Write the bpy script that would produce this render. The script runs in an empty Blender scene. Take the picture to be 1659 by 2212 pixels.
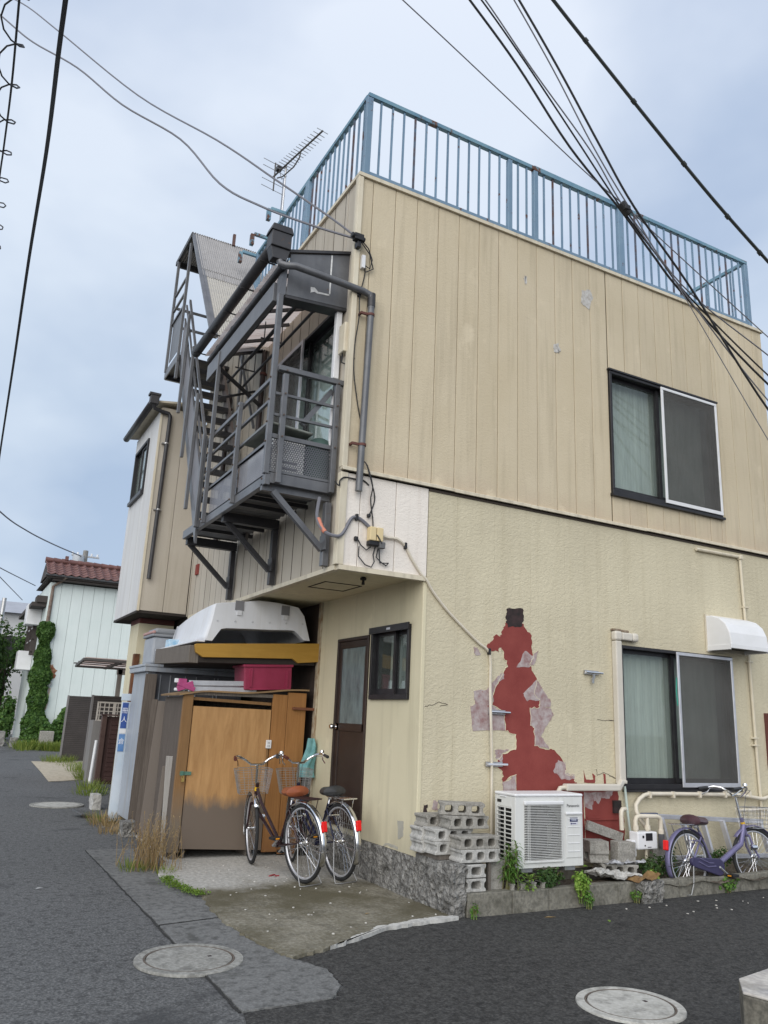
import bpy, bmesh, math, random
import numpy as np
from mathutils import Vector, Matrix
R = math.radians
random.seed(7)
rng = np.random.default_rng(7)
scene = bpy.context.scene
COL = scene.collection

# ------------------------------------------------------------------ camera
cam = bpy.data.cameras.new('camera')
cam_o = bpy.data.objects.new('camera', cam)
COL.objects.link(cam_o)
yaw, pitch, roll = 0.486020193, 0.25800445, 0.0447686501
Fv = Vector((math.sin(yaw)*math.cos(pitch), math.cos(yaw)*math.cos(pitch), math.sin(pitch)))
Rv0 = Vector((math.cos(yaw), -math.sin(yaw), 0))
Uv0 = Rv0.cross(Fv)
Rv = Rv0*math.cos(roll) + Uv0*math.sin(roll)
Uv = Uv0*math.cos(roll) - Rv0*math.sin(roll)
M = Matrix(((Rv.x, Uv.x, -Fv.x, -3.8105), (Rv.y, Uv.y, -Fv.y, -6.3435), (Rv.z, Uv.z, -Fv.z, 1.5), (0, 0, 0, 1)))
cam_o.matrix_world = M
cam.sensor_fit = 'HORIZONTAL'
cam.sensor_width = 36.0
cam.lens = 36.0*1706.33/1659.0
cam.clip_start = 0.05
cam.clip_end = 2000
scene.camera = cam_o

# ------------------------------------------------------------------ world, sun, exposure
SUN_EL, SUN_AZ = 29.0, 222.0          # azimuth measured clockwise from +Y
world = bpy.data.worlds.new('World')
scene.world = world
world.use_nodes = True
wn = world.node_tree.nodes
wl = world.node_tree.links
wn.clear()
w_out = wn.new('ShaderNodeOutputWorld')
w_bg = wn.new('ShaderNodeBackground')
w_bg.inputs['Strength'].default_value = 0.05
w_sky = wn.new('ShaderNodeTexSky')
w_sky.sky_type = 'NISHITA'
w_sky.sun_disc = False
w_sky.sun_elevation = R(SUN_EL)
w_sky.sun_rotation = R(SUN_AZ)
w_tc = wn.new('ShaderNodeTexCoord')
w_sep = wn.new('ShaderNodeSeparateXYZ')
wl.new(w_tc.outputs['Generated'], w_sep.inputs[0])
# overcast veil: brighter overhead, greyer-blue low down
w_grad = wn.new('ShaderNodeValToRGB')
e = w_grad.color_ramp.elements
e[0].position = 0.0; e[0].color = (8.0, 8.9, 10.2, 1)
e[1].position = 1.0; e[1].color = (9.8, 10.3, 11.7, 1)
m_ = w_grad.color_ramp.elements.new(0.35); m_.color = (7.2, 8.3, 9.9, 1)
m_ = w_grad.color_ramp.elements.new(0.7); m_.color = (7.9, 8.8, 10.5, 1)
wl.new(w_sep.outputs['Z'], w_grad.inputs['Fac'])
# cloud bodies
w_map = wn.new('ShaderNodeMapping')
w_map.inputs['Scale'].default_value = (1.0, 1.0, 1.7)
w_map.inputs['Location'].default_value = (5.3, 2.7, 0.3)
wl.new(w_tc.outputs['Generated'], w_map.inputs['Vector'])
w_n1 = wn.new('ShaderNodeTexNoise')
w_n1.inputs['Scale'].default_value = 1.9
w_n1.inputs['Detail'].default_value = 5
w_n1.inputs['Roughness'].default_value = 0.46
w_n1.inputs['Distortion'].default_value = 0.12
wl.new(w_map.outputs[0], w_n1.inputs['Vector'])
w_r1 = wn.new('ShaderNodeValToRGB')
w_r1.color_ramp.elements[0].position = 0.38; w_r1.color_ramp.elements[0].color = (0.68, 0.75, 0.84, 1)
w_r1.color_ramp.elements[1].position = 0.60; w_r1.color_ramp.elements[1].color = (1.17, 1.15, 1.10, 1)
wl.new(w_n1.outputs['Fac'], w_r1.inputs['Fac'])
w_mul = wn.new('ShaderNodeMix'); w_mul.data_type = 'RGBA'; w_mul.blend_type = 'MULTIPLY'
w_mul.inputs['Factor'].default_value = 1.0
wl.new(w_grad.outputs[0], w_mul.inputs['A'])
wl.new(w_r1.outputs[0], w_mul.inputs['B'])
w_mix = wn.new('ShaderNodeMix'); w_mix.data_type = 'RGBA'
w_mix.inputs['Factor'].default_value = 0.88
wl.new(w_sky.outputs[0], w_mix.inputs['A'])
wl.new(w_mul.outputs['Result'], w_mix.inputs['B'])
wl.new(w_mix.outputs['Result'], w_bg.inputs['Color'])
wl.new(w_bg.outputs[0], w_out.inputs[0])

sun = bpy.data.lights.new('sun', 'SUN')
sun.energy = 1.45
sun.angle = R(70)
sun.color = (1.0, 0.96, 0.9)
sun_o = bpy.data.objects.new('sun', sun)
COL.objects.link(sun_o)
az, el = R(SUN_AZ), R(SUN_EL)
sdir = Vector((math.sin(az)*math.cos(el), math.cos(az)*math.cos(el), math.sin(el)))
sun_o.rotation_euler = (-sdir).to_track_quat('-Z', 'Y').to_euler()
sun_o.location = sdir*30

vs = scene.view_settings
vs.view_transform = 'Standard'
vs.look = 'None'
vs.exposure = 0.9
vs.gamma = 1
vs.use_curve_mapping = False
scene.cycles.max_bounces = 8
scene.cycles.transparent_max_bounces = 16
scene.cycles.use_denoising = True

# ------------------------------------------------------------------ materials
MATS = {}
def nodemat(name):
    m = bpy.data.materials.new(name)
    m.use_nodes = True
    nt = m.node_tree
    b = nt.nodes['Principled BSDF']
    return m, nt, b

def pos_vec(nt, scale=(1, 1, 1)):
    g = nt.nodes.new('ShaderNodeNewGeometry')
    mp = nt.nodes.new('ShaderNodeMapping')
    mp.inputs['Scale'].default_value = scale
    nt.links.new(g.outputs['Position'], mp.inputs['Vector'])
    return mp.outputs[0]

def noise(nt, vec, sc, detail=4, rough=0.55, dist=0.0):
    n = nt.nodes.new('ShaderNodeTexNoise')
    n.inputs['Scale'].default_value = sc
    n.inputs['Detail'].default_value = detail
    n.inputs['Roughness'].default_value = rough
    n.inputs['Distortion'].default_value = dist
    nt.links.new(vec, n.inputs['Vector'])
    return n.outputs['Fac']

def ramp(nt, fac, p0, p1, c0=(0, 0, 0, 1), c1=(1, 1, 1, 1)):
    r = nt.nodes.new('ShaderNodeValToRGB')
    r.color_ramp.elements[0].position = p0; r.color_ramp.elements[0].color = c0
    r.color_ramp.elements[1].position = p1; r.color_ramp.elements[1].color = c1
    nt.links.new(fac, r.inputs['Fac'])
    return r.outputs[0]

def mixc(nt, fac, a, b, mode='MIX'):
    m = nt.nodes.new('ShaderNodeMix'); m.data_type = 'RGBA'; m.blend_type = mode
    for sock, v in (('Factor', fac), ('A', a), ('B', b)):
        if hasattr(v, 'links') or isinstance(v, bpy.types.NodeSocket):
            nt.links.new(v, m.inputs[sock])
        elif sock == 'Factor':
            m.inputs[sock].default_value = v
        else:
            m.inputs[sock].default_value = (*v[:3], 1)
    return m.outputs['Result']

def bumpn(nt, h, strength, dist, b):
    bn = nt.nodes.new('ShaderNodeBump')
    bn.inputs['Strength'].default_value = strength
    bn.inputs['Distance'].default_value = dist
    nt.links.new(h, bn.inputs['Height'])
    nt.links.new(bn.outputs[0], b.inputs['Normal'])

def mat(name, c, c2=None, sc=3.0, rough=0.6, metal=0.0, bump=0.0, bsc=80.0, bdist=0.004,
        stretch=(1, 1, 1), var=0.0, streak=0.0, streak_c=None, spot=None, spot_sc=20, spot_t=0.62, spec=0.4, island=0.0, p0=0.35, p1=0.65):
    if name in MATS: return MATS[name]
    m, nt, b = nodemat(name)
    v = pos_vec(nt, stretch)
    col = c
    if c2:
        col = mixc(nt, ramp(nt, noise(nt, v, sc, 6, 0.6), p0, p1), c, c2)
    if streak:
        vs_ = pos_vec(nt, (14, 14, 0.9))
        f = ramp(nt, noise(nt, vs_, 1.0, 4, 0.6), 0.48, 0.78, (0, 0, 0, 1), (streak,)*3 + (1,))
        col = mixc(nt, f, col, streak_c or tuple(x*0.45 for x in c))
    if spot:
        f = ramp(nt, noise(nt, pos_vec(nt), spot_sc, 5, 0.65), spot_t, spot_t+0.05)
        col = mixc(nt, f, col, spot)
    if var:
        oi = nt.nodes.new('ShaderNodeObjectInfo')
        mr = nt.nodes.new('ShaderNodeMapRange')
        mr.inputs['To Min'].default_value = 1-var; mr.inputs['To Max'].default_value = 1+var
        nt.links.new(oi.outputs['Random'], mr.inputs['Value'])
        cm = nt.nodes.new('ShaderNodeCombineColor')
        for k in range(3): nt.links.new(mr.outputs[0], cm.inputs[k])
        col = mixc(nt, 1.0, col, cm.outputs[0], 'MULTIPLY')
    if island:
        g = nt.nodes.new('ShaderNodeNewGeometry')
        mr = nt.nodes.new('ShaderNodeMapRange')
        mr.inputs['To Min'].default_value = 1-island; mr.inputs['To Max'].default_value = 1+island
        nt.links.new(g.outputs['Random Per Island'], mr.inputs['Value'])
        cm = nt.nodes.new('ShaderNodeCombineColor')
        for k in range(3): nt.links.new(mr.outputs[0], cm.inputs[k])
        col = mixc(nt, 1.0, col, cm.outputs[0], 'MULTIPLY')
    if isinstance(col, bpy.types.NodeSocket): nt.links.new(col, b.inputs['Base Color'])
    else: b.inputs['Base Color'].default_value = (*col[:3], 1)
    b.inputs['Roughness'].default_value = rough
    b.inputs['Metallic'].default_value = metal
    b.inputs['Specular IOR Level'].default_value = spec
    if bump:
        bumpn(nt, noise(nt, pos_vec(nt, stretch), bsc, 4, 0.6), bump, bdist, b)
    MATS[name] = m
    return m

def skin_mat(name, c, c2, worm=22.0, strength=0.5, dist=0.006, rough=0.85, var=0.02, streak=0.25, streak_c=(0.2, 0.17, 0.11), stain=(0.3, 0.27, 0.2), bands=(), blot=0.0):
    """textured render: curled skin relief, faint dirt"""
    m, nt, b = nodemat(name)
    v = pos_vec(nt)
    big = ramp(nt, noise(nt, v, 0.9, 6, 0.6), 0.35, 0.68)
    col = mixc(nt, big, c, c2)
    f = ramp(nt, noise(nt, pos_vec(nt, (9, 9, 0.5)), 1.0, 4, 0.6), 0.5, 0.8, (0, 0, 0, 1), (streak,)*3+(1,))
    col = mixc(nt, f, col, streak_c)
    f2 = ramp(nt, noise(nt, v, 5.0, 8, 0.7), 0.62, 0.78, (0, 0, 0, 1), (0.45, 0.45, 0.45, 1))
    col = mixc(nt, f2, col, stain)
    for (z0, z1, gc, gs) in bands:        # worn or soiled bands with a ragged edge
        gz = nt.nodes.new('ShaderNodeNewGeometry'); sx = nt.nodes.new('ShaderNodeSeparateXYZ')
        nt.links.new(gz.outputs['Position'], sx.inputs[0])
        ma = nt.nodes.new('ShaderNodeMath'); ma.operation = 'MULTIPLY_ADD'
        nt.links.new(noise(nt, pos_vec(nt, (3, 3, 1.2)), 1.4, 6, 0.65), ma.inputs[0]); ma.inputs[1].default_value = -2.2*(z1-z0)
        nt.links.new(sx.outputs['Z'], ma.inputs[2])
        lo = z0-1.1*(z1-z0)
        mr3 = nt.nodes.new('ShaderNodeMapRange'); mr3.clamp = True
        nt.links.new(ma.outputs[0], mr3.inputs['Value'])
        mr3.inputs['From Min'].default_value = lo-(z1-z0)*.3; mr3.inputs['From Max'].default_value = lo+(z1-z0)*.9
        mr3.inputs['To Min'].default_value = gs; mr3.inputs['To Max'].default_value = 0
        col = mixc(nt, mr3.outputs[0], col, gc)
    f4 = ramp(nt, noise(nt, pos_vec(nt, (1, 1, .7)), 3.3, 5, 0.6), 0.60, 0.70, (0, 0, 0, 1), (blot,)*3+(1,))
    col = mixc(nt, f4, col, tuple(min(.85, x*1.16) for x in c2))
    if var:
        oi = nt.nodes.new('ShaderNodeObjectInfo')
        mr = nt.nodes.new('ShaderNodeMapRange')
        mr.inputs['To Min'].default_value = 1-var; mr.inputs['To Max'].default_value = 1+var
        nt.links.new(oi.outputs['Random'], mr.inputs['Value'])
        cm = nt.nodes.new('ShaderNodeCombineColor')
        for k in range(3): nt.links.new(mr.outputs[0], cm.inputs[k])
        col = mixc(nt, 1.0, col, cm.outputs[0], 'MULTIPLY')
    nt.links.new(col, b.inputs['Base Color'])
    b.inputs['Roughness'].default_value = rough
    b.inputs['Specular IOR Level'].default_value = 0.2
    vw = pos_vec(nt, (1, 1, 1.5))
    n1 = noise(nt, vw, worm, 3, 0.55, 0.9)
    n2 = ramp(nt, n1, 0.40, 0.60)
    n3 = noise(nt, vw, worm*6, 2, 0.5)
    ad = nt.nodes.new('ShaderNodeMath'); ad.operation = 'MULTIPLY_ADD'
    nt.links.new(n3, ad.inputs[0]); ad.inputs[1].default_value = 0.35
    nt.links.new(n2, ad.inputs[2])
    bumpn(nt, ad.outputs[0], strength, dist, b)
    MATS[name] = m
    return m

def wood_mat(name, c, c2, sc=6, stretch=(6, 6, 0.5), rough=0.65, bump=0.25, weather=None, wz=None):
    m, nt, b = nodemat(name)
    v = pos_vec(nt, stretch)
    g = ramp(nt, noise(nt, v, sc, 7, 0.65, 0.6), 0.3, 0.7)
    col = mixc(nt, g, c, c2)
    bl = ramp(nt, noise(nt, pos_vec(nt, (1, 1, 0.6)), 2.5, 5, 0.6), 0.4, 0.75, (0, 0, 0, 1), (0.5, 0.5, 0.5, 1))
    col = mixc(nt, bl, col, tuple(x*0.62 for x in c))
    if weather:
        gz = nt.nodes.new('ShaderNodeNewGeometry'); sp = nt.nodes.new('ShaderNodeSeparateXYZ')
        nt.links.new(gz.outputs['Position'], sp.inputs[0])
        nn = noise(nt, pos_vec(nt, (1.6, 1, 0.5)), 3.0, 8, 0.7, 0.3)
        a = nt.nodes.new('ShaderNodeMath'); a.operation = 'MULTIPLY_ADD'
        nt.links.new(nn, a.inputs[0]); a.inputs[1].default_value = 0.45
        nt.links.new(sp.outputs['Z'], a.inputs[2])
        f = ramp(nt, a.outputs[0], wz[0], wz[1], (1, 1, 1, 1), (0, 0, 0, 1))
        col = mixc(nt, f, col, weather)
    nt.links.new(col, b.inputs['Base Color'])
    b.inputs['Roughness'].default_value = rough
    b.inputs['Specular IOR Level'].default_value = 0.25
    bumpn(nt, noise(nt, v, sc*2, 5, 0.6), bump, 0.004, b)
    MATS[name] = m
    return m

def ground_mat(name, c, c2, c3, grain=90, patch=0.8, rough=0.9, bump=0.6, dist=0.006, speck=None, spt=0.7, stain=None):
    m, nt, b = nodemat(name)
    v = pos_vec(nt)
    col = mixc(nt, ramp(nt, noise(nt, v, patch, 7, 0.6), 0.35, 0.68), c, c2)
    fine = noise(nt, v, grain, 3, 0.6)
    col = mixc(nt, ramp(nt, fine, 0.40, 0.66, (0, 0, 0, 1), (0.95, 0.95, 0.95, 1)), col, c3)
    mid = noise(nt, v, grain*0.28, 4, 0.65)
    col = mixc(nt, ramp(nt, mid, 0.48, 0.66, (0, 0, 0, 1), (0.7, 0.7, 0.7, 1)), col, tuple(x*0.5 for x in c))
    if speck:
        vo = nt.nodes.new('ShaderNodeTexVoronoi'); vo.inputs['Scale'].default_value = 38
        nt.links.new(v, vo.inputs['Vector'])
        f = ramp(nt, vo.outputs['Distance'], 0.06, 0.12, (1, 1, 1, 1), (0, 0, 0, 1))
        gate = ramp(nt, noise(nt, v, 9, 3, 0.5), spt, spt+0.06)
        f = mixc(nt, 1.0, f, gate, 'MULTIPLY')
        col = mixc(nt, f, col, speck)
    if stain:
        col = mixc(nt, ramp(nt, noise(nt, pos_vec(nt), stain[1], 8, 0.7, 0.4), stain[2], stain[2]+.09, (0, 0, 0, 1), (.75, .75, .75, 1)), col, stain[0])
    nt.links.new(col, b.inputs['Base Color'])
    b.inputs['Roughness'].default_value = rough
    b.inputs['Specular IOR Level'].default_value = 0.3
    h = nt.nodes.new('ShaderNodeMath'); h.operation = 'ADD'
    nt.links.new(fine, h.inputs[0]); nt.links.new(mid, h.inputs[1])
    bumpn(nt, h.outputs[0], bump, dist, b)
    MATS[name] = m
    return m

def glass_mat(name, tint=(0.55, 0.62, 0.6), gloss=0.35, rough=0.04, dirt=0.0, dirt_c=(0.4, 0.42, 0.4)):
    m = bpy.data.materials.new(name); m.use_nodes = True
    nt = m.node_tree; nt.nodes.clear()
    out = nt.nodes.new('ShaderNodeOutputMaterial')
    tr = nt.nodes.new('ShaderNodeBsdfTransparent'); tr.inputs[0].default_value = (*tint, 1)
    gl = nt.nodes.new('ShaderNodeBsdfGlossy'); gl.inputs['Roughness'].default_value = rough
    gl.inputs['Color'].default_value = (0.9, 0.95, 0.95, 1)
    lw = nt.nodes.new('ShaderNodeLayerWeight'); lw.inputs['Blend'].default_value = 0.5
    fr = nt.nodes.new('ShaderNodeMath'); fr.operation = 'POWER'; fr.inputs[1].default_value = 4.5
    nt.links.new(lw.outputs['Facing'], fr.inputs[0])
    mx = nt.nodes.new('ShaderNodeMixShader')
    ad = nt.nodes.new('ShaderNodeMath'); ad.operation = 'MULTIPLY_ADD'
    nt.links.new(fr.outputs[0], ad.inputs[0]); ad.inputs[1].default_value = 0.9; ad.inputs[2].default_value = 0.03+gloss*0.05
    nt.links.new(ad.outputs[0], mx.inputs[0])
    nt.links.new(tr.outputs[0], mx.inputs[1]); nt.links.new(gl.outputs[0], mx.inputs[2])
    last = mx.outputs[0]
    if dirt:
        df = nt.nodes.new('ShaderNodeBsdfDiffuse'); df.inputs[0].default_value = (*dirt_c, 1)
        m2 = nt.nodes.new('ShaderNodeMixShader')
        f = ramp(nt, noise(nt, pos_vec(nt, (4, 4, 1.2)), 2.2, 6, 0.65), 0.3, 0.75, (dirt*0.35,)*3+(1,), (dirt,)*3+(1,))
        nt.links.new(f, m2.inputs[0]); nt.links.new(last, m2.inputs[1]); nt.links.new(df.outputs[0], m2.inputs[2])
        last = m2.outputs[0]
    nt.links.new(last, out.inputs[0])
    MATS[name] = m
    return m

def screen_mat(name, c, alpha):
    m, nt, b = nodemat(name)
    b.inputs['Base Color'].default_value = (*c, 1); b.inputs['Roughness'].default_value = 0.8
    b.inputs['Alpha'].default_value = alpha
    f = noise(nt, pos_vec(nt), 3, 4, 0.6)
    nt.links.new(mixc(nt, ramp(nt, f, 0.3, 0.7), c, tuple(x*0.7 for x in c)), b.inputs['Base Color'])
    MATS[name] = m
    return m

def leaf_mat(name, c, c2, trans=0.25):
    m, nt, b = nodemat(name)
    g = nt.nodes.new('ShaderNodeNewGeometry')
    col = mixc(nt, g.outputs['Random Per Island'], c, c2)
    nt.links.new(col, b.inputs['Base Color'])
    b.inputs['Roughness'].default_value = 0.55
    b.inputs['Specular IOR Level'].default_value = 0.3
    tl = nt.nodes.new('ShaderNodeBsdfTranslucent')
    nt.links.new(mixc(nt, 0.5, col, (0.12, 0.2, 0.03)), tl.inputs[0])
    mx = nt.nodes.new('ShaderNodeMixShader'); mx.inputs[0].default_value = trans
    out = nt.nodes['Material Output']
    nt.links.new(b.outputs[0], mx.inputs[1]); nt.links.new(tl.outputs[0], mx.inputs[2])
    nt.links.new(mx.outputs[0], out.inputs[0])
    MATS[name] = m
    return m

def jag(pts, n=3, a=0.010):
    n = int(n*1.7)
    out = []
    for i in range(len(pts)):
        p, q = pts[i], pts[(i+1) % len(pts)]
        for k in range(n):
            t = k/n; out.append((p[0]+(q[0]-p[0])*t+(random.uniform(-a, a) if k else 0), p[1]+(q[1]-p[1])*t+(random.uniform(-a, a) if k else 0)))
    return out

# ------------------------------------------------------------------ mesh building
class MB:
    def __init__(s): s.v = []; s.f = []
    def add(s, vs_, fs):
        n = len(s.v); s.v += [tuple(p) for p in vs_]; s.f += [tuple(i+n for i in f) for f in fs]; return s
    def box(s, x0, x1, y0, y1, z0, z1):
        return s.add([(x0, y0, z0), (x1, y0, z0), (x1, y1, z0), (x0, y1, z0), (x0, y0, z1), (x1, y0, z1), (x1, y1, z1), (x0, y1, z1)],
                     [(0, 3, 2, 1), (4, 5, 6, 7), (0, 1, 5, 4), (1, 2, 6, 5), (2, 3, 7, 6), (3, 0, 4, 7)])
    def bar(s, a, b, w, h, up=(0, 0, 1)):
        a = Vector(a); b = Vector(b); d = (b-a).normalized(); u = Vector(up)
        if abs(d.dot(u)) > 0.98: u = Vector((0, 1, 0))
        r = d.cross(u).normalized()*(w/2); t = r.cross(d).normalized()*(h/2)
        vs_ = [p+i*r+j*t for p in (a, b) for i, j in ((-1, -1), (1, -1), (1, 1), (-1, 1))]
        return s.add(vs_, [(0, 1, 2, 3), (7, 6, 5, 4), (0, 4, 5, 1), (1, 5, 6, 2), (2, 6, 7, 3), (3, 7, 4, 0)])
    def tube(s, pts, r, n=8, caps=True, closed=False):
        pts = [Vector(p) for p in pts]; k = len(pts); rings = []
        rs = r if isinstance(r, (list, tuple)) else [r]*k
        prev = None
        for i, p in enumerate(pts):
            if closed: d = pts[(i+1) % k]-pts[i-1]
            else: d = pts[min(i+1, k-1)]-pts[max(i-1, 0)]
            d.normalize()
            if prev is None:
                u = Vector((0, 0, 1)) if abs(d.z) < 0.9 else Vector((1, 0, 0))
            else: u = prev
            t = (u-d*u.dot(d)).normalized(); prev = t; b = d.cross(t)
            rings.append([p+(t*math.cos(2*math.pi*j/n)+b*math.sin(2*math.pi*j/n))*rs[i] for j in range(n)])
        fs = []
        for i in range(k if closed else k-1):
            i2 = (i+1) % k
            for j in range(n):
                j2 = (j+1) % n
                fs.append((i*n+j, i*n+j2, i2*n+j2, i2*n+j))
        if caps and not closed:
            fs.append(tuple(range(n-1, -1, -1))); fs.append(tuple((k-1)*n+j for j in range(n)))
        return s.add([q for ring in rings for q in ring], fs)
    def prism(s, poly, d0, d1):
        """poly: list of 3-vectors; extruded from +d0 to +d1 (vectors)"""
        d0 = Vector(d0); d1 = Vector(d1); n = len(poly)
        a = [Vector(p)+d0 for p in poly]; b = [Vector(p)+d1 for p in poly]
        return s.add(a+b, [tuple(range(n-1, -1, -1)), tuple(range(n, 2*n))]+[(i, (i+1) % n, n+(i+1) % n, n+i) for i in range(n)])
    def quad(s, *p): return s.add(p, [tuple(range(len(p)))])
    def grid(s, fn, nu, nv, flip=False):
        vs_ = [fn(i/nu, j/nv) for i in range(nu+1) for j in range(nv+1)]
        fs = []
        for i in range(nu):
            for j in range(nv):
                a = i*(nv+1)+j
                q = (a, a+1, a+nv+2, a+nv+1)
                fs.append(q[::-1] if flip else q)
        return s.add(vs_, fs)
    def lathe(s, prof, c, axis='z', n=20):
        c = Vector(c); k = len(prof); vs_ = []
        for (r, h) in prof:
            for j in range(n):
                a = 2*math.pi*j/n
                q = {'z': (r*math.cos(a), r*math.sin(a), h), 'y': (r*math.cos(a), h, r*math.sin(a)), 'x': (h, r*math.cos(a), r*math.sin(a))}[axis]
                vs_.append(c+Vector(q))
        fs = [(i*n+j, i*n+(j+1) % n, (i+1)*n+(j+1) % n, (i+1)*n+j) for i in range(k-1) for j in range(n)]
        return s.add(vs_, fs)
    def build(s, name, m, parent=None, smooth=False, bevel=0, seg=2, thick=0):
        V = [Vector(p) for p in s.v]
        lo = Vector((min(p.x for p in V), min(p.y for p in V), min(p.z for p in V)))
        hi = Vector((max(p.x for p in V), max(p.y for p in V), max(p.z for p in V)))
        c = (lo+hi)/2
        if parent is None: c.z = lo.z
        me = bpy.data.meshes.new(name)
        me.from_pydata([p-c for p in V], [], s.f)
        bm = bmesh.new(); bm.from_mesh(me); bmesh.ops.recalc_face_normals(bm, faces=bm.faces); bm.to_mesh(me); bm.free()
        if smooth:
            me.polygons.foreach_set('use_smooth', [True]*len(me.polygons))
            me.set_sharp_from_angle(angle=R(40))
        me.materials.append(m)
        o = bpy.data.objects.new(name, me); COL.objects.link(o)
        o.location = c
        if parent is not None:
            o.parent = parent
            o.location = c-wloc(parent)
        if thick:
            md = o.modifiers.new('thickness', 'SOLIDIFY'); md.thickness = thick; md.offset = 0
        if bevel:
            md = o.modifiers.new('bevel', 'BEVEL'); md.width = bevel; md.segments = seg; md.limit_method = 'ANGLE'
        return o

def wloc(o):
    l = Vector((0, 0, 0))
    while o is not None:
        l += o.location; o = o.parent
    return l

USED = {}
def tag(o, label=None, cat=None, group=None, kind=None):
    if label: o['label'] = label
    if cat: o['category'] = cat
    if group: o['group'] = group
    if kind: o['kind'] = kind
    return o

def thing(name, label, cat, loc=(0, 0, 0), group=None):
    o = bpy.data.objects.new(name, None); COL.objects.link(o)
    o.empty_display_size = 0.1
    o.location = loc
    return tag(o, label, cat, group)

def move_root(o, loc, rz=0, tilt=None):
    o.location = loc; o.rotation_euler = (0, 0, rz) if tilt is None else tilt

def copy_tree(o, parent=None):
    kids = [k for k in COL.objects if k.parent is o]
    c = o.copy(); COL.objects.link(c)
    if parent is not None: c.parent = parent
    for k in kids: copy_tree(k, c)
    return c

def share(o, name, parent, loc):
    c = o.copy(); c.name = name; COL.objects.link(c)
    c.parent = parent
    c.location = Vector(loc)-(wloc(parent) if parent else Vector((0, 0, 0)))
    return c

def text(name, s_, size, loc, rot, m, parent, ext=0.0015, scale=(1, 1, 1)):
    cu = bpy.data.curves.new(name, 'FONT'); cu.body = s_; cu.size = size; cu.extrude = ext
    cu.align_x = 'CENTER'; cu.align_y = 'CENTER'
    tmp = bpy.data.objects.new(name, cu); COL.objects.link(tmp)
    bpy.context.view_layer.update()
    me = bpy.data.meshes.new_from_object(tmp.evaluated_get(bpy.context.evaluated_depsgraph_get()))
    bpy.data.objects.remove(tmp)
    me.materials.clear(); me.materials.append(m)
    o = bpy.data.objects.new(name, me); COL.objects.link(o)
    o.rotation_euler = rot; o.scale = scale
    o.parent = parent; o.location = Vector(loc)-wloc(parent)
    return o

def hole_plate(x0, x1, z0, z1, px, pz, rx, seg=6, stagger=True):
    """perforated sheet in the x-z plane (y=0): every cell a square ring round a hexagon hole"""
    mb = MB(); nx = max(1, round((x1-x0)/px)); nz = max(1, round((z1-z0)/pz))
    dx = (x1-x0)/nx; dz = (z1-z0)/nz
    for j in range(nz):
        off = dx/2 if (stagger and j % 2) else 0
        n_ = nx-1 if off else nx
        if off:
            mb.quad((x0, 0, z0+j*dz), (x0+off, 0, z0+j*dz), (x0+off, 0, z0+(j+1)*dz), (x0, 0, z0+(j+1)*dz))
            mb.quad((x1-off, 0, z0+j*dz), (x1, 0, z0+j*dz), (x1, 0, z0+(j+1)*dz), (x1-off, 0, z0+(j+1)*dz))
        for i in range(n_):
            a = x0+off+i*dx; b = a+dx; c = z0+j*dz; d = c+dz; cx = (a+b)/2; cz = (c+d)/2
            out = [(b, cz), (b, d), (cx, d), (a, d), (a, cz), (a, c), (cx, c), (b, c)]
            ins = [(cx+rx*math.cos(k*math.pi/4), cz+rx*math.sin(k*math.pi/4)) for k in range(8)]
            mb.add([(p[0], 0, p[1]) for p in out+ins], [(k, (k+1) % 8, 8+(k+1) % 8, 8+k) for k in range(8)])
    return mb

def leaf_cloud(mb, pts, size, up=0.4, jit=0.5, elong=1.6):
    """folded leaf blades (2 quads each) at points with outward normals"""
    for (p, nrm) in pts:
        p = np.array(p); n = np.array(nrm)+rng.normal(0, jit, 3)+np.array([0, 0, up]); n = n/(np.linalg.norm(n)+1e-6)
        t = rng.normal(0, 1, 3); t[2] -= 0.6; t = t-n*t.dot(n); t /= (np.linalg.norm(t)+1e-6); b = np.cross(n, t)
        L = size*rng.uniform(0.6, 1.25); W = L/elong/2
        a0 = p-t*L*0.5; a1 = p+t*L*0.5; m0 = p-t*L*0.1
        f = n*W*0.5
        mb.add([a0, m0+b*W+f, a1, m0-b*W+f, m0], [(0, 4, 1), (4, 2, 1), (0, 3, 4), (4, 3, 2)])
    return mb
# ------------------------------------------------------------------ material library
SIDING = skin_mat('siding_beige', (0.53, 0.45, 0.315), (0.58, 0.50, 0.365), 34, 0.30, 0.004, 0.8, 0.03, 0.5, (0.3, 0.25, 0.17), (0.42, 0.35, 0.25), bands=((3.75, 4.0, (.46, .36, .27), .55),), blot=.5)
SIDING_L = skin_mat('siding_side', (0.45, 0.405, 0.335), (0.51, 0.465, 0.395), 34, 0.18, 0.003, 0.8, 0.04, 0.4, (0.26, 0.22, 0.15), (0.42, 0.36, 0.27))
YELLOW = skin_mat('render_yellow', (0.53, 0.475, 0.345), (0.61, 0.55, 0.40), 24, 0.40, 0.006, 0.85, 0.012, 0.3, (0.34, 0.29, 0.18), (0.52, 0.45, 0.3), bands=((.25, .62, (.36, .32, .22), .6),), blot=.3)
YELLOW_S = skin_mat('render_yellow_smooth', (0.61, 0.55, 0.385), (0.66, 0.60, 0.43), 40, 0.10, 0.002, 0.7, 0.01, 0.35, (0.34, 0.3, 0.2), (0.5, 0.44, 0.32), bands=((.37, .75, (.40, .36, .26), .6),), blot=.5)
WHITEP = skin_mat('panel_white', (0.76, 0.70, 0.63), (0.80, 0.74, 0.67), 30, 0.35, 0.005, 0.8, 0.03, 0.4, (0.5, 0.42, 0.36), (0.62, 0.54, 0.5))
CREAM = mat('cream_trim', (0.60, 0.53, 0.40), (0.66, 0.6, 0.47), 4, 0.55, streak=0.5, bump=0.1)
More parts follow.
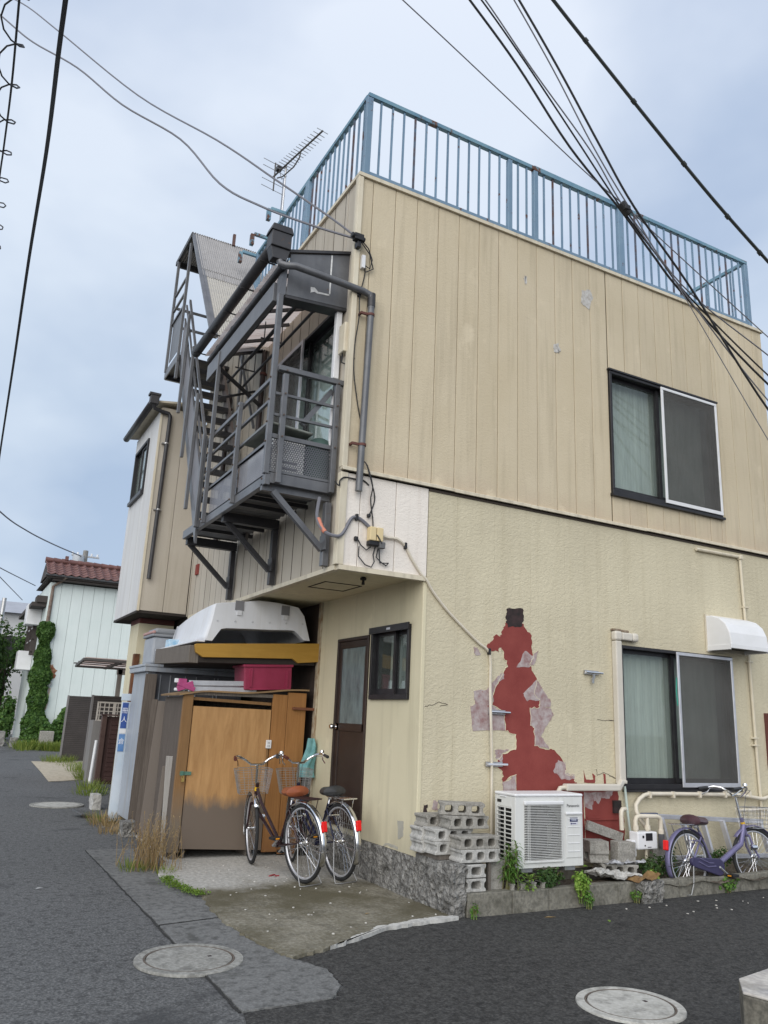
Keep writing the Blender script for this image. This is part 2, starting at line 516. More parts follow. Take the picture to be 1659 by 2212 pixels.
DARKGAP = mat('dark_backing', (0.035, 0.028, 0.024), rough=0.9)
GREYMET = mat('grey_paint_steel', (0.088, 0.090, 0.097), (0.125, 0.127, 0.134), 5, 0.36, 0.0, 0.12, 40, streak=0.4, streak_c=(0.05, 0.05, 0.06), spot=(0.11, 0.07, 0.05), spot_sc=13, spot_t=0.655, spec=0.6)
BLACKMET = mat('black_paint_steel', (0.030, 0.030, 0.034), (0.05, 0.048, 0.05), 5, 0.45, 0.0, 0.15, 40, spot=(0.09, 0.05, 0.035), spot_sc=8, spot_t=0.68)
BLUE = mat('blue_rail_paint', (0.14, 0.225, 0.32), (0.175, 0.265, 0.35), 3, 0.5, 0.0, 0.2, 30, spot=(0.10, 0.042, 0.028), spot_sc=7, spot_t=0.605, var=0.1)
BLUE_L = mat('blue_rail_top', (0.17, 0.30, 0.37), (0.11, 0.22, 0.31), 4, 0.55, 0.0, 0.2, 30, spot=(0.11, 0.05, 0.03), spot_sc=5, spot_t=0.57)
RUSTY = mat('rusty_bar', (0.105, 0.05, 0.035), (0.09, 0.15, 0.22), 9, 0.75, 0.0, 0.3, 60)
RED = mat('oxide_red_coat', (0.205, 0.036, 0.030), (0.25, 0.052, 0.042), 4, 0.75, 0, 0.35, 60, bdist=0.004, spot=(0.42, 0.3, 0.26), spot_sc=26, spot_t=0.74)
PRIMER = mat('grey_filler', (0.45, 0.40, 0.39), (0.27, 0.165, 0.16), 12, 0.85, 0, 0.5, 40, spot=(0.28, 0.12, 0.1), spot_sc=11, spot_t=0.64)
HOLEM = mat('dark_hole', (0.02, 0.017, 0.016), (0.05, 0.03, 0.03), 14, 0.9)
SPALL = mat('spalled_board', (0.56, 0.55, 0.53), (0.40, 0.37, 0.33), 24, 0.95, 0, 0.8, 30, bdist=0.01)
ALU = mat('aluminium', (0.62, 0.62, 0.65), (0.52, 0.52, 0.55), 8, 0.38, 0.55)
DARKALU = mat('dark_sash', (0.018, 0.017, 0.019), (0.03, 0.028, 0.03), 6, 0.4, 0.2)
GLASS = glass_mat('window_glass', (0.95, 0.98, 0.96), 0.1, 0.03, 0.10, (0.3, 0.34, 0.32))
FROST = glass_mat('frosted_glass', (0.35, 0.42, 0.4), 0.4, 0.25, 0.6, (0.36, 0.43, 0.43))
MESHM = screen_mat('insect_screen', (0.14, 0.135, 0.125), 0.42)
CURTAIN = mat('green_curtain', (0.44, 0.455, 0.43), (0.36, 0.372, 0.352), 2, 0.9, stretch=(8, 8, 0.6))
CURT_D = mat('dim_curtain', (0.41, 0.43, 0.412), (0.29, 0.305, 0.292), 2, 0.9, stretch=(8, 8, 0.6))
ROOM = mat('room_dark', (0.05, 0.045, 0.04), rough=0.9)
BROWN_D = mat('dark_brown_door', (0.030, 0.019, 0.016), (0.04, 0.027, 0.022), 4, 0.45, bump=0.1)
CONC = ground_mat('concrete_grey', (0.26, 0.25, 0.235), (0.33, 0.32, 0.30), (0.2, 0.195, 0.18), 60, 3, 0.9, 0.5, 0.004)
CONC_B = ground_mat('concrete_block_grey', (0.30, 0.285, 0.255), (0.22, 0.205, 0.18), (0.37, 0.355, 0.32), 70, 5, 0.95, 0.7, 0.004)
CONC_BL = ground_mat('concrete_block_pale', (0.43, 0.42, 0.395), (0.34, 0.33, 0.31), (0.5, 0.49, 0.46), 70, 5, 0.95, 0.7, 0.004)
KERBM = ground_mat('kerb_grey', (0.155, 0.145, 0.115), (0.27, 0.255, 0.215), (0.14, 0.135, 0.115), 40, 3.4, 0.9, 0.5, 0.004)
RUBBLE = ground_mat('rubble_concrete', (0.11, 0.105, 0.095), (0.22, 0.213, 0.20), (0.33, 0.32, 0.30), 24, 5, 0.95, 1.0, 0.05)
PVC = mat('cream_pipe', (0.66, 0.60, 0.50), (0.6, 0.54, 0.43), 7, 0.45)
DUCT = mat('duct_cover_cream', (0.60, 0.56, 0.49), (0.56, 0.52, 0.45), 5, 0.45)
WHITE = mat('white_plastic', (0.74, 0.74, 0.75), (0.68, 0.68, 0.68), 3, 0.4)
ACW = mat('ac_ivory', (0.68, 0.68, 0.655), (0.64, 0.64, 0.62), 3, 0.42, streak=.35, streak_c=(.46, .43, .37), spot=(0.5, 0.46, 0.38), spot_sc=9, spot_t=0.68)
BLACKP = mat('black_plastic', (0.015, 0.015, 0.017), rough=0.5)
CABLEM = mat('cable_black', (0.02, 0.02, 0.022), rough=0.6)
CABLEG = mat('cable_grey', (0.16, 0.16, 0.18), rough=0.6)
CABLED = mat('cable_dark_green', (0.03, 0.035, 0.033), rough=0.6)
ASPH = ground_mat('asphalt_old', (0.066, 0.067, 0.068), (0.096, 0.097, 0.098), (0.19, 0.19, 0.187), 62, 0.55, 0.88, 0.8, 0.008, stain=((.045, .046, .048), 1.3, .56))
ASPH_N = ground_mat('asphalt_dark', (0.026, 0.0255, 0.025), (0.042, 0.041, 0.039), (0.085, 0.083, 0.079), 62, 0.7, 0.85, 0.8, 0.008, speck=(0.3, 0.28, 0.22), spt=0.64, stain=((.012, .0115, .012), 3.2, .60))
GUTTER = ground_mat('gutter_concrete', (0.115, 0.115, 0.112), (0.16, 0.16, 0.155), (0.2, 0.2, 0.195), 60, 1.2, 0.9, 0.5, 0.004, stain=((.07, .07, .066), 2.4, .56))
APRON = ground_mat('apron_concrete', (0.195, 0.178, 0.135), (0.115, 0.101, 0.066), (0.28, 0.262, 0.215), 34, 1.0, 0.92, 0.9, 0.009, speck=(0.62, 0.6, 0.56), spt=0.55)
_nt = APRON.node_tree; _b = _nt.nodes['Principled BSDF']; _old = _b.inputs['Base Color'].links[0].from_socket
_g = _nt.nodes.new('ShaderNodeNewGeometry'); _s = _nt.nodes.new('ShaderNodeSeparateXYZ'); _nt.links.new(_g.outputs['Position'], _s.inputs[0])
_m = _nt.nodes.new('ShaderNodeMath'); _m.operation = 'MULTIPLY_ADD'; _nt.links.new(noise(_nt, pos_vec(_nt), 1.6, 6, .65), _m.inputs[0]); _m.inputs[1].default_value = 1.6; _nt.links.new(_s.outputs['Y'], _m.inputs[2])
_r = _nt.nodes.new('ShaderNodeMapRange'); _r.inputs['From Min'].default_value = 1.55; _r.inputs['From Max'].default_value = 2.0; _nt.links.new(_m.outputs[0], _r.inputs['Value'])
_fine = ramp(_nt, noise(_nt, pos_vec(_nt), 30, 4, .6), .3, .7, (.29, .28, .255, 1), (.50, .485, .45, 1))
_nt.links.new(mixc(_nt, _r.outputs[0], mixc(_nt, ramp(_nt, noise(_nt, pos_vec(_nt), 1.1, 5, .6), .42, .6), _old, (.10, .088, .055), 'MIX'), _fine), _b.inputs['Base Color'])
MORTAR = ground_mat('pale_mortar', (0.50, 0.49, 0.46), (0.42, 0.41, 0.38), (0.56, 0.55, 0.52), 30, 3, 0.95, 0.5, 0.006)
SAND = ground_mat('tan_concrete', (0.46, 0.40, 0.30), (0.5, 0.44, 0.34), (0.4, 0.35, 0.27), 30, 1, 0.9, 0.3, 0.003)
SOIL = ground_mat('soil_dark', (0.07, 0.055, 0.04), (0.10, 0.08, 0.06), (0.15, 0.13, 0.1), 25, 3, 0.95, 1.0, 0.02)
CHROME = mat('chrome', (0.78, 0.78, 0.80), rough=0.16, metal=1.0)
STEEL = mat('dull_steel', (0.5, 0.5, 0.51), (0.38, 0.37, 0.36), 12, 0.4, 0.8)

# ------------------------------------------------------------------ ground
mb = MB(); S = 260
mb.grid(lambda u, v: (-S+2*S*u, -S+2*S*v, 0), 40, 40)
tag(mb.build('road', ASPH), kind='structure')
# darker newer asphalt of the side lane
mb = MB()
poly = [(-2.19, -1.97), (-1.66, -1.94), (-1.52, -1.77), (-1.47, -1.45), (-1.58, -1.2), (-1.27, -1.06), (-0.66, -0.69), (0.0, -0.56), (0.14, -0.52), (6.5, -0.2), (30, 0.6), (30, -9), (-2.6, -9), (-2.5, -3.4)]
mb.prism([(x, y, 0) for x, y in jag(poly[:9], 6, .012)[:-10]+poly[9:]], (0, 0, 0.001), (0, 0, 0.006))
tag(mb.build('side_lane', ASPH_N), kind='structure')
# concrete gutter strip along the house: two slabs with an open joint
for k, pts in enumerate([[(-2.205, 3.25), (-2.195, -0.115), (-1.73, -0.02), (-1.65, 0.66), (-1.80, 1.66), (-1.5, 3.25)],
                         [(-2.195, -0.135), (-2.20, -0.66), (-2.19, -1.96), (-1.66, -1.93), (-1.53, -1.76), (-1.48, -1.45), (-1.6, -1.18), (-1.71, -0.69), (-1.735, -0.04)]]):
    mb = MB(); mb.prism([(x, y, 0) for x, y in jag(pts, 8, .006)], (0, 0, 0.002), (0, 0, 0.012 if k else 0.010))
    tag(mb.build('gutter_slab', GUTTER), kind='structure')
mb = MB(); mb.tube([(-2.206+random.uniform(-.006, .006), 3.25-5.2*i/60, .004) for i in range(61)], .0065, 4)
tag(mb.build('road_joint', mat('joint_dark', (.025, .025, .024), rough=.95)), kind='structure')
mb = MB(); mb.tube([(-2.2+.47*i/14, -.125+.09*i/14+random.uniform(-.005, .005), .011) for i in range(15)], .006, 4)
tag(mb.build('slab_joint', mat('joint_dark', (.025, .025, .024), rough=.95)), kind='structure')
# parking apron with a broken edge
edge = [(-1.56, 2.3), (-1.70, 2.0), (-1.79, 1.66), (-1.76, 1.3), (-1.70, 0.95), (-1.655, 0.66), (-1.70, 0.4), (-1.73, 0.15), (-1.72, -0.02), (-1.75, -0.22), (-1.705, -0.4), (-1.735, -0.55), (-1.70, -0.69), (-1.69, -0.85), (-1.65, -0.98), (-1.64, -1.1), (-1.59, -1.185), (-1.45, -1.14), (-1.27, -1.055)]
pts = []
for i in range(len(edge)-1):
    a, b = edge[i], edge[i+1]
    for k in range(4):
        t = k/4; pts.append((a[0]+(b[0]-a[0])*t+random.uniform(-.014, .014), a[1]+(b[1]-a[1])*t+random.uniform(-.014, .014)))
pts += [(-1.27, -1.05), (-0.66, -0.685), (-0.012, -0.63), (0.0, -0.5), (0.0, 5.0), (-1.5, 5.0), (-1.5, 3.0)]
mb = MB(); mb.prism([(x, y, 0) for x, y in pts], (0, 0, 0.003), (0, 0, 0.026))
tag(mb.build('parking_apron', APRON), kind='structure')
mb = MB()
mp = [(-1.28, -1.065), (-1.12, -0.985), (-0.98, -0.86), (-0.84, -0.80), (-0.74, -0.70), (-0.55, -0.665), (-0.35, -0.60), (-0.2, -0.585), (0.02, -0.585), (0.03, -0.64), (-0.3, -0.685), (-0.66, -0.74), (-0.95, -0.9)]
mb.prism([(x, y, 0) for x, y in jag(mp, 4, .012)], (0, 0, 0.004), (0, 0, 0.031))
tag(mb.build('mortar_strip', MORTAR), kind='structure')
# bed of soil behind the kerb
mb = MB(); mb.grid(lambda u, v: (0.12+7*u, -0.56+0.62*v, 0.12+0.05*math.sin(u*31)*math.sin(v*5)+0.02*math.sin(u*83+v*7)), 60, 8)
tag(mb.build('planting_bed', SOIL), kind='structure')
# far tan apron in front of the dark fences
mb = MB(); mb.prism([(x, y, 0) for x, y in [(-1.44, 18.1), (-1.56, 14.5), (-1.67, 11.8), (-1.3, 12.0), (-0.86, 12.4), (-0.78, 13.6), (0.2, 13.9), (0.2, 19), (-0.65, 18.3)]], (0, 0, 0.003), (0, 0, 0.012))
tag(mb.build('tan_driveway', SAND), kind='structure')

# ------------------------------------------------------------------ main house
HOUSE = thing('house', 'two storey beige panelled house with flat roof and overhanging corner', 'house', (2.2, 2.5, 0))
def part(mb, name, m, parent=HOUSE, **k): return mb.build(name, m, parent, **k)

# solid cores; the big inner fill is unseen, added to block light
mb = MB(); mb.box(-0.55, 5.2, 0.4, 5.0, 2.86, 6.86).box(0.4, 5.2, 0.4, 9, 0.1, 2.855).box(-0.85, 5.2, 5.03, 9, 0.1, 5.9)
part(mb, 'wall_core', DARKGAP)
# roof slab, fascia
mb = MB(); mb.box(-0.93, 5.30, -0.03, 5.1, 6.885, 6.925)
part(mb, 'roof', CREAM)
mb = MB(); mb.box(-0.86, 0.03, 0.03, 5.0, 2.835, 2.853)
part(mb, 'soffit', YELLOW_S)
mb = MB(); mb.box(-0.905, 0.0, -0.028, 0.03, 2.79, 2.832).box(-0.925, -0.865, 0.032, 5.0, 2.79, 2.832)
part(mb, 'soffit_trim', CREAM)

JX = [-0.9, -0.749]+[-0.749+0.2655*k for k in range(1, 23)]+[5.283]
WX0, WX1, WZ0, WZ1 = 2.425, 4.233, 4.085, 5.585
G = 0.003
for a, b in zip(JX[:-1], JX[1:]):
    segs = []
    if b <= WX0 or a >= WX1: segs = [(a, b, 3.752, 6.885)]
    else:
        if a < WX0: segs.append((a, WX0, 3.752, 6.885)); a = WX0
        if b > WX1: segs.append((WX1, b, 3.752, 6.885)); b = WX1
        segs += [(a, b, 3.752, WZ0), (a, b, WZ1, 6.885)]
    for (x0, x1, z0, z1) in segs:
        if x1-x0 < 0.02: continue
        off = random.uniform(-.0015, .0015)
        mb = MB(); mb.box(x0+G, x1-G, -0.002+off, 0.016, z0, z1)
        part(mb, 'siding_panel', SIDING, bevel=0.004, seg=1)
# sheathing behind the joints
mb = MB()
mb.box(-0.88, WX0, 0.0165, 0.03, 2.85, 6.88).box(WX1, 5.27, 0.0165, 0.03, 3.7, 6.88).box(WX0, WX1, 0.0165, 0.03, 3.7, WZ0).box(WX0, WX1, 0.0165, 0.03, WZ1, 6.88)
mb.box(5.20, 5.27, 0.03, 5.0, 0.2, 6.88)
part(mb, 'sheathing', DARKGAP)
# ledge between the storeys, slightly sagging lengths
mb = MB()
for x0, x1, dz in ((-0.93, 0.3, 0.004), (0.303, 1.25, 0.0), (1.253, 2.9, -0.003), (2.903, 5.29, 0.002)):
    mb.box(x0, x1, -0.04, 0.015, 3.722+dz, 3.750+dz).box(x0, x1, -0.048, -0.0405, 3.712+dz, 3.746+dz)
part(mb, 'ledge_trim', CREAM, bevel=0.003, seg=1)
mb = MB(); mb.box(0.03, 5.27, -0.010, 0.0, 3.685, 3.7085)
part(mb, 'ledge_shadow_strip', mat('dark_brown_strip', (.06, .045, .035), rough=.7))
# white corner panels
for x0, x1 in ((-0.87, -0.716), (-0.716, -0.337), (-0.337, 0.025)):
    mb = MB(); mb.box(x0+G, x1-G, -0.006, 0.016, 2.835, 3.705)
    part(mb, 'siding_panel', WHITEP, bevel=0.004, seg=1)
# lower rendered wall
LX = [0.03, 0.36, 0.815, 1.27, 1.725, 2.18, 2.456, 2.635, 3.09, 3.545, 4.0, 4.21, 4.455, 4.91, 5.27]
LW = (2.456, 4.21, 0.928, 2.395)
for a, b in zip(LX[:-1], LX[1:]):
    segs = [(0.24, 3.684)] if (b <= LW[0]+.001 or a >= LW[1]-.001) else [(0.24, LW[2]), (LW[3], 3.684)]
    for z0, z1 in segs:
        mb = MB(); mb.box(a+0.0006, b-0.0006, 0.0, 0.03, z0, z1)
        part(mb, 'render_panel', YELLOW)
mb = MB(); mb.box(0.05, LW[0], 0.031, 0.05, 0.2, 3.7).box(LW[1], 5.2, 0.031, 0.05, 0.2, 3.7)
part(mb, 'sheathing', YELLOW)
# left lower wall (recessed under the overhang)
DY0, DY1, DZ0, DZ1 = 1.05, 1.805, 0.43, 2.36
VY0, VY1, VZ0, VZ1 = 0.20, 0.98, 1.70, 2.405
mb = MB()
mb.box(0, 0.03, 0.03, VY0, 0.37, 2.834).box(0, 0.03, VY0, VY1, 0.37, VZ0).box(0, 0.03, VY0, VY1, VZ1, 2.834)
mb.box(0, 0.03, VY1, DY0, 0.37, 2.834).box(0, 0.03, DY0, DY1, DZ1, 2.834).box(0, 0.03, DY0, DY1, 0.37, DZ0).box(0, 0.03, DY1, 2.30, 0.37, 2.834)
part(mb, 'side_wall', YELLOW_S)
mb = MB(); mb.box(-0.005, 0.036, -0.006, 0.0295, 0.36, 2.83)
part(mb, 'corner_trim', YELLOW_S, bevel=0.006)
mb = MB(); mb.box(-0.935, -0.862, -0.026, 0.0, 2.834, 3.70).box(-0.935, -0.9035, 0.0005, 0.05, 2.834, 3.70)
mb.box(-0.93, -0.875, -0.024, -0.0025, 3.755, 6.88).box(-0.93, -0.905, -0.002, 0.05, 3.755, 6.88)
part(mb, 'corner_trim', CREAM, bevel=0.004)
# upper left wall panels
YJ = [0.05]+[0.072+0.2655*k for k in range(1, 20)]+[5.198]
UY0, UY1, UZ0, UZ1 = 0.27, 2.03, 3.62, 5.55
for a, b in zip(YJ[:-1], YJ[1:]):
    segs = []
    if b <= UY0 or a >= UY1: segs = [(a, b, 2.835, 6.885)]
    else:
        if a < UY0: segs.append((a, UY0, 2.835, 6.885)); a = UY0
        if b > UY1: segs.append((UY1, b, 2.835, 6.885)); b = UY1
        segs += [(a, b, 2.835, UZ0), (a, b, UZ1, 6.885)]
    for (y0, y1, z0, z1) in segs:
        if y1-y0 < 0.02: continue
        mb = MB(); mb.box(-0.9025+random.uniform(-.0015, .0015), -0.884, y0+.006, y1-.006, z0, z1)
        part(mb, 'siding_panel', SIDING_L, bevel=0.004, seg=1)
for y in YJ[1:-1]:
    for z0, z1 in (((2.84, UZ0), (UZ1, 6.88)) if UY0-.01 < y < UY1+.01 else ((2.84, 6.88),)):
        part(MB().box(-0.9018, -0.8838, y-.0055, y+.0055, z0, z1), 'joint_strip', DARKGAP)
mb = MB()
mb.box(-0.8835, -0.86, 0.031, UY0, 2.85, 6.88).box(-0.8835, -0.86, UY1, 5.2, 2.85, 6.88).box(-0.8835, -0.86, UY0, UY1, 2.85, UZ0).box(-0.8835, -0.86, UY0, UY1, UZ1, 6.88)
part(mb, 'sheathing', DARKGAP)
# rubble foundation along the side wall and its stub towards the lane
def rough_block(x0, x1, y0, y1, z0, z1, n, amp):
    mb = MB()
    def pt(x, y, z):
        from mathutils import noise as mn
        d = mn.noise_vector(Vector((x, y, z))*9)*amp+mn.noise_vector(Vector((x, y, z))*31)*amp*0.8
        return (x+d.x, y+d.y, z+d.z*0.4)
    nx = max(2, int((x1-x0)/n)); ny = max(2, int((y1-y0)/n)); nz = max(2, int((z1-z0)/n))
    L = lambda a, b, t: a+(b-a)*t
    mb.grid(lambda u, v: pt(L(x0, x1, u), y0, L(z0, z1, v)), nx, nz)
    mb.grid(lambda u, v: pt(L(x0, x1, u), y1, L(z0, z1, v)), nx, nz)
    mb.grid(lambda u, v: pt(x0, L(y0, y1, u), L(z0, z1, v)), ny, nz)
    mb.grid(lambda u, v: pt(x1, L(y0, y1, u), L(z0, z1, v)), ny, nz)
    mb.grid(lambda u, v: pt(L(x0, x1, u), L(y0, y1, v), z1), nx, ny)
    return mb
part(rough_block(-0.012, 0.3, 0.0, 2.32, 0.0, 0.368, 0.02, 0.020), 'foundation', RUBBLE)
part(rough_block(0.0, 0.125, -0.60, 0.02, -0.01, 0.40, 0.016, 0.020), 'foundation_stub', RUBBLE)
mb = MB(); mb.box(0.3, 5.2, 0.06, 0.4, 0.0, 0.3)
part(mb, 'foundation', KERBM)
# wall wear: exposed red coat, grey filler, hole, spalls (thin sheets a few mm proud)
def patch(name, pts, m, d, n=3, a=0.010):
    mb = MB(); mb.prism([(x, 0, z) for x, z in jag(pts, n, a)], (0, 0.002, 0), (0, -d, 0)); part(mb, name, m)
RED1 = [(0.91, 2.246), (1.265, 2.274), (1.303, 2.192), (1.257, 2.098), (1.348, 1.967), (1.309, 1.822), (1.38, 1.76), (1.377, 1.695), (1.255, 1.684), (1.261, 1.515), (1.311, 1.494), (1.31, 1.327), (1.495, 1.297), (1.557, 1.298), (1.702, 1.156), (1.693, 1.075), (1.818, 1.047), (1.809, 0.989), (1.93, 0.96), (1.93, 0.3), (1.09, 0.3), (1.09, 1.059), (0.932, 0.992), (0.925, 1.085), (0.846, 1.144), (0.924, 1.245), (1.083, 1.288), (1.083, 1.429), (0.958, 1.454), (0.943, 1.618), (0.798, 1.691), (0.825, 1.819), (0.941, 2.023), (0.985, 2.062), (0.932, 2.176)]
RJ = jag(RED1, 3, .011)
mb = MB(); mb.prism([(x, 0, z) for x, z in RJ], (0, 0.002, 0), (0, -.0030, 0)); part(mb, 'peeled_patch', RED)
run = []
for (x, z) in RJ+RJ[:1]:
    if z < 1.0 or z > 2.235 or (run and math.dist(run[-1], (x, z)) > .16):
        if len(run) > 3: part(MB().tube([(a, -.002, c) for a, c in run], .0038, 5), 'broken_edge', YELLOW_S)
        run = []
    if 1.0 <= z <= 2.235: run.append((x, z))
if len(run) > 3: part(MB().tube([(a, -.002, c) for a, c in run], .0038, 5), 'broken_edge', YELLOW_S)
patch('peeled_patch', [(0.72, 2.236), (0.763, 2.269), (0.835, 2.358), (0.894, 2.36), (0.953, 2.46), (0.971, 2.5), (1.169, 2.5), (1.197, 2.46), (1.282, 2.39), (1.281, 2.265), (1.1, 2.24), (0.88, 2.237), (0.873, 2.195), (0.793, 2.195)], RED, 0.0026, 3, 0.014)
patch('wall_hole', [(0.971, 2.631), (1.169, 2.652), (1.178, 2.548), (1.158, 2.472), (0.983, 2.444), (0.96, 2.527)], HOLEM, 0.0042, 4, 0.012)
for d, pl in ((0.0040, [(0.584, 1.806), (0.739, 1.831), (0.853, 1.948), (0.933, 2.011), (0.941, 1.941), (0.868, 1.914), (0.811, 1.806), (0.819, 1.727), (0.798, 1.691), (0.943, 1.618), (0.958, 1.457), (0.583, 1.442), (0.551, 1.669), (0.607, 1.688)]),
            (0.0042, [(1.09, 2.063), (1.196, 2.232), (1.288, 2.191), (1.366, 2.246), (1.311, 2.108), (1.241, 2.073)]),
            (0.0044, [(1.172, 1.814), (1.34, 1.96), (1.44, 1.841), (1.517, 1.761), (1.516, 1.702), (1.377, 1.689), (1.385, 1.766), (1.316, 1.757), (1.21, 1.752)]),
            (0.0046, [(1.259, 1.684), (1.516, 1.69), (1.554, 1.626), (1.467, 1.523), (1.389, 1.416), (1.495, 1.303), (1.313, 1.327), (1.307, 1.494), (1.258, 1.515)]),
            (0.0040, [(0.838, 1.277), (1.003, 1.286), (0.924, 1.245), (0.924, 1.168), (0.853, 1.2)]),
            (0.0042, [(1.539, 1.097), (1.602, 1.201), (1.703, 1.168), (1.701, 1.075), (1.818, 1.059), (1.81, 1.018), (1.645, 1.017)]),
            (0.0044, [(0.932, 0.9), (0.932, 0.992), (1.018, 1.014), (1.083, 1.059), (1.083, 0.9)]),
            (0.0040, [(0.576, 2.219), (0.619, 2.222), (0.663, 2.156), (0.592, 2.139)]),
            (0.0040, [(1.93, 0.9), (2.32, 0.908), (2.267, 0.838), (2.156, 0.847), (2.117, 0.786), (2.046, 0.83), (2.031, 0.731), (1.93, 0.762)]),
            (0.0036, [(0.171, 0.834), (0.218, 0.823), (0.213, 0.749), (0.16, 0.755)])):
    patch('filler_patch', pl, PRIMER, d, 3, 0.008)
patch('peeled_patch', [(1.934, 0.915), (2.38, 0.925), (2.395, 0.75), (2.46, 0.62), (2.45, 0.366), (1.932, 0.323)], RED, 0.0030)
patch('peeled_patch', [(1.931, 1.106), (1.936, 0.99), (2.073, 0.985), (2.084, 1.055), (2.044, 1.078), (2.058, 1.02), (1.961, 1.019)], RED, 0.0032, 2, .005)
patch('peeled_patch', [(2.19, 1.08), (2.2, 0.96), (2.225, 0.95), (2.22, 1.07)], RED, 0.003, 2, .003)
mb = MB(); mb.box(1.93, 2.44, -0.016, -0.0045, 0.635, 0.652).box(1.95, 2.12, -0.02, -0.0165, 0.652, 0.668)
part(mb, 'batten', RED)
for pl in ([(2.049, 6.52), (2.184, 6.564), (2.222, 6.484), (2.149, 6.291), (2.031, 6.356)], [(1.608, 5.698), (1.68, 5.727), (1.706, 5.655), (1.688, 5.601), (1.616, 5.604)], [(1.194, 6.433), (1.225, 6.434), (1.225, 6.335), (1.201, 6.337)]):
    patch('spalled_patch', pl, SPALL, 0.0068, 4, 0.012)
def patchX(name, pts, m, d):
    mb = MB(); mb.prism([(0, y, z) for y, z in jag(pts, 3, 0.004)], (0.002, 0, 0), (-d, 0, 0)); part(mb, name, m)
GREYP = mat('grey_repair', (0.34, 0.325, 0.28), (0.42, 0.4, 0.33), 9, 0.9)
patchX('filler_patch', [(0.335, 0.627), (0.22, 0.631), (0.222, 0.503), (0.311, 0.469)], GREYP, 0.003)
patchX('filler_patch', [(0.544, 0.404), (0.448, 0.412), (0.306, 0.406), (0.315, 0.38), (0.518, 0.392), (0.573, 0.372), (0.59, 0.374)], GREYP, 0.0034)
# cracks
def crack(pts):
    mb = MB(); mb.tube([(x, -0.0015, z) for x, z in jag(pts, 4, 0.006)[:-3]], 0.0022, 4); part(mb, 'crack', HOLEM)
crack([(0.05, 1.64), (0.12, 1.655), (0.2, 1.69), (0.3, 1.668)]); crack([(2.13, 1.605), (2.36, 1.602)]); crack([(2.1, 1.12), (2.11, 1.06), (2.2, 1.09), (2.36, 1.03)])
patch('wall_hole', [(0.05, 0.68), (0.07, 0.8), (0.11, 0.79), (0.10, 0.72), (0.13, 0.66), (0.07, 0.6)], HOLEM, 0.003, 3, .01)

# ---- windows
def curtain(x0, x1, y, z0, z1, m, axis='x', waves=16, amp=0.0025):
    mb = MB()
    def f(u, v):
        a = x0+(x1-x0)*u; w = amp*math.sin(u*waves*6.283)+amp*.4*math.sin(u*waves*2.7*6.283+v)
        return (a, y+w, z0+(z1-z0)*v) if axis == 'x' else (y+w, a, z0+(z1-z0)*v)
    mb.grid(f, waves*8, 3); return mb
def frame(mb, x0, x1, z0, z1, w, y0, y1, axis='x', b=None):
    b = b or w
    for (a0, a1, c0, c1) in ((x0, x1, z1-w, z1), (x0, x1, z0, z0+b), (x0, x0+w, z0+b, z1-w), (x1-w, x1, z0+b, z1-w)):
        if axis == 'x': mb.box(a0, a1, y0, y1, c0, c1)
        else: mb.box(y0, y1, a0, a1, c0, c1)
    return mb
def slider(x0, x1, z0, z1, mid, screen_right, sash, cur, axis='x', base=0.0, sgn=1, glass=GLASS):
    """dark outer frame, two sashes, glass, curtain, room box"""
    Y = lambda d: base+sgn*d
    yr = lambda a, b: (min(Y(a), Y(b)), max(Y(a), Y(b)))
    fr = frame(MB(), x0, x1, z0, z1, 0.035, *yr(-0.03, 0.09), axis, 0.05); F = part(fr, 'window_frame', DARKALU, bevel=0.003, seg=1)
    s1 = frame(MB(), x0+.036, mid+.02, z0+.051, z1-.036, 0.04, *yr(0.055, 0.08), axis, 0.055); part(s1, 'window_sash', DARKALU, F)
    s2 = frame(MB(), mid-.02, x1-.036, z0+.051, z1-.036, 0.04, *yr(0.025, 0.05), axis, 0.055); part(s2, 'window_sash', DARKALU, F)
    def pl(a0, a1, d, c0, c1):
        q = MB()
        if axis == 'x': q.box(a0, a1, *yr(d, d+.004), c0, c1)
        else: q.box(*yr(d, d+.004), a0, a1, c0, c1)
        return q
    part(pl(x0+.077, mid-.021, 0.065, z0+.107, z1-.077), 'pane', glass, F)
    part(pl(mid+.021, x1-.077, 0.035, z0+.107, z1-.077), 'pane', glass, F)
    if cur: part(curtain(x0+.05, x1-.05, Y(0.19), z0+.03, z1-.02, cur, axis, 14), 'curtain', cur, F)
    rm = MB()
    a, b = yr(0.095, 0.33)
    if axis == 'x': rm.box(x0-.01, x1+.01, yr(.30, .32)[0], yr(.30, .32)[1], z0-.01, z1+.01).box(x0-.01, x1+.01, a, b, z1+.011, z1+.02).box(x0-.01, x1+.01, a, b, z0-.02, z0-.011).box(x0-.02, x0-.011, a, b, z0, z1).box(x1+.011, x1+.02, a, b, z0, z1)
    else: rm.box(yr(.30, .32)[0], yr(.30, .32)[1], x0-.01, x1+.01, z0-.01, z1+.01).box(a, b, x0-.01, x1+.01, z1+.011, z1+.02).box(a, b, x0-.01, x1+.01, z0-.02, z0-.011).box(a, b, x0-.02, x0-.011, z0, z1).box(a, b, x1+.011, x1+.02, z0, z1)
    part(rm, 'room_lining', ROOM, F)
    if screen_right:
        sc = frame(MB(), mid-.005, x1-.01, z0+.02, z1-.012, 0.035, *yr(-0.048, -0.031), axis, 0.045)
        S_ = part(sc, 'screen_frame', sash, F, bevel=0.003, seg=1)
        part(pl(mid+.031, x1-.046, -0.040, z0+.066, z1-.048), 'insect_screen', MESHM, F)
    return F
W1 = slider(WX0, WX1, WZ0, WZ1, 3.25, True, WHITE, CURT_D)
part(MB().box(WX0-.02, WX1+.02, -0.045, -0.004, WZ1+.001, WZ1+.022), 'window_drip', DARKALU)
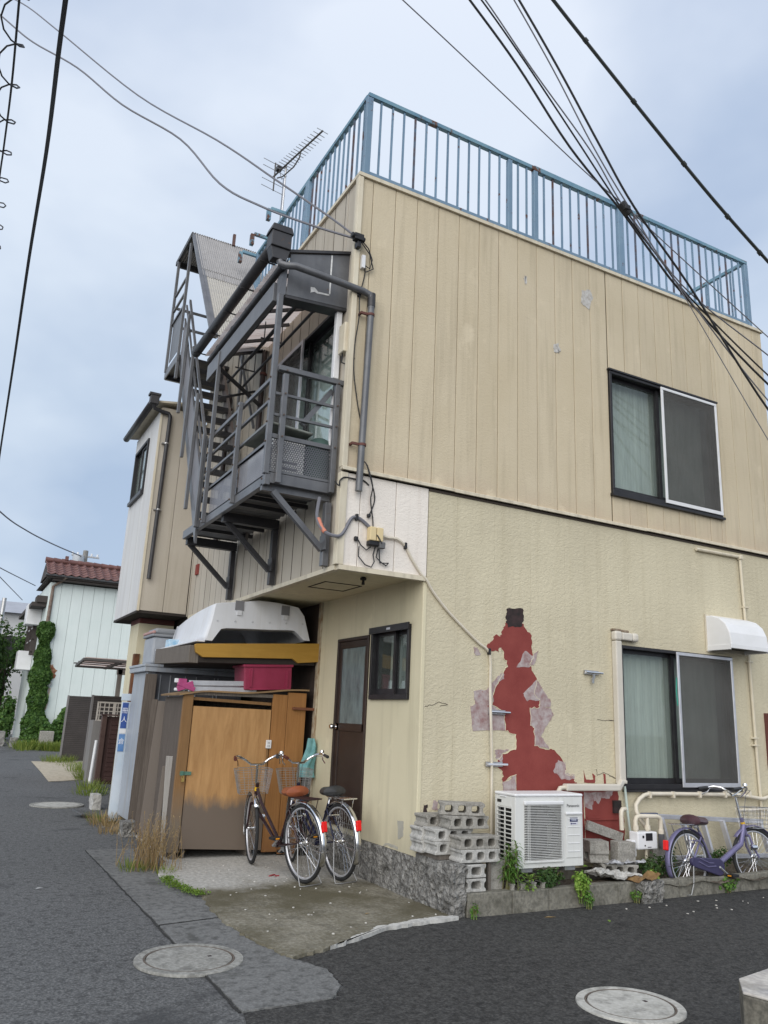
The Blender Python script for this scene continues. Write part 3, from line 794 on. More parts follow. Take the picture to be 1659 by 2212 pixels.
part(MB().box(WX0-.02, WX1+.02, -0.05, -0.004, WZ0-.03, WZ0-.001), 'window_sill', DARKALU)
W2 = slider(LW[0], LW[1], LW[2], LW[3], 3.29, True, ALU, CURTAIN)
mb = MB(); mb.box(LW[0]-.01, LW[1]+.01, -0.05, -0.003, LW[2]-.025, LW[2]-.001)
part(mb, 'window_sill', DARKALU)
mb = MB(); mb.tube([(3.275, -0.035, 2.1), (3.262, -0.036, 1.95), (3.272, -0.036, 1.8)], 0.008, 5)
part(mb, 'green_tape', mat('green_tape', (0.05, 0.3, 0.22), rough=0.6), W2)
W3 = slider(VY0, VY1, VZ0, VZ1, 0.565, False, None, CURT_D, axis='y', base=0.0, sgn=1)
mb = MB(); mb.box(-0.045, -0.031, VY0-.015, VY1+.02, VZ1-.05, VZ1+.015); part(mb, 'window_drip', DARKALU)
mb = MB(); mb.box(-0.0475, -0.0455, 0.545, 0.62, VZ1-.03, VZ1-.008); part(mb, 'label_sticker', ALU)
W4 = slider(UY0, UY1, UZ0, UZ1, 1.15, False, None, mat('white_net_curtain', (.70, .76, .75), (.55, .6, .6), 2, .9, stretch=(6, 6, .6)), axis='y', base=-0.9, sgn=1, glass=GLASS)
mb = MB(); frame(mb, 1.16, UY1-.02, UZ0+.03, UZ1-.012, 0.045, -0.952, -0.932, 'y'); part(mb, 'screen_frame', ALU, W4)
mb = MB(); mb.box(-0.944, -0.94, 1.206, UY1-.066, UZ0+.076, UZ1-.058); part(mb, 'insect_screen', MESHM, W4)
# ---- side door
DOOR = part(frame(MB(), DY0, DY1, DZ0, DZ1, 0.035, -0.02, 0.05, 'y'), 'door', BROWN_D, bevel=0.003, seg=1)
mb = MB()
mb.box(-0.004, 0.03, DY0+.036, DY1-.036, 0.466, 0.60).box(-0.004, 0.03, DY0+.036, DY1-.036, 1.375, 1.455).box(-0.004, 0.03, DY0+.036, DY1-.036, 2.25, 2.324)
mb.box(-0.004, 0.03, DY0+.036, DY0+.095, 0.60, 2.25).box(-0.004, 0.03, DY1-.105, DY1-.036, 0.60, 2.25)
part(mb, 'door_leaf', BROWN_D, DOOR, bevel=0.003, seg=1)
mb = MB(); mb.box(0.008, 0.02, DY0+.095, DY1-.105, 0.60, 1.375); part(mb, 'door_panel', BROWN_D, DOOR)
mb = MB(); mb.box(0.006, 0.012, DY0+.095, DY1-.105, 1.455, 2.25); part(mb, 'door_pane', FROST, DOOR)
mb = MB(); mb.box(0.06, 0.08, DY0, DY1, DZ0, DZ1); part(mb, 'door_backing', CURT_D, DOOR)
mb = MB(); mb.lathe([(0.0, -0.075), (0.022, -0.075), (0.03, -0.06), (0.022, -0.04), (0.012, -0.035), (0.012, -0.012), (0.03, -0.01), (0.03, -0.003)], (0.0, 1.765, 1.415), 'x', 14); part(mb, 'door_knob', CHROME, DOOR, smooth=True)
# fittings on the walls
mb = MB(); mb.box(4.74, 4.83, -0.06, -0.002, 1.15, 1.78); part(mb, 'door_frame', mat('red_brown_trim', (0.12, 0.04, 0.035), rough=0.6))
# post and old downpipe beside the shed recess, and dark closing walls of the recess
mb = MB(); mb.box(-0.03, 0.03, 2.302, 2.36, 0.03, 2.834)
part(mb, 'recess_post', mat('flaking_post', (0.5, 0.45, 0.34), (0.24, 0.15, 0.08), 9, 0.8, stretch=(4, 4, 1)))
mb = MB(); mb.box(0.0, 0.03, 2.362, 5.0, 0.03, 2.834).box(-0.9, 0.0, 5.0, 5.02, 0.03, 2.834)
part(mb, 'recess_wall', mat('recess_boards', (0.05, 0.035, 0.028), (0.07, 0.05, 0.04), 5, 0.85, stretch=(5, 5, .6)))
mb = MB(); mb.lathe([(0.02, 0), (0.032, -0.012), (0.03, -0.03), (0.012, -0.035), (0.016, -0.075), (0.0, -0.08)], (-0.43, 0.42, 2.835), 'z', 12)
part(mb, 'soffit_lamp_holder', BLACKP, smooth=True)
mb = MB(); frame(mb, -0.62, -0.2, 0.9, 1.35, 0.014, 0, 0.01)
mb2 = MB()
for (x, y, z) in mb.v: mb2.v.append((x, z, 2.829+y*.5))
mb2.f = mb.f
part(mb2, 'soffit_hatch', DARKGAP)
# ------------------------------------------------------------------ roof railing
RAIL = thing('roof_railing', 'light blue rusting metal railing round the edge of the flat roof', 'railing', (2, 0.05, 6.925))
ZB, ZT = 6.925, 7.93
def rbox(name, m, *bx, **k):
    mb = MB()
    for b in bx: mb.box(*b)
    return mb.build(name, m, RAIL, **k)
rbox('top_rail', BLUE_L, (-0.87, 1.33, -0.025, 0.025, ZT-.045, ZT), (1.331, 2.69, -0.03, 0.03, ZT-.055, ZT+.004), (2.691, 5.09, -0.025, 0.025, ZT-.045, ZT))
rbox('top_rail', BLUE_L, (-0.875, -0.825, 0.026, 3.5, ZT-.045, ZT))
rbox('bottom_rail', BLUE, (-0.82, 5.03, -0.018, 0.018, ZB+.012, ZB+.047))
rbox('bottom_rail', BLUE, (-0.868, -0.832, 0.04, 3.5, ZB+.012, ZB+.047))
for x, w in ((-0.85, .034), (0.985, .028), (1.36, .03), (2.705, .045), (5.06, .034)):
    rbox('rail_post', BLUE, (x-w, x+w, -0.028, 0.028, ZB, ZT-.056), bevel=0.004, seg=1)
for y, w in ((1.62, .055), (3.46, .04)):
    rbox('rail_post', BLUE, (-0.88, -0.82, y-w, y+w, ZB, ZT-.046), bevel=0.004, seg=1)
k = 0
bal = None
def balusters(xs, fx):
    global bal
    for i, x in enumerate(xs):
        p = fx(x)
        if bal is None:
            mb = MB(); mb.box(p[0]-.0095, p[0]+.0095, p[1]-.0095, p[1]+.0095, ZB+.047, ZT-.046)
            bal = mb.build('baluster', BLUE, RAIL)
            bal_r = bal
        elif random.random() < 0.16:
            mb = MB(); mb.box(p[0]-.0095, p[0]+.0095, p[1]-.0095, p[1]+.0095, ZB+.047, ZT-.046)
            mb.build('baluster', RUSTY, RAIL)
        else: share(bal, 'baluster', RAIL, (p[0], p[1], (ZB+ZT+.001)/2))
def span(a, b, n): return [a+(b-a)*(i+1)/(n+1) for i in range(n)]
balusters(span(-0.85, 0.985, 12)+span(0.985, 1.36, 2)+span(1.36, 2.705, 9)+span(2.705, 5.06, 17), lambda x: (x, 0))
balusters(span(-0.02, 1.62, 12)+span(1.62, 3.46, 13), lambda y: (-0.85, y))
# far sides of the railing seen through the bars
rbox('top_rail', BLUE_L, (5.04, 5.085, 0.03, 4.8, ZT-.045, ZT))
balusters(span(0.03, 4.8, 22), lambda y: (5.06, y))
rbox('rail_post', BLUE, (5.03, 5.09, 2.2, 2.28, ZB, ZT-.046)); rbox('rail_post', BLUE, (5.03, 5.09, 4.72, 4.8, ZB, ZT-.046))
rbox('bottom_rail', BLUE, (5.045, 5.075, 0.03, 4.72, ZB+.012, ZB+.047))
# three clothes pole brackets outside the left rail
for y in (2.35, 3.0, 3.5):
    mb = MB(); mb.box(-1.08, -0.876, y-.02, y+.02, 7.86, 7.90).box(-1.13, -1.08, y-.03, y+.03, 7.70, 7.86)
    mb.build('pole_bracket', BLUE_L, RAIL)

# ------------------------------------------------------------------ balcony
BAL = thing('balcony', 'dark grey steel balcony with perforated screens and lean-to roof', 'balcony', (-1.25, 1.5, 3.5))
def bp(mb, name, m=GREYMET, **k): return mb.build(name, m, BAL, **k)
XO, XI, Y0, Y1, ZD = -1.60, -0.93, 0.15, 3.05, 3.50
bp(MB().box(XO, XO+.05, Y0, Y1-.06, ZD, ZD+.10), 'edge_beam', bevel=.003, seg=1)
bp(MB().box(XO+.051, XI, Y0, Y0+.06, ZD+.02, ZD+.12), 'edge_beam', bevel=.003, seg=1)
bp(MB().box(XO+.0, XI, Y0+.061, Y0+.11, ZD-.04, ZD+.018), 'joist')
for y in (1.55, 2.98):
    bp(MB().box(XO+.051, XI, y-.04, y+.04, ZD-.06, ZD+.04), 'joist', BLACKMET)
for y in (.75, 1.05, 2.0, 2.4):
    bp(MB().box(XO+.051, XI, y-.02, y+.02, ZD, ZD+.04), 'joist', BLACKMET)
mb = MB()
n = 22
mb.grid(lambda u, v: (XO+.055+(XI-XO-.06)*v, Y0+.12+(Y1-Y0-.2)*u, ZD+.06+0.022*(1 if int(u*n*2+.25) % 2 else 0)), n*4, 1)
bp(mb, 'deck', mat('deck_sheet', (0.13, 0.13, 0.135), (0.2, 0.2, 0.2), 4, 0.5, 0.3, spot=(.12, .07, .05), spot_sc=8, spot_t=.66), thick=0.004)
# wall posts, brackets
for y, m in ((0.2, GREYMET), (1.57, BLACKMET), (3.02, BLACKMET)):
    bp(MB().box(-0.985, -0.925, y-.035, y+.035, 2.84, ZD-.061), 'wall_post', m, bevel=.003, seg=1)
    bp(MB().bar((-1.50, y, 3.46), (-0.985, y, 2.99), .05, .05, (0, 1, 0)), 'brace', m)
    bp(MB().box(-0.995, -0.985, y-.09, y+.035, 3.03, 3.12).box(-1.0, -.985, y-.1, y+.0, 2.98, 3.06), 'gusset_plate', m)
# posts
bp(MB().box(XO-.02, XO+.03, Y0-.01, Y0+.04, ZD+.1, 5.40), 'post', bevel=.003, seg=1)
bp(MB().box(XO+.085, XO+.135, Y0-.05, Y0-.005, ZD+.02, 4.58), 'post', bevel=.003, seg=1)
bp(MB().box(-0.985, -0.935, Y0-.05, Y0-.005, ZD+.02, 4.60), 'post', bevel=.003, seg=1)
for y, z in ((1.03, 4.58), (2.30, 4.60)):
    bp(MB().box(XO-.045, XO-.002, y-.022, y+.022, ZD+.01, z), 'post', bevel=.003, seg=1)
bp(MB().box(XO-.045, XO-.002, 2.02, 2.06, ZD+.01, 5.56), 'post', bevel=.003, seg=1)
# rails on the street side and near end
for z, h in ((4.57, .04), (4.34, .028), (4.12, .028), (3.93, .03)):
    bp(MB().box(XO-.001, XO+.028, Y0+.045, 2.42, z-h, z), 'rail', bevel=.002, seg=1)
bp(MB().box(XO+.032, -0.89, Y0-.055, Y0-.005, 4.60, 4.65), 'rail', bevel=.003, seg=1)
for z in (4.40, 4.19):
    bp(MB().box(XO+.035, -0.92, Y0-.002, Y0+.024, z-.026, z), 'rail', bevel=.002, seg=1)
bp(MB().bar((-1.27, .20, 4.15), (-0.985, .20, 4.56), .045, .045), 'brace')
bp(MB().box(XO+.032, -0.93, Y0+.0, Y0+.03, 3.95, 3.99).box(XO+.032, -0.93, Y0, Y0+.03, 3.625, 3.65), 'screen_frame')
hp = hole_plate(XO+.04, -0.94, 3.65, 3.95, .0235, .0205, .0086)
hp.v = [(x, Y0+.02, z) for x, y, z in hp.v]
bp(hp, 'perforated_screen', mat('perforated_zinc', (0.11, 0.11, 0.125), (0.15, 0.15, 0.165), 5, .45, .3))
for ya, yb in ((0.22, 1.0), (1.06, 2.0)):
    hp = hole_plate(ya, yb, 3.60, 3.90, .019, .012, .0042, stagger=True)
    hp.v = [(XO+.02, x, z) for x, y, z in hp.v]
    bp(hp, 'mesh_screen', mat('mesh_zinc', (0.22, 0.22, 0.24), (0.28, 0.28, 0.30), 5, .45, .3))
    bp(MB().box(XO+.0, XO+.034, ya, yb, 3.585, 3.60).box(XO, XO+.034, ya, yb, 3.90, 3.928), 'screen_frame')
bm_ = MB()
for y, x in ((1.03, XO-.046), (2.04, XO-.046), (2.30, XO-.046), (.165, XO-.021)):
    for z in (3.56, 3.92, 4.11, 4.33, 4.55): bm_.lathe([(0, -.012), (.010, -.010), (.010, 0)], (x, y, z-.014), 'x', 6)
for x in (XO+.11, -.96):
    for z in (3.97, 4.18, 4.39, 4.62): bm_.lathe([(0, -.010), (.009, -.008), (.009, 0)], (x, Y0-.056, z-.013), 'y', 6)
bp(bm_, 'bolts', mat('bolt_rust', (.10, .07, .055), rough=.6))['kind'] = 'stuff'
# lean-to roof
bp(MB().box(XO-.03, XO+.02, Y0+.13, 2.55, 5.38, 5.58), 'eave_beam', bevel=.003, seg=1)
NC = 60
mb = MB()
def sheet(u, v):
    y = Y0+.12+(2.62-Y0-.12)*u; x = -0.9+(-1.66+0.9)*v
    return (x, y, 6.02-.28*v+.012*math.sin(u*NC*2*math.pi/1.5))
mb.grid(sheet, NC*4, 4)
ROOFP = None
m, nt, b = nodemat('pale_corrugated_plastic')
b.inputs['Base Color'].default_value = (.62, .50, .44, 1); b.inputs['Roughness'].default_value = .5
tl = nt.nodes.new('ShaderNodeBsdfTranslucent'); tl.inputs[0].default_value = (.72, .60, .54, 1)
mx = nt.nodes.new('ShaderNodeMixShader'); mx.inputs[0].default_value = .75
nt.links.new(b.outputs[0], mx.inputs[1]); nt.links.new(tl.outputs[0], mx.inputs[2]); nt.links.new(mx.outputs[0], nt.nodes['Material Output'].inputs[0])
nt.links.new(mixc(nt, ramp(nt, noise(nt, pos_vec(nt, (1, 5, 1)), 1.4, 4, .6), .4, .62), (.96, .90, .86), (.80, .68, .62)), tl.inputs[0])
ROOFP = m
bp(mb, 'roof_sheet', ROOFP)
for y in (.42, .85, 1.28, 1.72, 2.15, 2.55):
    bp(MB().bar((-0.93, y, 5.97), (-1.6, y, 5.72), .03, .035), 'rafter', BLACKMET)
for x, z in ((-1.1, 5.865), (-1.38, 5.762)):
    bp(MB().box(x-.014, x+.014, Y0+.25, 2.6, z-.03, z), 'purlin', BLACKMET)
# clothes poles under the roof and their hangers
for x in (-1.32, -1.12):
    bp(MB().tube([(x, .3, 5.52), (x, 2.7, 5.50)], .016, 8), 'clothes_pole', BLACKMET)
for y in (.55, 1.4, 2.3):
    bp(MB().box(-1.36, -1.08, y-.006, y+.006, 5.535, 5.55).box(-1.325, -1.315, y-.005, y+.005, 5.55, 5.75).box(-1.125, -1.115, y-.005, y+.005, 5.55, 5.83), 'pole_hanger', BLACKMET)
bp(MB().bar((-1.60, 2.02, 4.98), (-1.0, 2.6, 5.42), .03, .03), 'brace', BLACKMET)
bp(MB().bar((-1.60, 2.06, 5.36), (-0.95, 2.45, 5.18), .035, .035), 'brace', BLACKMET)
# closing box at the near end of the roof: sloped top, open from below
mb = MB()
gp = [(-1.545, 5.405), (-0.86, 5.455), (-0.86, 6.065), (-1.53, 5.85)]
mb.prism([(x, Y0+.0, z) for x, z in gp], (0, 0, 0), (0, .012, 0))
bp(mb, 'gable_panel', bevel=.002, seg=1)
bp(MB().prism([(-1.548, Y0-.002, 5.403), (-0.862, Y0-.002, 5.453), (-0.862, Y0+.16, 5.453), (-1.6, Y0+.16, 5.403)], (0, 0, -.03), (0, 0, -.003)), 'gable_bottom', BLACKMET)
bp(MB().prism([(-1.551, Y0-.001, 5.405), (-1.60, Y0+.1, 5.375), (-1.60, Y0+.13, 5.60), (-1.551, Y0-.001, 5.80)], (-.004, 0, 0), (.0, 0, 0)), 'gable_cheek', GREYMET)
bp(MB().prism([(-1.56, Y0-.02, 5.851), (-0.85, Y0-.02, 6.072), (-0.85, Y0-.02, 6.102), (-1.56, Y0-.02, 5.881)], (0, 0, 0), (0, .12, 0)), 'gable_cap', BLACKMET)
bp(MB().prism([(-1.45, Y0+.0, 5.885), (-0.86, Y0, 6.075), (-0.86, Y0, 6.15), (-1.45, Y0, 5.965)], (0, .11, 0), (0, .16, 0)), 'flashing', CREAM)
PW = mat('white_paint_mark', (.72, .72, .7), (.5, .5, .5), 30, .8)
bp(MB().box(-1.105, -1.09, Y0-.003, Y0-.0005, 5.55, 5.985), 'paint_mark', PW)
bp(MB().prism([(x, 0, z) for x, z in jag([(-1.30, 5.50), (-1.26, 5.525), (-1.22, 5.515), (-1.10, 5.53), (-1.10, 5.545), (-1.22, 5.535), (-1.26, 5.57), (-1.30, 5.565)], 2, .003)], (0, Y0-.003, 0), (0, Y0-.0005, 0)), 'paint_mark', PW)

# gutter and downpipe of the lean-to
GUT = thing('gutter', 'black double gutter with hopper and bent downpipe at house corner', 'gutter', (-1.7, .2, 5.8))
def half_pipe(ya, yb, x, z, r):
    mb = MB(); n = 9
    mb.grid(lambda u, v: (x+r*math.cos(math.pi*(1+v)), ya+(yb-ya)*u, z+r*math.sin(math.pi*(1+v))), 2, n)
    return mb
half_pipe(.12, 2.95, -1.70, 5.90, .055).build('gutter_channel', BLACKMET, GUT, smooth=True, thick=.006)
MB().tube([(-1.60, .16, 5.70), (-1.60, 2.6, 5.68)], .036, 10).build('gutter_pipe', BLACKMET, GUT, smooth=True)
for y in (.7, 1.15, 1.65, 2.2):
    MB().tube([(-1.60, y, 5.692), (-1.60, y+.03, 5.692)], .04, 10).build('pipe_collar', BLACKMET, GUT, smooth=True)
for y in (.4, 1.0, 1.6, 2.2, 2.8):
    MB().box(-1.76, -1.60, y-.008, y+.008, 5.835, 5.845).build('gutter_bracket', BLACKMET, GUT)
mb = MB(); mb.prism([(-1.77, .04, 5.82), (-1.57, .04, 5.82), (-1.57, .04, 5.98), (-1.77, .04, 5.98)], (0, 0, 0), (0, .15, 0))
mb.prism([(-1.785, .03, 5.98), (-1.555, .03, 5.98), (-1.575, .03, 6.05), (-1.765, .03, 6.05)], (0, 0, 0), (0, .17, 0))
mb.prism([(-1.74, .06, 5.70), (-1.60, .06, 5.70), (-1.57, .06, 5.82), (-1.77, .06, 5.82)], (0, 0, 0), (0, .11, 0))
mb.build('hopper', BLACKMET, GUT, bevel=.006)
mb = MB(); mb.tube([(-1.66, .10, 5.71), (-1.65, .075, 5.66), (-1.60, .04, 5.64), (-1.52, .01, 5.645), (-1.1, -.03, 5.60), (-.82, -.055, 5.565), (-.755, -.06, 5.545), (-.735, -.06, 5.50), (-.735, -.06, 5.40)], .035, 12)
mb.build('downpipe', GREYMET, GUT, smooth=True)
MB().tube([(-.735, -.06, 5.40), (-.765, -.06, 3.53)], .033, 12).build('downpipe', GREYMET, GUT, smooth=True)
MB().tube([(-.735, -.06, 5.56), (-.735, -.06, 5.42)], .039, 12).build('pipe_elbow', BLACKMET, GUT, smooth=True)
for x, z in ((-.737, 5.33), (-.755, 3.98)):
    mb = MB(); mb.tube([(x, -.06, z-.012), (x, -.06, z+.012)], .04, 12).box(x-.11, x-.03, -.07, -.05, z-.012, z+.012).box(x-.11, x-.09, -.05, 0, z-.01, z+.01)
    mb.build('pipe_clip', mat('rust_clip', (.12, .045, .035), rough=.7), GUT)
MB().tube([(-.86, -.02, 5.60), (-.86, -.02, 5.53)], .02, 6).box(-.88, -.84, -.035, 0, 5.52, 5.55).build('pipe_clip', BLACKMET, GUT)

# things on the balcony
A2 = thing('air_conditioner', 'white outdoor unit standing behind the perforated balcony screen', 'air conditioner', (-1.3, .5, 3.58))
MB().box(-1.52, -1.2, .24, .95, 3.60, 4.02).build('casing', ACW, A2, bevel=.01)
MB().box(-1.45, -1.27, .232, .2385, 3.70, 3.72).box(-1.45, -1.27, .232, .2385, 3.76, 3.78).build('rib', CABLEG, A2)
mb = MB()
def tray(u, v):
    x = -1.60+.44*u; y = .17+.75*v
    e_ = max(abs(u-.5)*2, abs(v-.5)*2)
    return (x, y, 4.10+.03*(1-e_**3)-.03*(u))
mb.grid(tray, 10, 10)
tag(mb.build('cover_board', mat('olive_board', (.24, .255, .225), (.17, .18, .16), 5, .6), smooth=True, thick=.02), 'curved olive grey board lying on the balcony air conditioner', 'board')
mb = MB(); mb.lathe([(.14, 0), (.135, .06), (.11, .11), (.06, .14), (0, .15)], (-1.02, .33, 3.95), 'z', 16); mb.lathe([(.15, -.33), (.14, 0)], (-1.02, .33, 3.95), 'z', 16)
tag(mb.build('covered_bucket', mat('green_tarp', (.055, .10, .085), (.04, .075, .065), 8, .7), smooth=True), 'dark green rounded bundle behind the balcony corner post', 'bundle')
EB = thing('meter_box', 'small cream box hanging high beside the balcony corner', 'box', (-.95, .08, 5.0))
MB().box(-.965, -.9, .03, .16, 4.93, 5.24).build('case', CREAM, EB, bevel=.008)
MB().tube([(-.94, .1, 4.93), (-.95, .09, 4.83), (-.9, .05, 4.80), (-.86, -.01, 4.86)], .008, 6).build('lead', CABLEM, EB)
WH = thing('hose_cover', 'white strip cover running down beside the balcony window', 'pipe cover', (-.93, .22, 4.5))
MB().box(-.985, -.925, .19, .25, 4.70, 5.42).build('strip', WHITE, WH, bevel=.006)
MB().box(-.975, -.93, .2, .24, 3.62, 4.55).build('strip', WHITE, WH, bevel=.006)

# ------------------------------------------------------------------ outside staircase
ST = thing('staircase', 'steep dark grey steel staircase with corrugated roof climbing to the roof', 'staircase', (-1.3, 3.3, 3.5))
def sp(mb, name, m=GREYMET, **k): return mb.build(name, m, ST, **k)
XS0, XS1 = -1.62, -1.02
P0 = (2.36, 3.50); P1 = (4.26, 6.42)
sl = (P1[1]-P0[1])/(P1[0]-P0[0])
zl = lambda y: P0[1]+(y-P0[0])*sl
def para(x, w, y0, y1, dz0, dz1):
    return MB().prism([(x, y0, zl(y0)+dz0), (x, y1, zl(y1)+dz0), (x, y1, zl(y1)+dz1), (x, y0, zl(y0)+dz1)], (0, 0, 0), (w, 0, 0))
sp(para(XS0+.005, .03, 2.36, 4.26, -.16, .10), 'stringer')
sp(para(XS1, .03, 2.36, 4.26, -.16, .10), 'stringer', mat('rusty_stringer', (.13, .095, .08), (.17, .15, .14), 4, .6))
NT = 12
for i in range(NT):
    z = 3.74+.225*i; y = P0[0]+(z-P0[1])/sl
    sp(MB().box(XS0+.036, XS1-.001, y-.06, y+.14, z-.028, z).box(XS0+.036, XS1-.001, y-.06, y-.035, z-.075, z-.0281), 'tread', BLACKMET)
# outer side: sheet panels between inclined rails, hanging posts
sp(para(XS0-.008, .004, 2.44, 4.2, .12, .62), 'side_panel', mat('panel_grey', (.17, .17, .185), (.22, .22, .235), 3, .55, streak=.4, streak_c=(.1, .09, .09)))
sp(para(XS0-.012, .03, 2.28, 4.02, 1.10, 1.15), 'handrail')
sp(para(XS0-.012, .025, 2.3, 4.2, .84, .875), 'rail')
sp(para(XS0-.012, .025, 2.3, 4.2, .63, .66), 'rail')
sp(para(XS0-.012, .025, 2.3, 4.2, .10, .125), 'rail')
for y, zt in ((2.785, 5.30), (3.30, 6.15), (3.80, 6.85), (4.235, 8.22)):
    sp(MB().box(XS0-.052, XS0-.013, y-.022, y+.022, zl(y)-.33, zt), 'post', bevel=.003, seg=1)
sp(MB().box(XS0-.04, XS0-.012, 2.262, 2.31, 3.51, 4.62), 'post', bevel=.003, seg=1)
sp(MB().box(XS1+.04, XS1+.07, 3.36, 3.40, 5.3, 7.05), 'post', bevel=.003, seg=1)
sp(para(XS1+.035, .03, 2.6, 4.2, 1.06, 1.10), 'handrail')
# landing
LY0, LY1, LZ = 4.22, 4.98, 6.42
sp(MB().box(XS0-.03, -0.9, LY0, LY1, LZ-.04, LZ), 'landing_deck', BLACKMET)
sp(MB().box(XS0-.045, XS0-.031, LY0-.02, LY1+.02, LZ-.10, LZ+.02), 'landing_beam')
sp(MB().box(XS0-.03, -0.9, LY1+.0, LY1+.04, LZ-.10, LZ+.02), 'landing_beam')
sp(MB().box(XS0-.06, XS0-.02, LY1-.04, LY1, LZ, 8.34), 'post', bevel=.003, seg=1)
sp(MB().box(XS0-.025, XS0-.02, 4.3, 4.88, LZ+.12, LZ+.78), 'side_panel', GREYMET)
for z in (LZ+.80, LZ+1.02, LZ+1.28):
    sp(MB().box(XS0-.045, XS0-.015, 4.26, 4.94, z-.03, z), 'rail')
for z in (LZ+.80, LZ+1.1):
    sp(MB().box(XS0-.02, -.95, LY1-.03, LY1, z-.035, z), 'rail')
# roof over the stair: flat part over the landing, slope running down with the flight
AP = (4.21, 8.37); LOW = (2.42, 5.93)
rs = (AP[1]-LOW[1])/(AP[0]-LOW[0])
ROOFS = mat('aged_corrugated_sheet', (.30, .29, .285), (.37, .355, .345), 2.2, .6, stretch=(1, .4, .4), streak=.5, streak_c=(.2, .19, .18))
ROOFS2 = mat('translucent_aged_sheet', (.44, .42, .375), (.38, .36, .33), 2.2, .6, stretch=(.5, 1, 6))
def corr(y0, y1, x0, x1, m, lift):
    mb = MB(); n = int((x1-x0)/.032)
    def f(u, v):
        y = y0+(y1-y0)*v
        return (x0+(x1-x0)*u, y-lift, LOW[1]+(y-LOW[0])*rs+.010*math.sin(u*n*2*math.pi)+lift*.6)
    mb.grid(f, n*6, 1)
    sp(mb, 'roof_sheet', m, thick=.003)
corr(3.52, 4.23, XS0-.0, -.66, ROOFS, .012)
corr(3.40, 3.60, XS0-.0, -.66, ROOFS, .006)
corr(2.72, 3.42, XS0-.0, -.66, ROOFS2, .0)
corr(2.42, 2.74, XS0-.0, -.66, ROOFS2, -.006)
for t in (.06, .2, .33, .45, .57, .69, .81, .97):
    y = LOW[0]+(AP[0]-LOW[0])*t
    sp(MB().bar((XS0+.03, y+.03, LOW[1]+(y-LOW[0])*rs-.03), (-.7, y+.03, LOW[1]+(y-LOW[0])*rs-.03), .05, .05), 'purlin', mat('old_wood', (.14, .12, .10), rough=.8))
for x in (XS0-.025, XS0+.022):
    sp(MB().bar((x, LOW[0]+.01, LOW[1]), (x, AP[0], AP[1]), .03, .045, (1, 0, 0)), 'barge_rail')
mb = MB()
n = 28
mb.grid(lambda u, v: (XS0-.05+(-.66-XS0+.05)*u, 4.19+(.92)*v, 8.385+.05*v*0+.010*math.sin(u*n*2*math.pi)), n*6, 1)
sp(mb, 'roof_sheet', ROOFS, thick=.004)
sp(MB().box(XS0-.06, XS0-.02, 4.19, 5.11, 8.30, 8.37).box(XS0-.0199, -.68, 5.07, 5.11, 8.28, 8.37).box(XS0-.0199, -.68, 4.55, 4.59, 8.31, 8.37), 'roof_frame', BLACKMET)
sp(MB().box(-1.06, -1.02, 4.16, 4.2, 8.37, 8.56), 'roof_stub', mat('rust_stub', (.12, .07, .06), rough=.8))
# old brown drainpipes on the wall behind the balcony
for i, (y, lab) in enumerate(((2.46, 'dark brown drainpipe on the wall nearest the balcony window'), (3.84, 'dark brown drainpipe on the wall beside the stair treads'))):
    t = thing('drainpipe', lab, 'drainpipe', (-.95, y, 3.6), 'drainpipes behind the balcony')
    MB().tube([(-.955, y, 3.65), (-.955, y, 5.93-.1*i)], .034, 10).build('pipe', mat('brown_pipe', (.035, .024, .022), rough=.5), t, smooth=True)
    for z in (4.4, 5.6):
        MB().tube([(-.955, y, z), (-.955, y, z+.03)], .042, 10).box(-.95, -.905, y-.01, y+.01, z, z+.03).build('clip', mat('rust_clip', (.12, .045, .035), rough=.7), t)

# ------------------------------------------------------------------ antenna
AN = thing('antenna', 'grey yagi television antenna on a thin mast above the roof', 'antenna', (-.39, 4.0, 6.93))
MB().tube([(-.39, 4.0, 6.93), (-.385, 3.98, 9.93)], .017, 8).build('mast', STEEL, AN, smooth=True)
A0 = Vector((-.205, 2.97, 9.93)); A1 = Vector((-.48, 4.305, 9.90)); ad = (A1-A0)
BOOM = mat('boom_dark', (.09, .085, .08), rough=.6)
MB().tube([A0, A1], .014, 6).build('boom', BOOM, AN)
MB().tube([A0+ad*.42-Vector((0, 0, .0)), A0+ad*.44-Vector((0, 0, .10)), A0+ad*.55-Vector((0, 0, .18)), A0+ad*.78-Vector((0, 0, .17)), A0+ad*.9-Vector((0, 0, .10))], .011, 6).build('support_arm', BOOM, AN, smooth=True)
ed = Vector((.98, .18, 0)).normalized()
for i in range(17):
    c = A0+ad*(.005+.82*(i/16)**.9); h = .098+.03*(i/16)
    MB().tube([c-ed*h, c+ed*h], .0055, 5).build('element', STEEL, AN)
for dz in (-.27, -.14, .10, .22):
    c = A0+ad*(.97)+Vector((0, 0.0, dz)); MB().tube([c-ed*.22, c+ed*.22], .0055, 5).build('reflector', STEEL, AN)
MB().tube([A0+ad*.97+Vector((0, 0, -.28)), A0+ad*.97+Vector((0, 0, .24))], .012, 6).build('reflector_mast', BOOM, AN)
MB().box(*sum([[v-.04, v+.04] for v in (A0+ad*.88+Vector((0, 0, .05)))], [])).build('feed_box', BLACKP, AN, bevel=.008)
MB().tube([A0+ad*.86, A0+ad*.8-Vector((0, 0, .2)), (-.40, 4.02, 9.72), (-.40, 4.02, 7.0)], .006, 6).build('feed_cable', CABLEG, AN)

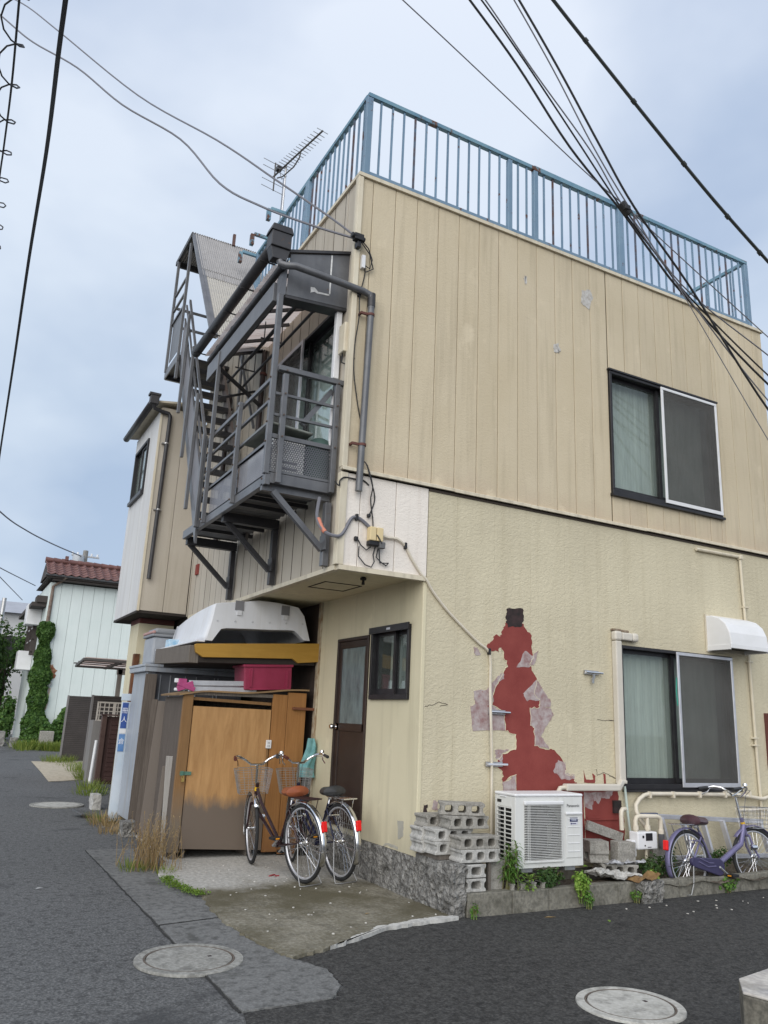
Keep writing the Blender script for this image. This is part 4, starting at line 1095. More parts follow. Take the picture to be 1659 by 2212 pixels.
# ------------------------------------------------------------------ annex box at the far left of the house
AX = thing('annex', 'beige projecting upper room with small window at left of house', 'annex', (-1.25, 6.1, 0))
def ax(mb, name, m, **k): return mb.build(name, m, AX, **k)
SIDW = skin_mat('siding_annex', (0.60, 0.60, 0.595), (0.66, 0.66, 0.65), 60, 0.1, 0.002, 0.75, 0.03, 0.45, (0.36, 0.32, 0.27), (0.5, 0.46, 0.4))
ax(MB().box(-1.55, -.9, 5.27, 6.95, 2.9, 5.9), 'wall_core', DARKGAP)
AWY = (5.87, 6.86, 4.80, 5.66)
yj = [5.205, 5.6, 6.05, 6.5, 6.999]
ya = [5.205, 5.86, 6.87, 6.999]
for a, b in zip(ya[:-1], ya[1:]):
    segs = [(2.87, 5.93)] if not (a > 5.8 and b < 6.9) else [(2.87, AWY[2]), (AWY[3], 5.93)]
    for z0, z1 in segs:
        ax(MB().box(-1.60, -1.575, a+G, b-G, z0, z1), 'siding_panel', SIDW, bevel=.003, seg=1)
for a, b in ((-1.597, -1.245), (-1.245, -.905)):
    ax(MB().box(a+G, b-G, 5.20, 5.225, 2.87, 5.96), 'siding_panel', SIDING_L, bevel=.003, seg=1)
ax(MB().box(-1.612, -1.58, 5.186, 5.204, 2.86, 5.93), 'corner_trim', CREAM)
ax(MB().box(-1.605, -.9, 5.21, 7.0, 2.835, 2.868), 'underside', DARKGAP)
ax(MB().prism([(-1.72, 5.12, 5.985), (-.8, 5.12, 6.12), (-.8, 5.12, 6.15), (-1.72, 5.12, 6.015)], (0, 0, 0), (0, 2.0, 0)), 'roof', CREAM)
ax(MB().box(-1.56, -1.2, 5.26, 7.0, 5.86, 5.985), 'eave_board', CREAM)
F = ax(frame(MB(), AWY[0], AWY[1], AWY[2], AWY[3], .05, -1.625, -1.56, 'y'), 'window', BLACKP, bevel=.004, seg=1)
mb = frame(MB(), AWY[0]+.05, 6.38, AWY[2]+.05, AWY[3]-.05, .035, -1.60, -1.575, 'y'); mb.build('sash', DARKALU, F)
mb = frame(MB(), 6.35, AWY[1]-.05, AWY[2]+.05, AWY[3]-.05, .035, -1.574, -1.56, 'y'); mb.build('sash', DARKALU, F)
MB().box(-1.585, -1.58, AWY[0]+.08, 6.35, AWY[2]+.08, AWY[3]-.08).build('pane', GLASS, F)
MB().box(-1.568, -1.564, 6.38, AWY[1]-.08, AWY[2]+.08, AWY[3]-.08).build('pane', GLASS, F)
curtain(AWY[0], AWY[1], -1.553, AWY[2], AWY[3], CURTAIN, 'y', 9, .004).build('curtain', CURTAIN, F)
MB().box(-1.65, -1.56, AWY[0]-.02, AWY[1]+.02, AWY[2]-.06, AWY[2]-.005).build('sill', DARKALU, F)
AG = thing('gutter', 'dark gutter with downpipe on the projecting left room', 'gutter', (-1.7, 6, 5.9))
half_pipe(5.08, 7.15, -1.76, 5.99, .05).build('gutter_channel', BLACKMET, AG, smooth=True, thick=.006)
MB().box(-1.81, -1.68, 5.06, 5.17, 5.94, 6.07).box(-1.83, -1.66, 5.05, 5.18, 6.07, 6.11).build('hopper', BLACKMET, AG, bevel=.006)
MB().tube([(-1.74, 5.11, 5.95), (-1.72, 5.13, 5.89), (-1.62, 5.15, 5.87), (-1.5, 5.15, 5.855), (-1.475, 5.15, 5.82), (-1.475, 5.15, 5.75), (-1.505, 5.15, 3.32)], .03, 10).build('downpipe', BLACKMET, AG, smooth=True)
for z in (5.38, 4.35):
    MB().tube([(-1.483, 5.15, z-.01), (-1.483, 5.15, z+.01)], .036, 10).box(-1.55, -1.44, 5.15, 5.2, z-.008, z+.008).build('clip', STEEL, AG)
# lower storey below the projecting room
ax(MB().box(-1.42, -.9, 5.85, 6.5, 2.76, 2.833), 'lintel_beam', mat('oxide_beam', (.14, .045, .04), (.1, .04, .035), 6, .8))
ax(MB().box(-1.42, -.9, 5.87, 6.48, 0.0, 2.755), 'lower_wall', YELLOW_S)
ax(MB().box(-1.432, -1.4205, 5.866, 5.98, 0.0, 2.3).box(-1.4205, -1.36, 5.85, 5.869, 0.0, 2.3), 'rust_strip', mat('rust_strip', (.19, .075, .03), (.08, .035, .02), 6, .85))
MB().box(-.93, -.905, 4.72, 4.84, 3.40, 3.55).build('red_plate', RED, AX)
# ------------------------------------------------------------------ wooden shed under the overhang
PLY = wood_mat('plywood_brown', (0.50, 0.29, 0.125), (0.34, 0.18, 0.07), 4, (4, 4, .55), .6, .15, (0.15, 0.118, 0.093), (0.74, 0.90))
PLY_R = wood_mat('plywood_orange', (0.38, 0.185, 0.065), (0.27, 0.125, 0.04), 5, (9, 9, .4), .55, .15, (0.20, 0.095, 0.04), (0.2, 0.6))
POSTW = wood_mat('post_brown', (0.26, 0.145, 0.06), (0.19, 0.105, 0.045), 6, (9, 9, .5), .65, .2, (0.17, 0.135, 0.10), (0.55, 1.25))
OLDW = wood_mat('weathered_board', (0.20, 0.175, 0.15), (0.10, 0.085, 0.072), 6, (12, 12, .5), .85, .5)
OLDW2 = wood_mat('weathered_board_burnt', (0.15, 0.125, 0.105), (0.075, 0.06, 0.05), 6, (12, 12, .5), .85, .5)
FADED = wood_mat('board_faded_ochre', (0.34, 0.19, 0.07), (0.12, 0.08, 0.05), 6, (10, 10, .7), .8, .4, (0.16, 0.135, 0.115), (1.05, 1.75))
PALEW = wood_mat('board_pale_grey', (0.40, 0.385, 0.36), (0.27, 0.25, 0.23), 6, (12, 12, .5), .85, .4)
SHED = thing('wooden_shed', 'brown plywood storage cupboard with padlocked door under the overhang', 'shed', (-.8, 2.7, .026))
def sh(mb, name, m, **k): return mb.build(name, m, SHED, **k)
SY = 2.38
sh(MB().box(-1.545, -1.437, SY-.02, SY+.03, .09, 1.685), 'post', POSTW, bevel=.003, seg=1)
sh(MB().box(-1.51, -1.455, SY-.01, SY+.02, .027, .089), 'foot', OLDW)
sh(MB().prism([(-1.428, SY, .125), (-.532, SY, .085), (-.535, SY, 1.562), (-1.428, SY, 1.565)], (0, -.012, 0), (0, .008, 0)), 'door', PLY, bevel=.002, seg=1)
sh(MB().box(-.525, -.35, SY-.02, SY+.012, .065, 1.735), 'side_board', PLY_R, bevel=.002, seg=1)
sh(MB().box(-.345, -.12, SY-.024, SY+.008, .04, 1.765), 'side_board', PLY_R, bevel=.002, seg=1)
sh(MB().bar((-1.436, SY+.03, 1.645), (-.53, SY+.03, 1.625), .03, .032), 'cross_rail', POSTW)
sh(MB().bar((-1.436, SY+.0, 1.70), (-.53, SY+.0, 1.712), .03, .035), 'top_rail', OLDW)
mb = MB()
mb.grid(lambda u, v: (-1.60+1.50*u, SY-.05+.85*v, 1.695+.10*u+(.012*math.sin(u*9)-.02*max(0, .18-u)*5)), 24, 4)
sh(mb, 'roof_board', mat('roof_ply', (.30, .19, .09), (.2, .13, .07), 6, .7), thick=.018)
sh(MB().box(-1.54, -1.50, SY+.04, 3.2, .05, 1.66), 'side_wall', OLDW2)
sh(MB().box(-.16, -.12, SY+.01, 3.2, .03, 1.74), 'side_wall', OLDW2)
sh(MB().box(-1.5, -.13, 3.16, 3.2, .03, 1.66), 'back_wall', OLDW2)
sh(MB().box(-.29, -.03, SY-.07, SY-.025, 1.575, 1.605), 'turn_button', mat('red_brown_wood', (.16, .06, .03), rough=.6), bevel=.003, seg=1)
HM = mat('green_hasp', (.07, .16, .12), (.1, .2, .15), 20, .5)
sh(MB().box(-1.505, -1.385, SY-.03, SY-.021, .855, .89).box(-1.50, -1.47, SY-.045, SY-.03, .85, .895), 'hasp', HM)
lk = MB().box(-1.49, -1.462, SY-.06, SY-.043, .79, .825); lk.tube([(-1.485, SY-.052, .824), (-1.485, SY-.052, .85), (-1.467, SY-.052, .85), (-1.467, SY-.052, .824)], .003, 5)
sh(lk, 'padlock', mat('brass', (.55, .40, .13), rough=.35, metal=.8))
sk = sh(MB().box(-.575, -.515, SY-.042, SY-.021, 1.145, 1.235), 'socket_plate', WHITE, bevel=.003, seg=1)
MB().box(-.556, -.552, SY-.0435, SY-.0422, 1.195, 1.215).box(-.54, -.536, SY-.0435, SY-.0422, 1.195, 1.215).box(-.556, -.552, SY-.0435, SY-.0422, 1.16, 1.18).box(-.54, -.536, SY-.0435, SY-.0422, 1.16, 1.18).build('slot', BLACKP, sk)
sh(MB().box(-.563, -.548, SY-.03, SY-.021, .80, 1.144), 'cable_strip', POSTW)
sh(MB().box(-1.38, -1.36, SY+.03, SY+.3, .028, .12).box(-.70, -.68, SY+.03, SY+.3, .028, .1), 'foot', OLDW)
# boards leaning along the left side
def board(label, a, b, w, m, th=.025, ang=0.0, nm='plank'):
    a = Vector(a); b = Vector(b)
    up = Vector((math.cos(ang), math.sin(ang), 0))
    d = b-a; r = Vector((math.sin(ang), -math.cos(ang), 0))
    q = [a-r*w/2, a+r*w/2, b+r*w*.46, b-r*w*.46]
    mb = MB(); mb.prism(q, -up*th/2, up*th/2)
    return tag(mb.build(nm, m, bevel=.003, seg=1), label, 'plank', 'boards leaning beside the shed')
board('short pale grey weathered board standing left of the shed post', (-1.515, 2.60, .03), (-1.56, 2.60, 1.03), .10, PALEW, ang=R(255))
board('grey brown narrow board right beside the shed corner post', (-1.50, 2.90, .09), (-1.455, 2.90, 1.61), .105, OLDW, ang=R(252))
board('wide grey board leaning with ochre flame shaped patch', (-1.565, 3.30, .10), (-1.515, 3.30, 1.61), .175, FADED, ang=R(255))
board('thin dark strip of wood left of the ochre board', (-1.60, 3.62, .12), (-1.56, 3.62, 1.63), .075, OLDW2, ang=R(250))
board('short brown offcut behind the pale weathered board', (-1.605, 2.70, .03), (-1.585, 2.70, .92), .055, FADED, ang=R(255))
board('almost black board standing against the metal cabinet', (-1.475, 4.40, .15), (-1.47, 4.40, 1.96), .16, OLDW2, .03, ang=R(262))
# ------------------------------------------------------------------ metal store with boxes on it
MS = mat('store_blue_grey', (.33, .36, .40), (.40, .43, .47), 3, .45, .15, streak=.5, streak_c=(.3, .24, .17))
MSD = mat('store_dark_grey', (.10, .105, .12), (.13, .135, .15), 3, .5)
STORE = thing('metal_store', 'tall blue grey metal storage cabinet behind the wooden shed', 'cabinet', (-1.2, 4.9, 0))
def ms(mb, name, m, **k): return mb.build(name, m, STORE, **k)
ms(MB().box(-1.50, -.95, 4.5, 5.38, .12, 1.99), 'body', MS, bevel=.006)
ms(MB().box(-1.50, -1.40, 4.482, 4.498, .12, 1.97), 'corner_post', MSD)
ms(MB().box(-1.399, -.2, 4.486, 4.498, .12, 1.99), 'front_panel', MSD)
for x in (-1.33, -1.2, -1.0, -.85, -.6, -.55):
    ms(MB().box(x-.006, x+.006, 4.476, 4.4855, .14, 1.96), 'rib', MS)
ms(MB().box(-1.56, -.15, 4.42, 5.42, 1.992, 2.055).box(-1.57, -.14, 4.41, 5.43, 2.056, 2.09), 'lid', MS, bevel=.006)
SG = thing('sign_post', 'narrow pale blue post with two blue plates by the cabinet', 'sign', (-1.54, 5.47, 0))
PALEB = mat('pale_blue_sheet', (.48, .56, .64), (.56, .62, .68), 3, .45, streak=.45, streak_c=(.42, .33, .2))
MB().box(-1.60, -1.48, 5.44, 5.50, .02, 1.60).build('post', PALEB, SG, bevel=.004)
MB().box(-1.476, -1.44, 5.45, 5.50, .02, 1.60).build('side_strip', PALEB, SG, bevel=.004)
MB().box(-1.61, -1.47, 5.42, 5.51, 1.615, 1.71).build('cap', PALEB, SG, bevel=.004)
BP = mat('sign_blue', (.035, .075, .26), (.04, .09, .3), 6, .4)
BP2 = mat('sign_blue_faded', (.06, .16, .40), (.16, .3, .52), 4, .5)
pa = MB().box(-1.592, -1.512, 5.434, 5.4395, 1.24, 1.585).build('plate', BP, SG)
pb = MB().box(-1.592, -1.512, 5.434, 5.4395, .93, 1.16).build('plate', BP2, SG)
MB().box(-1.592, -1.508, 5.434, 5.4395, 1.17, 1.23).build('label_sheet', WHITE, SG)
SW = mat('sign_white', (.72, .74, .78), rough=.5)
text('lettering', '冊', .085, (-1.552, 5.4325, 1.475), (R(90), 0, 0), SW, pa)
text('lettering', '人', .085, (-1.552, 5.4325, 1.355), (R(90), 0, 0), SW, pa)
text('lettering', '倉', .085, (-1.552, 5.4325, 1.06), (R(90), 0, 0), SW, pb)
BIN = thing('storage_box', 'grey plastic box with red rimmed lid on the metal cabinet', 'storage box', (-1.3, 4.75, 2.09))
MB().prism([(-1.49, 4.45, 2.092), (-1.02, 4.45, 2.092), (-1.02, 5.0, 2.092), (-1.49, 5.0, 2.092)], (0, 0, 0), (0, 0, .36)).build('tub', mat('tub_grey', (.36, .38, .41), (.3, .32, .35), 5, .5), BIN, bevel=.03)
MB().box(-1.51, -1.0, 4.43, 5.02, 2.452, 2.49).build('lid_rim', mat('lid_grey', (.23, .24, .255), rough=.5), BIN, bevel=.012)
MB().box(-1.512, -1.47, 4.428, 5.022, 2.491, 2.53).build('lid_edge', mat('lid_red', (.42, .24, .22), rough=.5), BIN, bevel=.012)
MB().box(-1.465, -1.05, 4.5, 4.95, 2.491, 2.575).build('lid_top', mat('lid_grey', (.23, .24, .255), rough=.5), BIN, bevel=.03)
PK = thing('carton', 'small clear package with blue print under the canopy end', 'package', (-1.3, 3.9, 2.29))
MB().box(-1.43, -1.15, 3.8, 4.0, 2.26, 2.38).build('wrap', mat('pale_blue_wrap', (.5, .62, .7), (.25, .45, .62), 14, .4), PK, bevel=.01)

# ------------------------------------------------------------------ truck canopy on beams
CAN = thing('truck_canopy', 'white moulded pickup truck canopy stored upside on timbers', 'truck canopy', (-.75, 3.3, 2.26))
CW = mat('canopy_white', (.72, .73, .76), (.66, .67, .69), 2, .35, streak=.35, streak_c=(.5, .47, .42))
CY = 2.36
outer = [(-1.37, 2.275), (-1.32, 2.48), (-1.29, 2.69), (-1.22, 2.705), (-1.0, 2.735), (-.79, 2.775), (-.55, 2.772), (-.30, 2.745), (-.22, 2.65), (-.14, 2.40), (-.13, 2.37)]
inner = [(-1.30, 2.275), (-1.24, 2.37), (-1.21, 2.415), (-1.15, 2.43), (-.9, 2.445), (-.6, 2.46), (-.42, 2.475), (-.33, 2.475), (-.28, 2.44), (-.21, 2.38), (-.20, 2.37)]
mb = MB()
n = len(outer)
mb.add([(x, CY, z) for x, z in outer]+[(x, CY, z) for x, z in inner], [(i, i+1, n+i+1, n+i) for i in range(n-1)])
mb.add([(x, CY, z) for x, z in inner]+[(x+.01, CY+.09, z-.012) for x, z in inner], [(i, i+1, n+i+1, n+i) for i in range(n-1)])
mb.build('end_wall', CW, CAN, thick=.006)
mb = MB()
K = 10
MB().prism([(-1.30, CY+1.97, 2.28), (-.20, CY+1.97, 2.28), (-.28, CY+1.97, 2.62), (-1.22, CY+1.97, 2.60)], (0, 0, 0), (0, .01, 0)).build('rear_light_stop', CW, CAN)  # closing sheet added at the open rear to keep light out of the shell
def side(u, v):
    i = u*(n-1); j = min(int(i), n-2); t = i-j
    x = outer[j][0]*(1-t)+outer[j+1][0]*t; z = outer[j][1]*(1-t)+outer[j+1][1]*t
    w = v**2
    return (x+(-.78-x)*.12*w, CY+1.95*v, z-(z-2.28)*(.30*v**1.7))
mb.grid(side, (n-1)*3, K)
mb.build('shell', CW, CAN, smooth=True, thick=.008)
MB().bar((-1.43, CY-.02, 2.262), (-1.43, CY+1.95, 2.262), .10, .02).build('flange', CW, CAN, bevel=.006)
for x in (-1.02, -.46):
    MB().box(x-.05, x+.05, CY-.012, CY-.004, 2.64, 2.75).build('hinge', mat('hinge_grey', (.2, .2, .21), rough=.5), CAN)
    MB().box(x-.025, x+.03, CY-.02, CY-.004, 2.585, 2.639).build('hinge_block', CW, CAN)
for i in range(6):
    x = -1.26+.205*i; MB().lathe([(.008, -.008), (.008, 0)], (x, CY-.002, 2.50+.012*i), 'y', 8).build('rivet', STEEL, CAN)
BMY = thing('timber_beam', 'ochre painted timber beam carrying the white truck canopy', 'beam', (-.75, 2.34, 2.1))
mb = MB(); mb.prism([(-1.50, 0, 2.215), (-1.48, 0, 2.13), (-1.40, 0, 2.085), (-.35, 0, 2.145), (-.28, 0, 2.10), (-.025, 0, 2.13), (-.025, 0, 2.345), (-1.48, 0, 2.225)], (0, 2.30, 0), (0, 2.345, 0))
mb.build('beam', wood_mat('ochre_beam', (.44, .255, .05), (.37, .20, .035), 3, (.6, 6, 6), .5, .1), BMY, bevel=.003, seg=1)
BB = thing('timber_beam', 'charred grey timber under the left edge of truck canopy', 'beam', (-1.5, 3.1, 2.1))
MB().prism([(-1.49, 2.36, 2.02), (-1.49, 4.0, 2.07), (-1.49, 4.0, 2.255), (-1.49, 2.36, 2.21)], (-.05, 0, 0), (.06, 0, 0)).build('beam', OLDW, BB, bevel=.004, seg=1)
MB().prism([(-1.43, 2.35, 2.03), (-.05, 2.35, 2.09), (-.05, 2.35, 2.24), (-1.43, 2.35, 2.20)], (0, 0, 0), (0, 1.6, 0)).build('joists', DARKGAP, BB)
# crate and folded ladder on the shed roof
CR = thing('crate', 'crimson plastic crate standing on the shed roof', 'crate', (-.6, 2.55, 1.79))
CRM = mat('crate_crimson', (.30, .03, .075), (.24, .022, .055), 4, .45)
MB().prism([(-.875, SY-.02, 1.765), (-.315, SY-.02, 1.80), (-.325, SY-.02, 2.065), (-.90, SY-.02, 2.03)], (0, 0, 0), (0, .36, 0)).build('tub', CRM, CR, bevel=.01)
MB().prism([(-.82, SY-.035, 1.765), (-.34, SY-.035, 1.797), (-.34, SY-.035, 1.815), (-.82, SY-.035, 1.783)], (0, -.01, 0), (0, .014, 0)).build('rib', CRM, CR, bevel=.003, seg=1)
for x, z in ((-.905, 2.035), (-.33, 2.07)):
    pass
MB().prism([(-.915, SY-.04, 2.015), (-.315, SY-.04, 2.052), (-.315, SY-.04, 2.08), (-.915, SY-.04, 2.043)], (0, 0, 0), (0, .4, 0)).build('rim', CRM, CR, bevel=.005)
for x in (-.81, -.38):
    MB().box(x-.012, x+.012, SY-.035, SY-.021, 1.80, 2.01).build('rib', CRM, CR)
LD = thing('folded_ladder', 'folded aluminium ladder with pink joint on the shed roof', 'ladder', (-1.3, 2.4, 1.75))
PINK = mat('pink_joint', (.42, .07, .20), (.32, .05, .15), 12, .5)
for za, zb in ((1.80, 1.835), (1.735, 1.765)):
    MB().bar((-1.50, SY, za+.005), (-.72, SY+.03, zb+.005), .03, .055, (0, 0, 1)).build('rail', ALU, LD, bevel=.004)
MB().bar((-1.50, SY+.14, 1.76), (-.72, SY+.15, 1.80), .03, .05).build('rail', ALU, LD, bevel=.004)
MB().bar((-1.63, SY-.03, 1.735), (-1.46, SY-.03, 1.80), .02, .06).bar((-1.63, SY-.035, 1.80), (-1.44, SY-.035, 1.735), .02, .05).box(-1.62, -1.53, SY-.03, SY+.02, 1.795, 1.845).build('joint', PINK, LD, bevel=.006)
MB().box(-1.655, -1.62, SY-.02, SY+.03, 1.80, 1.845).box(-1.65, -1.60, SY-.02, SY+.03, 1.715, 1.745).build('foot', WHITE, LD, bevel=.005)
# teal cloth hanging beside the shed
mb = MB()
def cloth(u, v):
    z = 1.27-.42*v; w = .03+.075*v**.7
    a = u*2*math.pi
    rr = 1+.22*math.sin(a*5+v*5)
    return (-.075+w*math.cos(a)*rr*.9-.03*v+.02*math.sin(v*6), SY-.13+.05*math.sin(a)*rr, z)
mb.grid(cloth, 30, 14)
tag(mb.build('teal_cloth', mat('teal_cloth', (.20, .42, .42), (.10, .25, .26), 9, .75), smooth=True), 'pale teal crumpled cloth hanging beside the shed corner', 'cloth')
tag(MB().box(-.11, -.045, SY-.1, SY-.045, .03, .92).build('dark_post', BLACKP), 'thin black post standing right of the brown shed', 'post')

# ------------------------------------------------------------------ bicycles
TYRE = mat('tyre_black', (.018, .018, .019), (.03, .03, .03), 12, .8)
def torus(c, Rr, r, n=40, m=8):
    mb = MB()
    pts = [(c[0]+Rr*math.cos(2*math.pi*i/n), c[1], c[2]+Rr*math.sin(2*math.pi*i/n)) for i in range(n)]
    V = []
    for i in range(n):
        a = 2*math.pi*i/n; d = Vector((math.cos(a), 0, math.sin(a)))
        for j in range(m):
            b_ = 2*math.pi*j/m
            V.append(Vector(c)+d*(Rr+r*math.cos(b_))+Vector((0, r*math.sin(b_), 0)))
    F = [(i*m+j, ((i+1) % n)*m+j, ((i+1) % n)*m+(j+1) % m, i*m+(j+1) % m) for i in range(n) for j in range(m)]
    return mb.add(V, F)
def bicycle(label, WR, WB, fr_m, fend_m, sad_m, grip_m, rim_m, loc, rz, lean=0, steer=0.0, chaincase=None, dual=True, seat_h=.80, bar_h=1.03, guard=False, carrier_m=None, basket_c=None):
    """local x forward from rear wheel contact, y left, z up"""
    B = thing('bicycle', label, 'bicycle', (0, 0, 0), 'parked bicycles')
    s = WR/.345
    def P(mb, name, m, par=B, **k): return mb.build(name, m, par, **k)
    hr = (0, 0, WR); hf = (WB, 0, WR)
    sc = math.cos(steer); ss = math.sin(steer)
    piv = WB-.10*s
    def st(p):      # steer about a vertical axis through the head
        x, y, z = p; dx = x-piv
        return (piv+dx*sc-y*ss, dx*ss+y*sc, z)
    def steer_mb(mb): mb.v = [st(p) for p in mb.v]; return mb
    def wheel(c, f):
        w = P(f(torus(c, WR-.018, .018)), 'wheel', TYRE, smooth=True)
        P(f(torus(c, WR-.040, .011, 40, 6)), 'rim', rim_m, w, smooth=True)
        mb = MB()
        for i in range(28):
            a = 2*math.pi*i/28; b_ = a+(.5 if i % 2 else -.5); yy = .028 if i % 4 < 2 else -.028
            mb.tube([(c[0]+.022*math.cos(b_), yy, c[2]+.022*math.sin(b_)), (c[0]+(WR-.05)*math.cos(a), 0, c[2]+(WR-.05)*math.sin(a))], .0013, 4, False)
        P(f(mb), 'spokes', CHROME, w)
        hb = MB(); hb.lathe([(0, -.05), (.012, -.05), (.014, -.032), (.026, -.03), (.018, -.022), (.016, .022), (.026, .03), (.014, .032), (.012, .05), (0, .05)], c, 'y', 14)
        P(f(hb), 'hub', CHROME, w, smooth=True)
    idn = lambda mb: mb
    wheel(hr, idn); wheel(hf, steer_mb)
    def fender(c, a0, a1, f):
        mb = MB()
        def g(u, v):
            a = R(a0+(a1-a0)*u); t = (v-.5)*2
            r_ = WR+.022-.012*t*t
            return (c[0]+r_*math.cos(a), .030*t, c[2]+r_*math.sin(a))
        mb.grid(g, 24, 6); P(f(mb), 'mudguard', fend_m, smooth=True, thick=.002)
    fender(hr, 40, 205, idn); fender(hf, -20, 140, steer_mb)
    ht = (piv-.055*s, 0, .80*s); hb_ = (piv-.0*s, 0, .60*s); bb = (.43*s, 0, .27*s); stp = (.235*s, 0, .66*s)
    mb = MB()
    if dual:
        mb.tube([(ht[0]+.01, 0, ht[2]-.05), (ht[0]-.09*s, 0, .62*s), (.55*s, 0, .40*s), (bb[0]+.03, 0, bb[2]+.05)], .016, 8)
        mb.tube([(hb_[0]-.01, 0, hb_[2]+.07), (hb_[0]-.10*s, 0, .52*s), (.57*s, 0, .335*s), bb], .016, 8)
    else:
        mb.tube([(hb_[0]-.02, 0, hb_[2]+.10), (hb_[0]-.12*s, 0, .50*s), (.60*s, 0, .33*s), bb], .028, 10)
    mb.tube([bb, stp], .016, 8)
    for y in (-.045, .045):
        mb.tube([(stp[0], y*.4, stp[2]-.05), hr[:1]+(y*1.2,)+hr[2:]], .009, 6)
        mb.tube([(bb[0]-.02, y*.5, bb[2]), hr[:1]+(y*1.2,)+hr[2:]], .010, 6)
    mb.tube([ht, hb_], .019, 10); mb.tube([(bb[0], -.04, bb[2]), (bb[0], .04, bb[2])], .022, 10)
    P(mb, 'frame', fr_m, smooth=True)
    P(MB().tube([(ht[0]+.012, 0, ht[2]-.04), (ht[0]+.024, 0, ht[2]-.075)], .0215, 10), 'frame_sticker', mat('sticker_yellow', (.70, .42, .02), rough=.5))
    mb = MB()
    for y in (-.052, .052):
        mb.tube([(hb_[0]+.008, y*.7, hb_[2]-.0), (hb_[0]+.03, y, WR+.10), (hf[0], y, hf[2])], .0105, 8)
    mb.tube([(hb_[0]+.008, -.04, hb_[2]-.005), (hb_[0]+.008, .04, hb_[2]-.005)], .014, 8)
    P(steer_mb(mb), 'fork', fr_m, smooth=True)
    # stem, bars, grips, levers
    top = (ht[0]-.045*s, 0, bar_h-.045)
    P(steer_mb(MB().tube([ht, top], .0125, 10)), 'stem', CHROME, smooth=True)
    side_pts = lambda q: [(top[0], 0, top[2]), (top[0]+.025, q*.06, top[2]+.0), (top[0]+.03, q*.12, top[2]+.045), (top[0]-.0, q*.19, top[2]+.085), (top[0]-.06, q*.235, top[2]+.095), (top[0]-.13, q*.25, top[2]+.085)]
    barp = side_pts(1)[::-1]+side_pts(-1)[1:]
    P(steer_mb(MB().tube(barp, .0115, 8)), 'handlebar', CHROME, smooth=True)
    for q in (1, -1):
        a = side_pts(q)[-1]; e_ = (a[0]-.11, q*.262, a[2]-.012)
        P(steer_mb(MB().tube([a, e_], [.0155, .017], 10)), 'grip', grip_m, smooth=True)
        P(steer_mb(MB().tube([(a[0]+.02, q*.235, a[2]-.012), (a[0]-.03, q*.225, a[2]-.045), (a[0]-.11, q*.235, a[2]-.075)], .006, 6)), 'brake_lever', CHROME, smooth=True)
        P(steer_mb(MB().tube([(a[0]+.02, q*.235, a[2]-.012), (top[0]+.06, q*.17, top[2]+.06), (top[0]+.09, q*.06, top[2]+.01), (top[0]+.05, q*.02, ht[2]-.05)], .0028, 5)), 'brake_cable', CABLEG, smooth=True)
    a = side_pts(-1)[4]; P(steer_mb(MB().lathe([(0, .03), (.018, .025), (.024, .008), (.024, 0)], (a[0], a[1], a[2]+.012), 'z', 12)), 'bell', CHROME, smooth=True)
    # saddle
    mb = MB()
    def sad(u, v):
        x = stp[0]-.15*1+.27*u
        w = (.105*(1-u)**.6+.03) if u > .12 else .09+.25*u
        a = math.pi*2*v
        h = .042+.022*(1-u)
        zz = h*math.sin(a); zz = zz if zz > 0 else zz*.7
        end = min(1, (u*9), ((1-u)*9))**.5 if 0 < u < 1 else 0
        return (x, w*math.cos(a)*end, seat_h-.035+zz*end+.02*(1-u)**2)
    mb.grid(sad, 16, 16); P(mb, 'saddle', sad_m, smooth=True)
    P(MB().tube([stp, (stp[0]-.02, 0, seat_h-.05)], .0125, 8), 'seat_post', CHROME, smooth=True)
    mb = MB()
    for y in (-.03, .03): mb.lathe([(.016, -.03), (.02, -.015), (.016, 0), (.02, .012)], (stp[0]-.08, y, seat_h-.062), 'z', 8)
    mb.bar((stp[0]-.09, -.025, seat_h-.07), (stp[0]+.08, -.02, seat_h-.055), .006, .006).bar((stp[0]-.09, .025, seat_h-.07), (stp[0]+.08, .02, seat_h-.055), .006, .006)
    P(mb, 'saddle_spring', STEEL)
    # basket
    bx, bz = piv+.05*s, .68*s
    mb = MB()
    L, Wt, Wb_, Hh = .27*s, .19*s, .145*s, .24*s
    def ring(t):
        z = bz+Hh*t; w = Wb_+(Wt-Wb_)*t; l = L*(.8+.2*t)
        return [(bx, -w, z), (bx+l*.75, -w, z), (bx+l, -w*.7, z), (bx+l, w*.7, z), (bx+l*.75, w, z), (bx, w, z)]
    for t in (0, .2, .4, .6, .8, 1): mb.tube(ring(t), .0021 if t < 1 else .004, 5, closed=True)
    r0, r1 = ring(0), ring(1)
    for i in range(6):
        for q in range(5):
            t = q/5; p0 = Vector(r0[i]).lerp(Vector(r0[(i+1) % 6]), t); p1 = Vector(r1[i]).lerp(Vector(r1[(i+1) % 6]), t)
            mb.tube([p0, p1], .0017, 4, False)
    for q in range(9):
        y = -Wb_+2*Wb_*q/8; mb.tube([(bx, y, bz), (bx+L*.78, y*.9, bz)], .0016, 4, False)
    P(steer_mb(mb), 'basket', basket_c or STEEL)
    # carrier, reflector, stays, stand
    cz = 2*WR+.055
    cm = carrier_m or CHROME
    mb = MB(); mb.tube([(stp[0]-.05, -.05, cz-.01), (-.19*s, -.07, cz), (-.20*s, .07, cz), (stp[0]-.05, .05, cz-.01)], .006, 6)
    for y in (-.03, 0, .03): mb.tube([(stp[0]-.05, y, cz-.006), (-.2*s, y, cz)], .0045, 5)
    for y in (-.06, .06): mb.tube([(-.15*s, y, cz), (0, y, WR)], .004, 5)
    P(mb, 'carrier', cm, smooth=True)
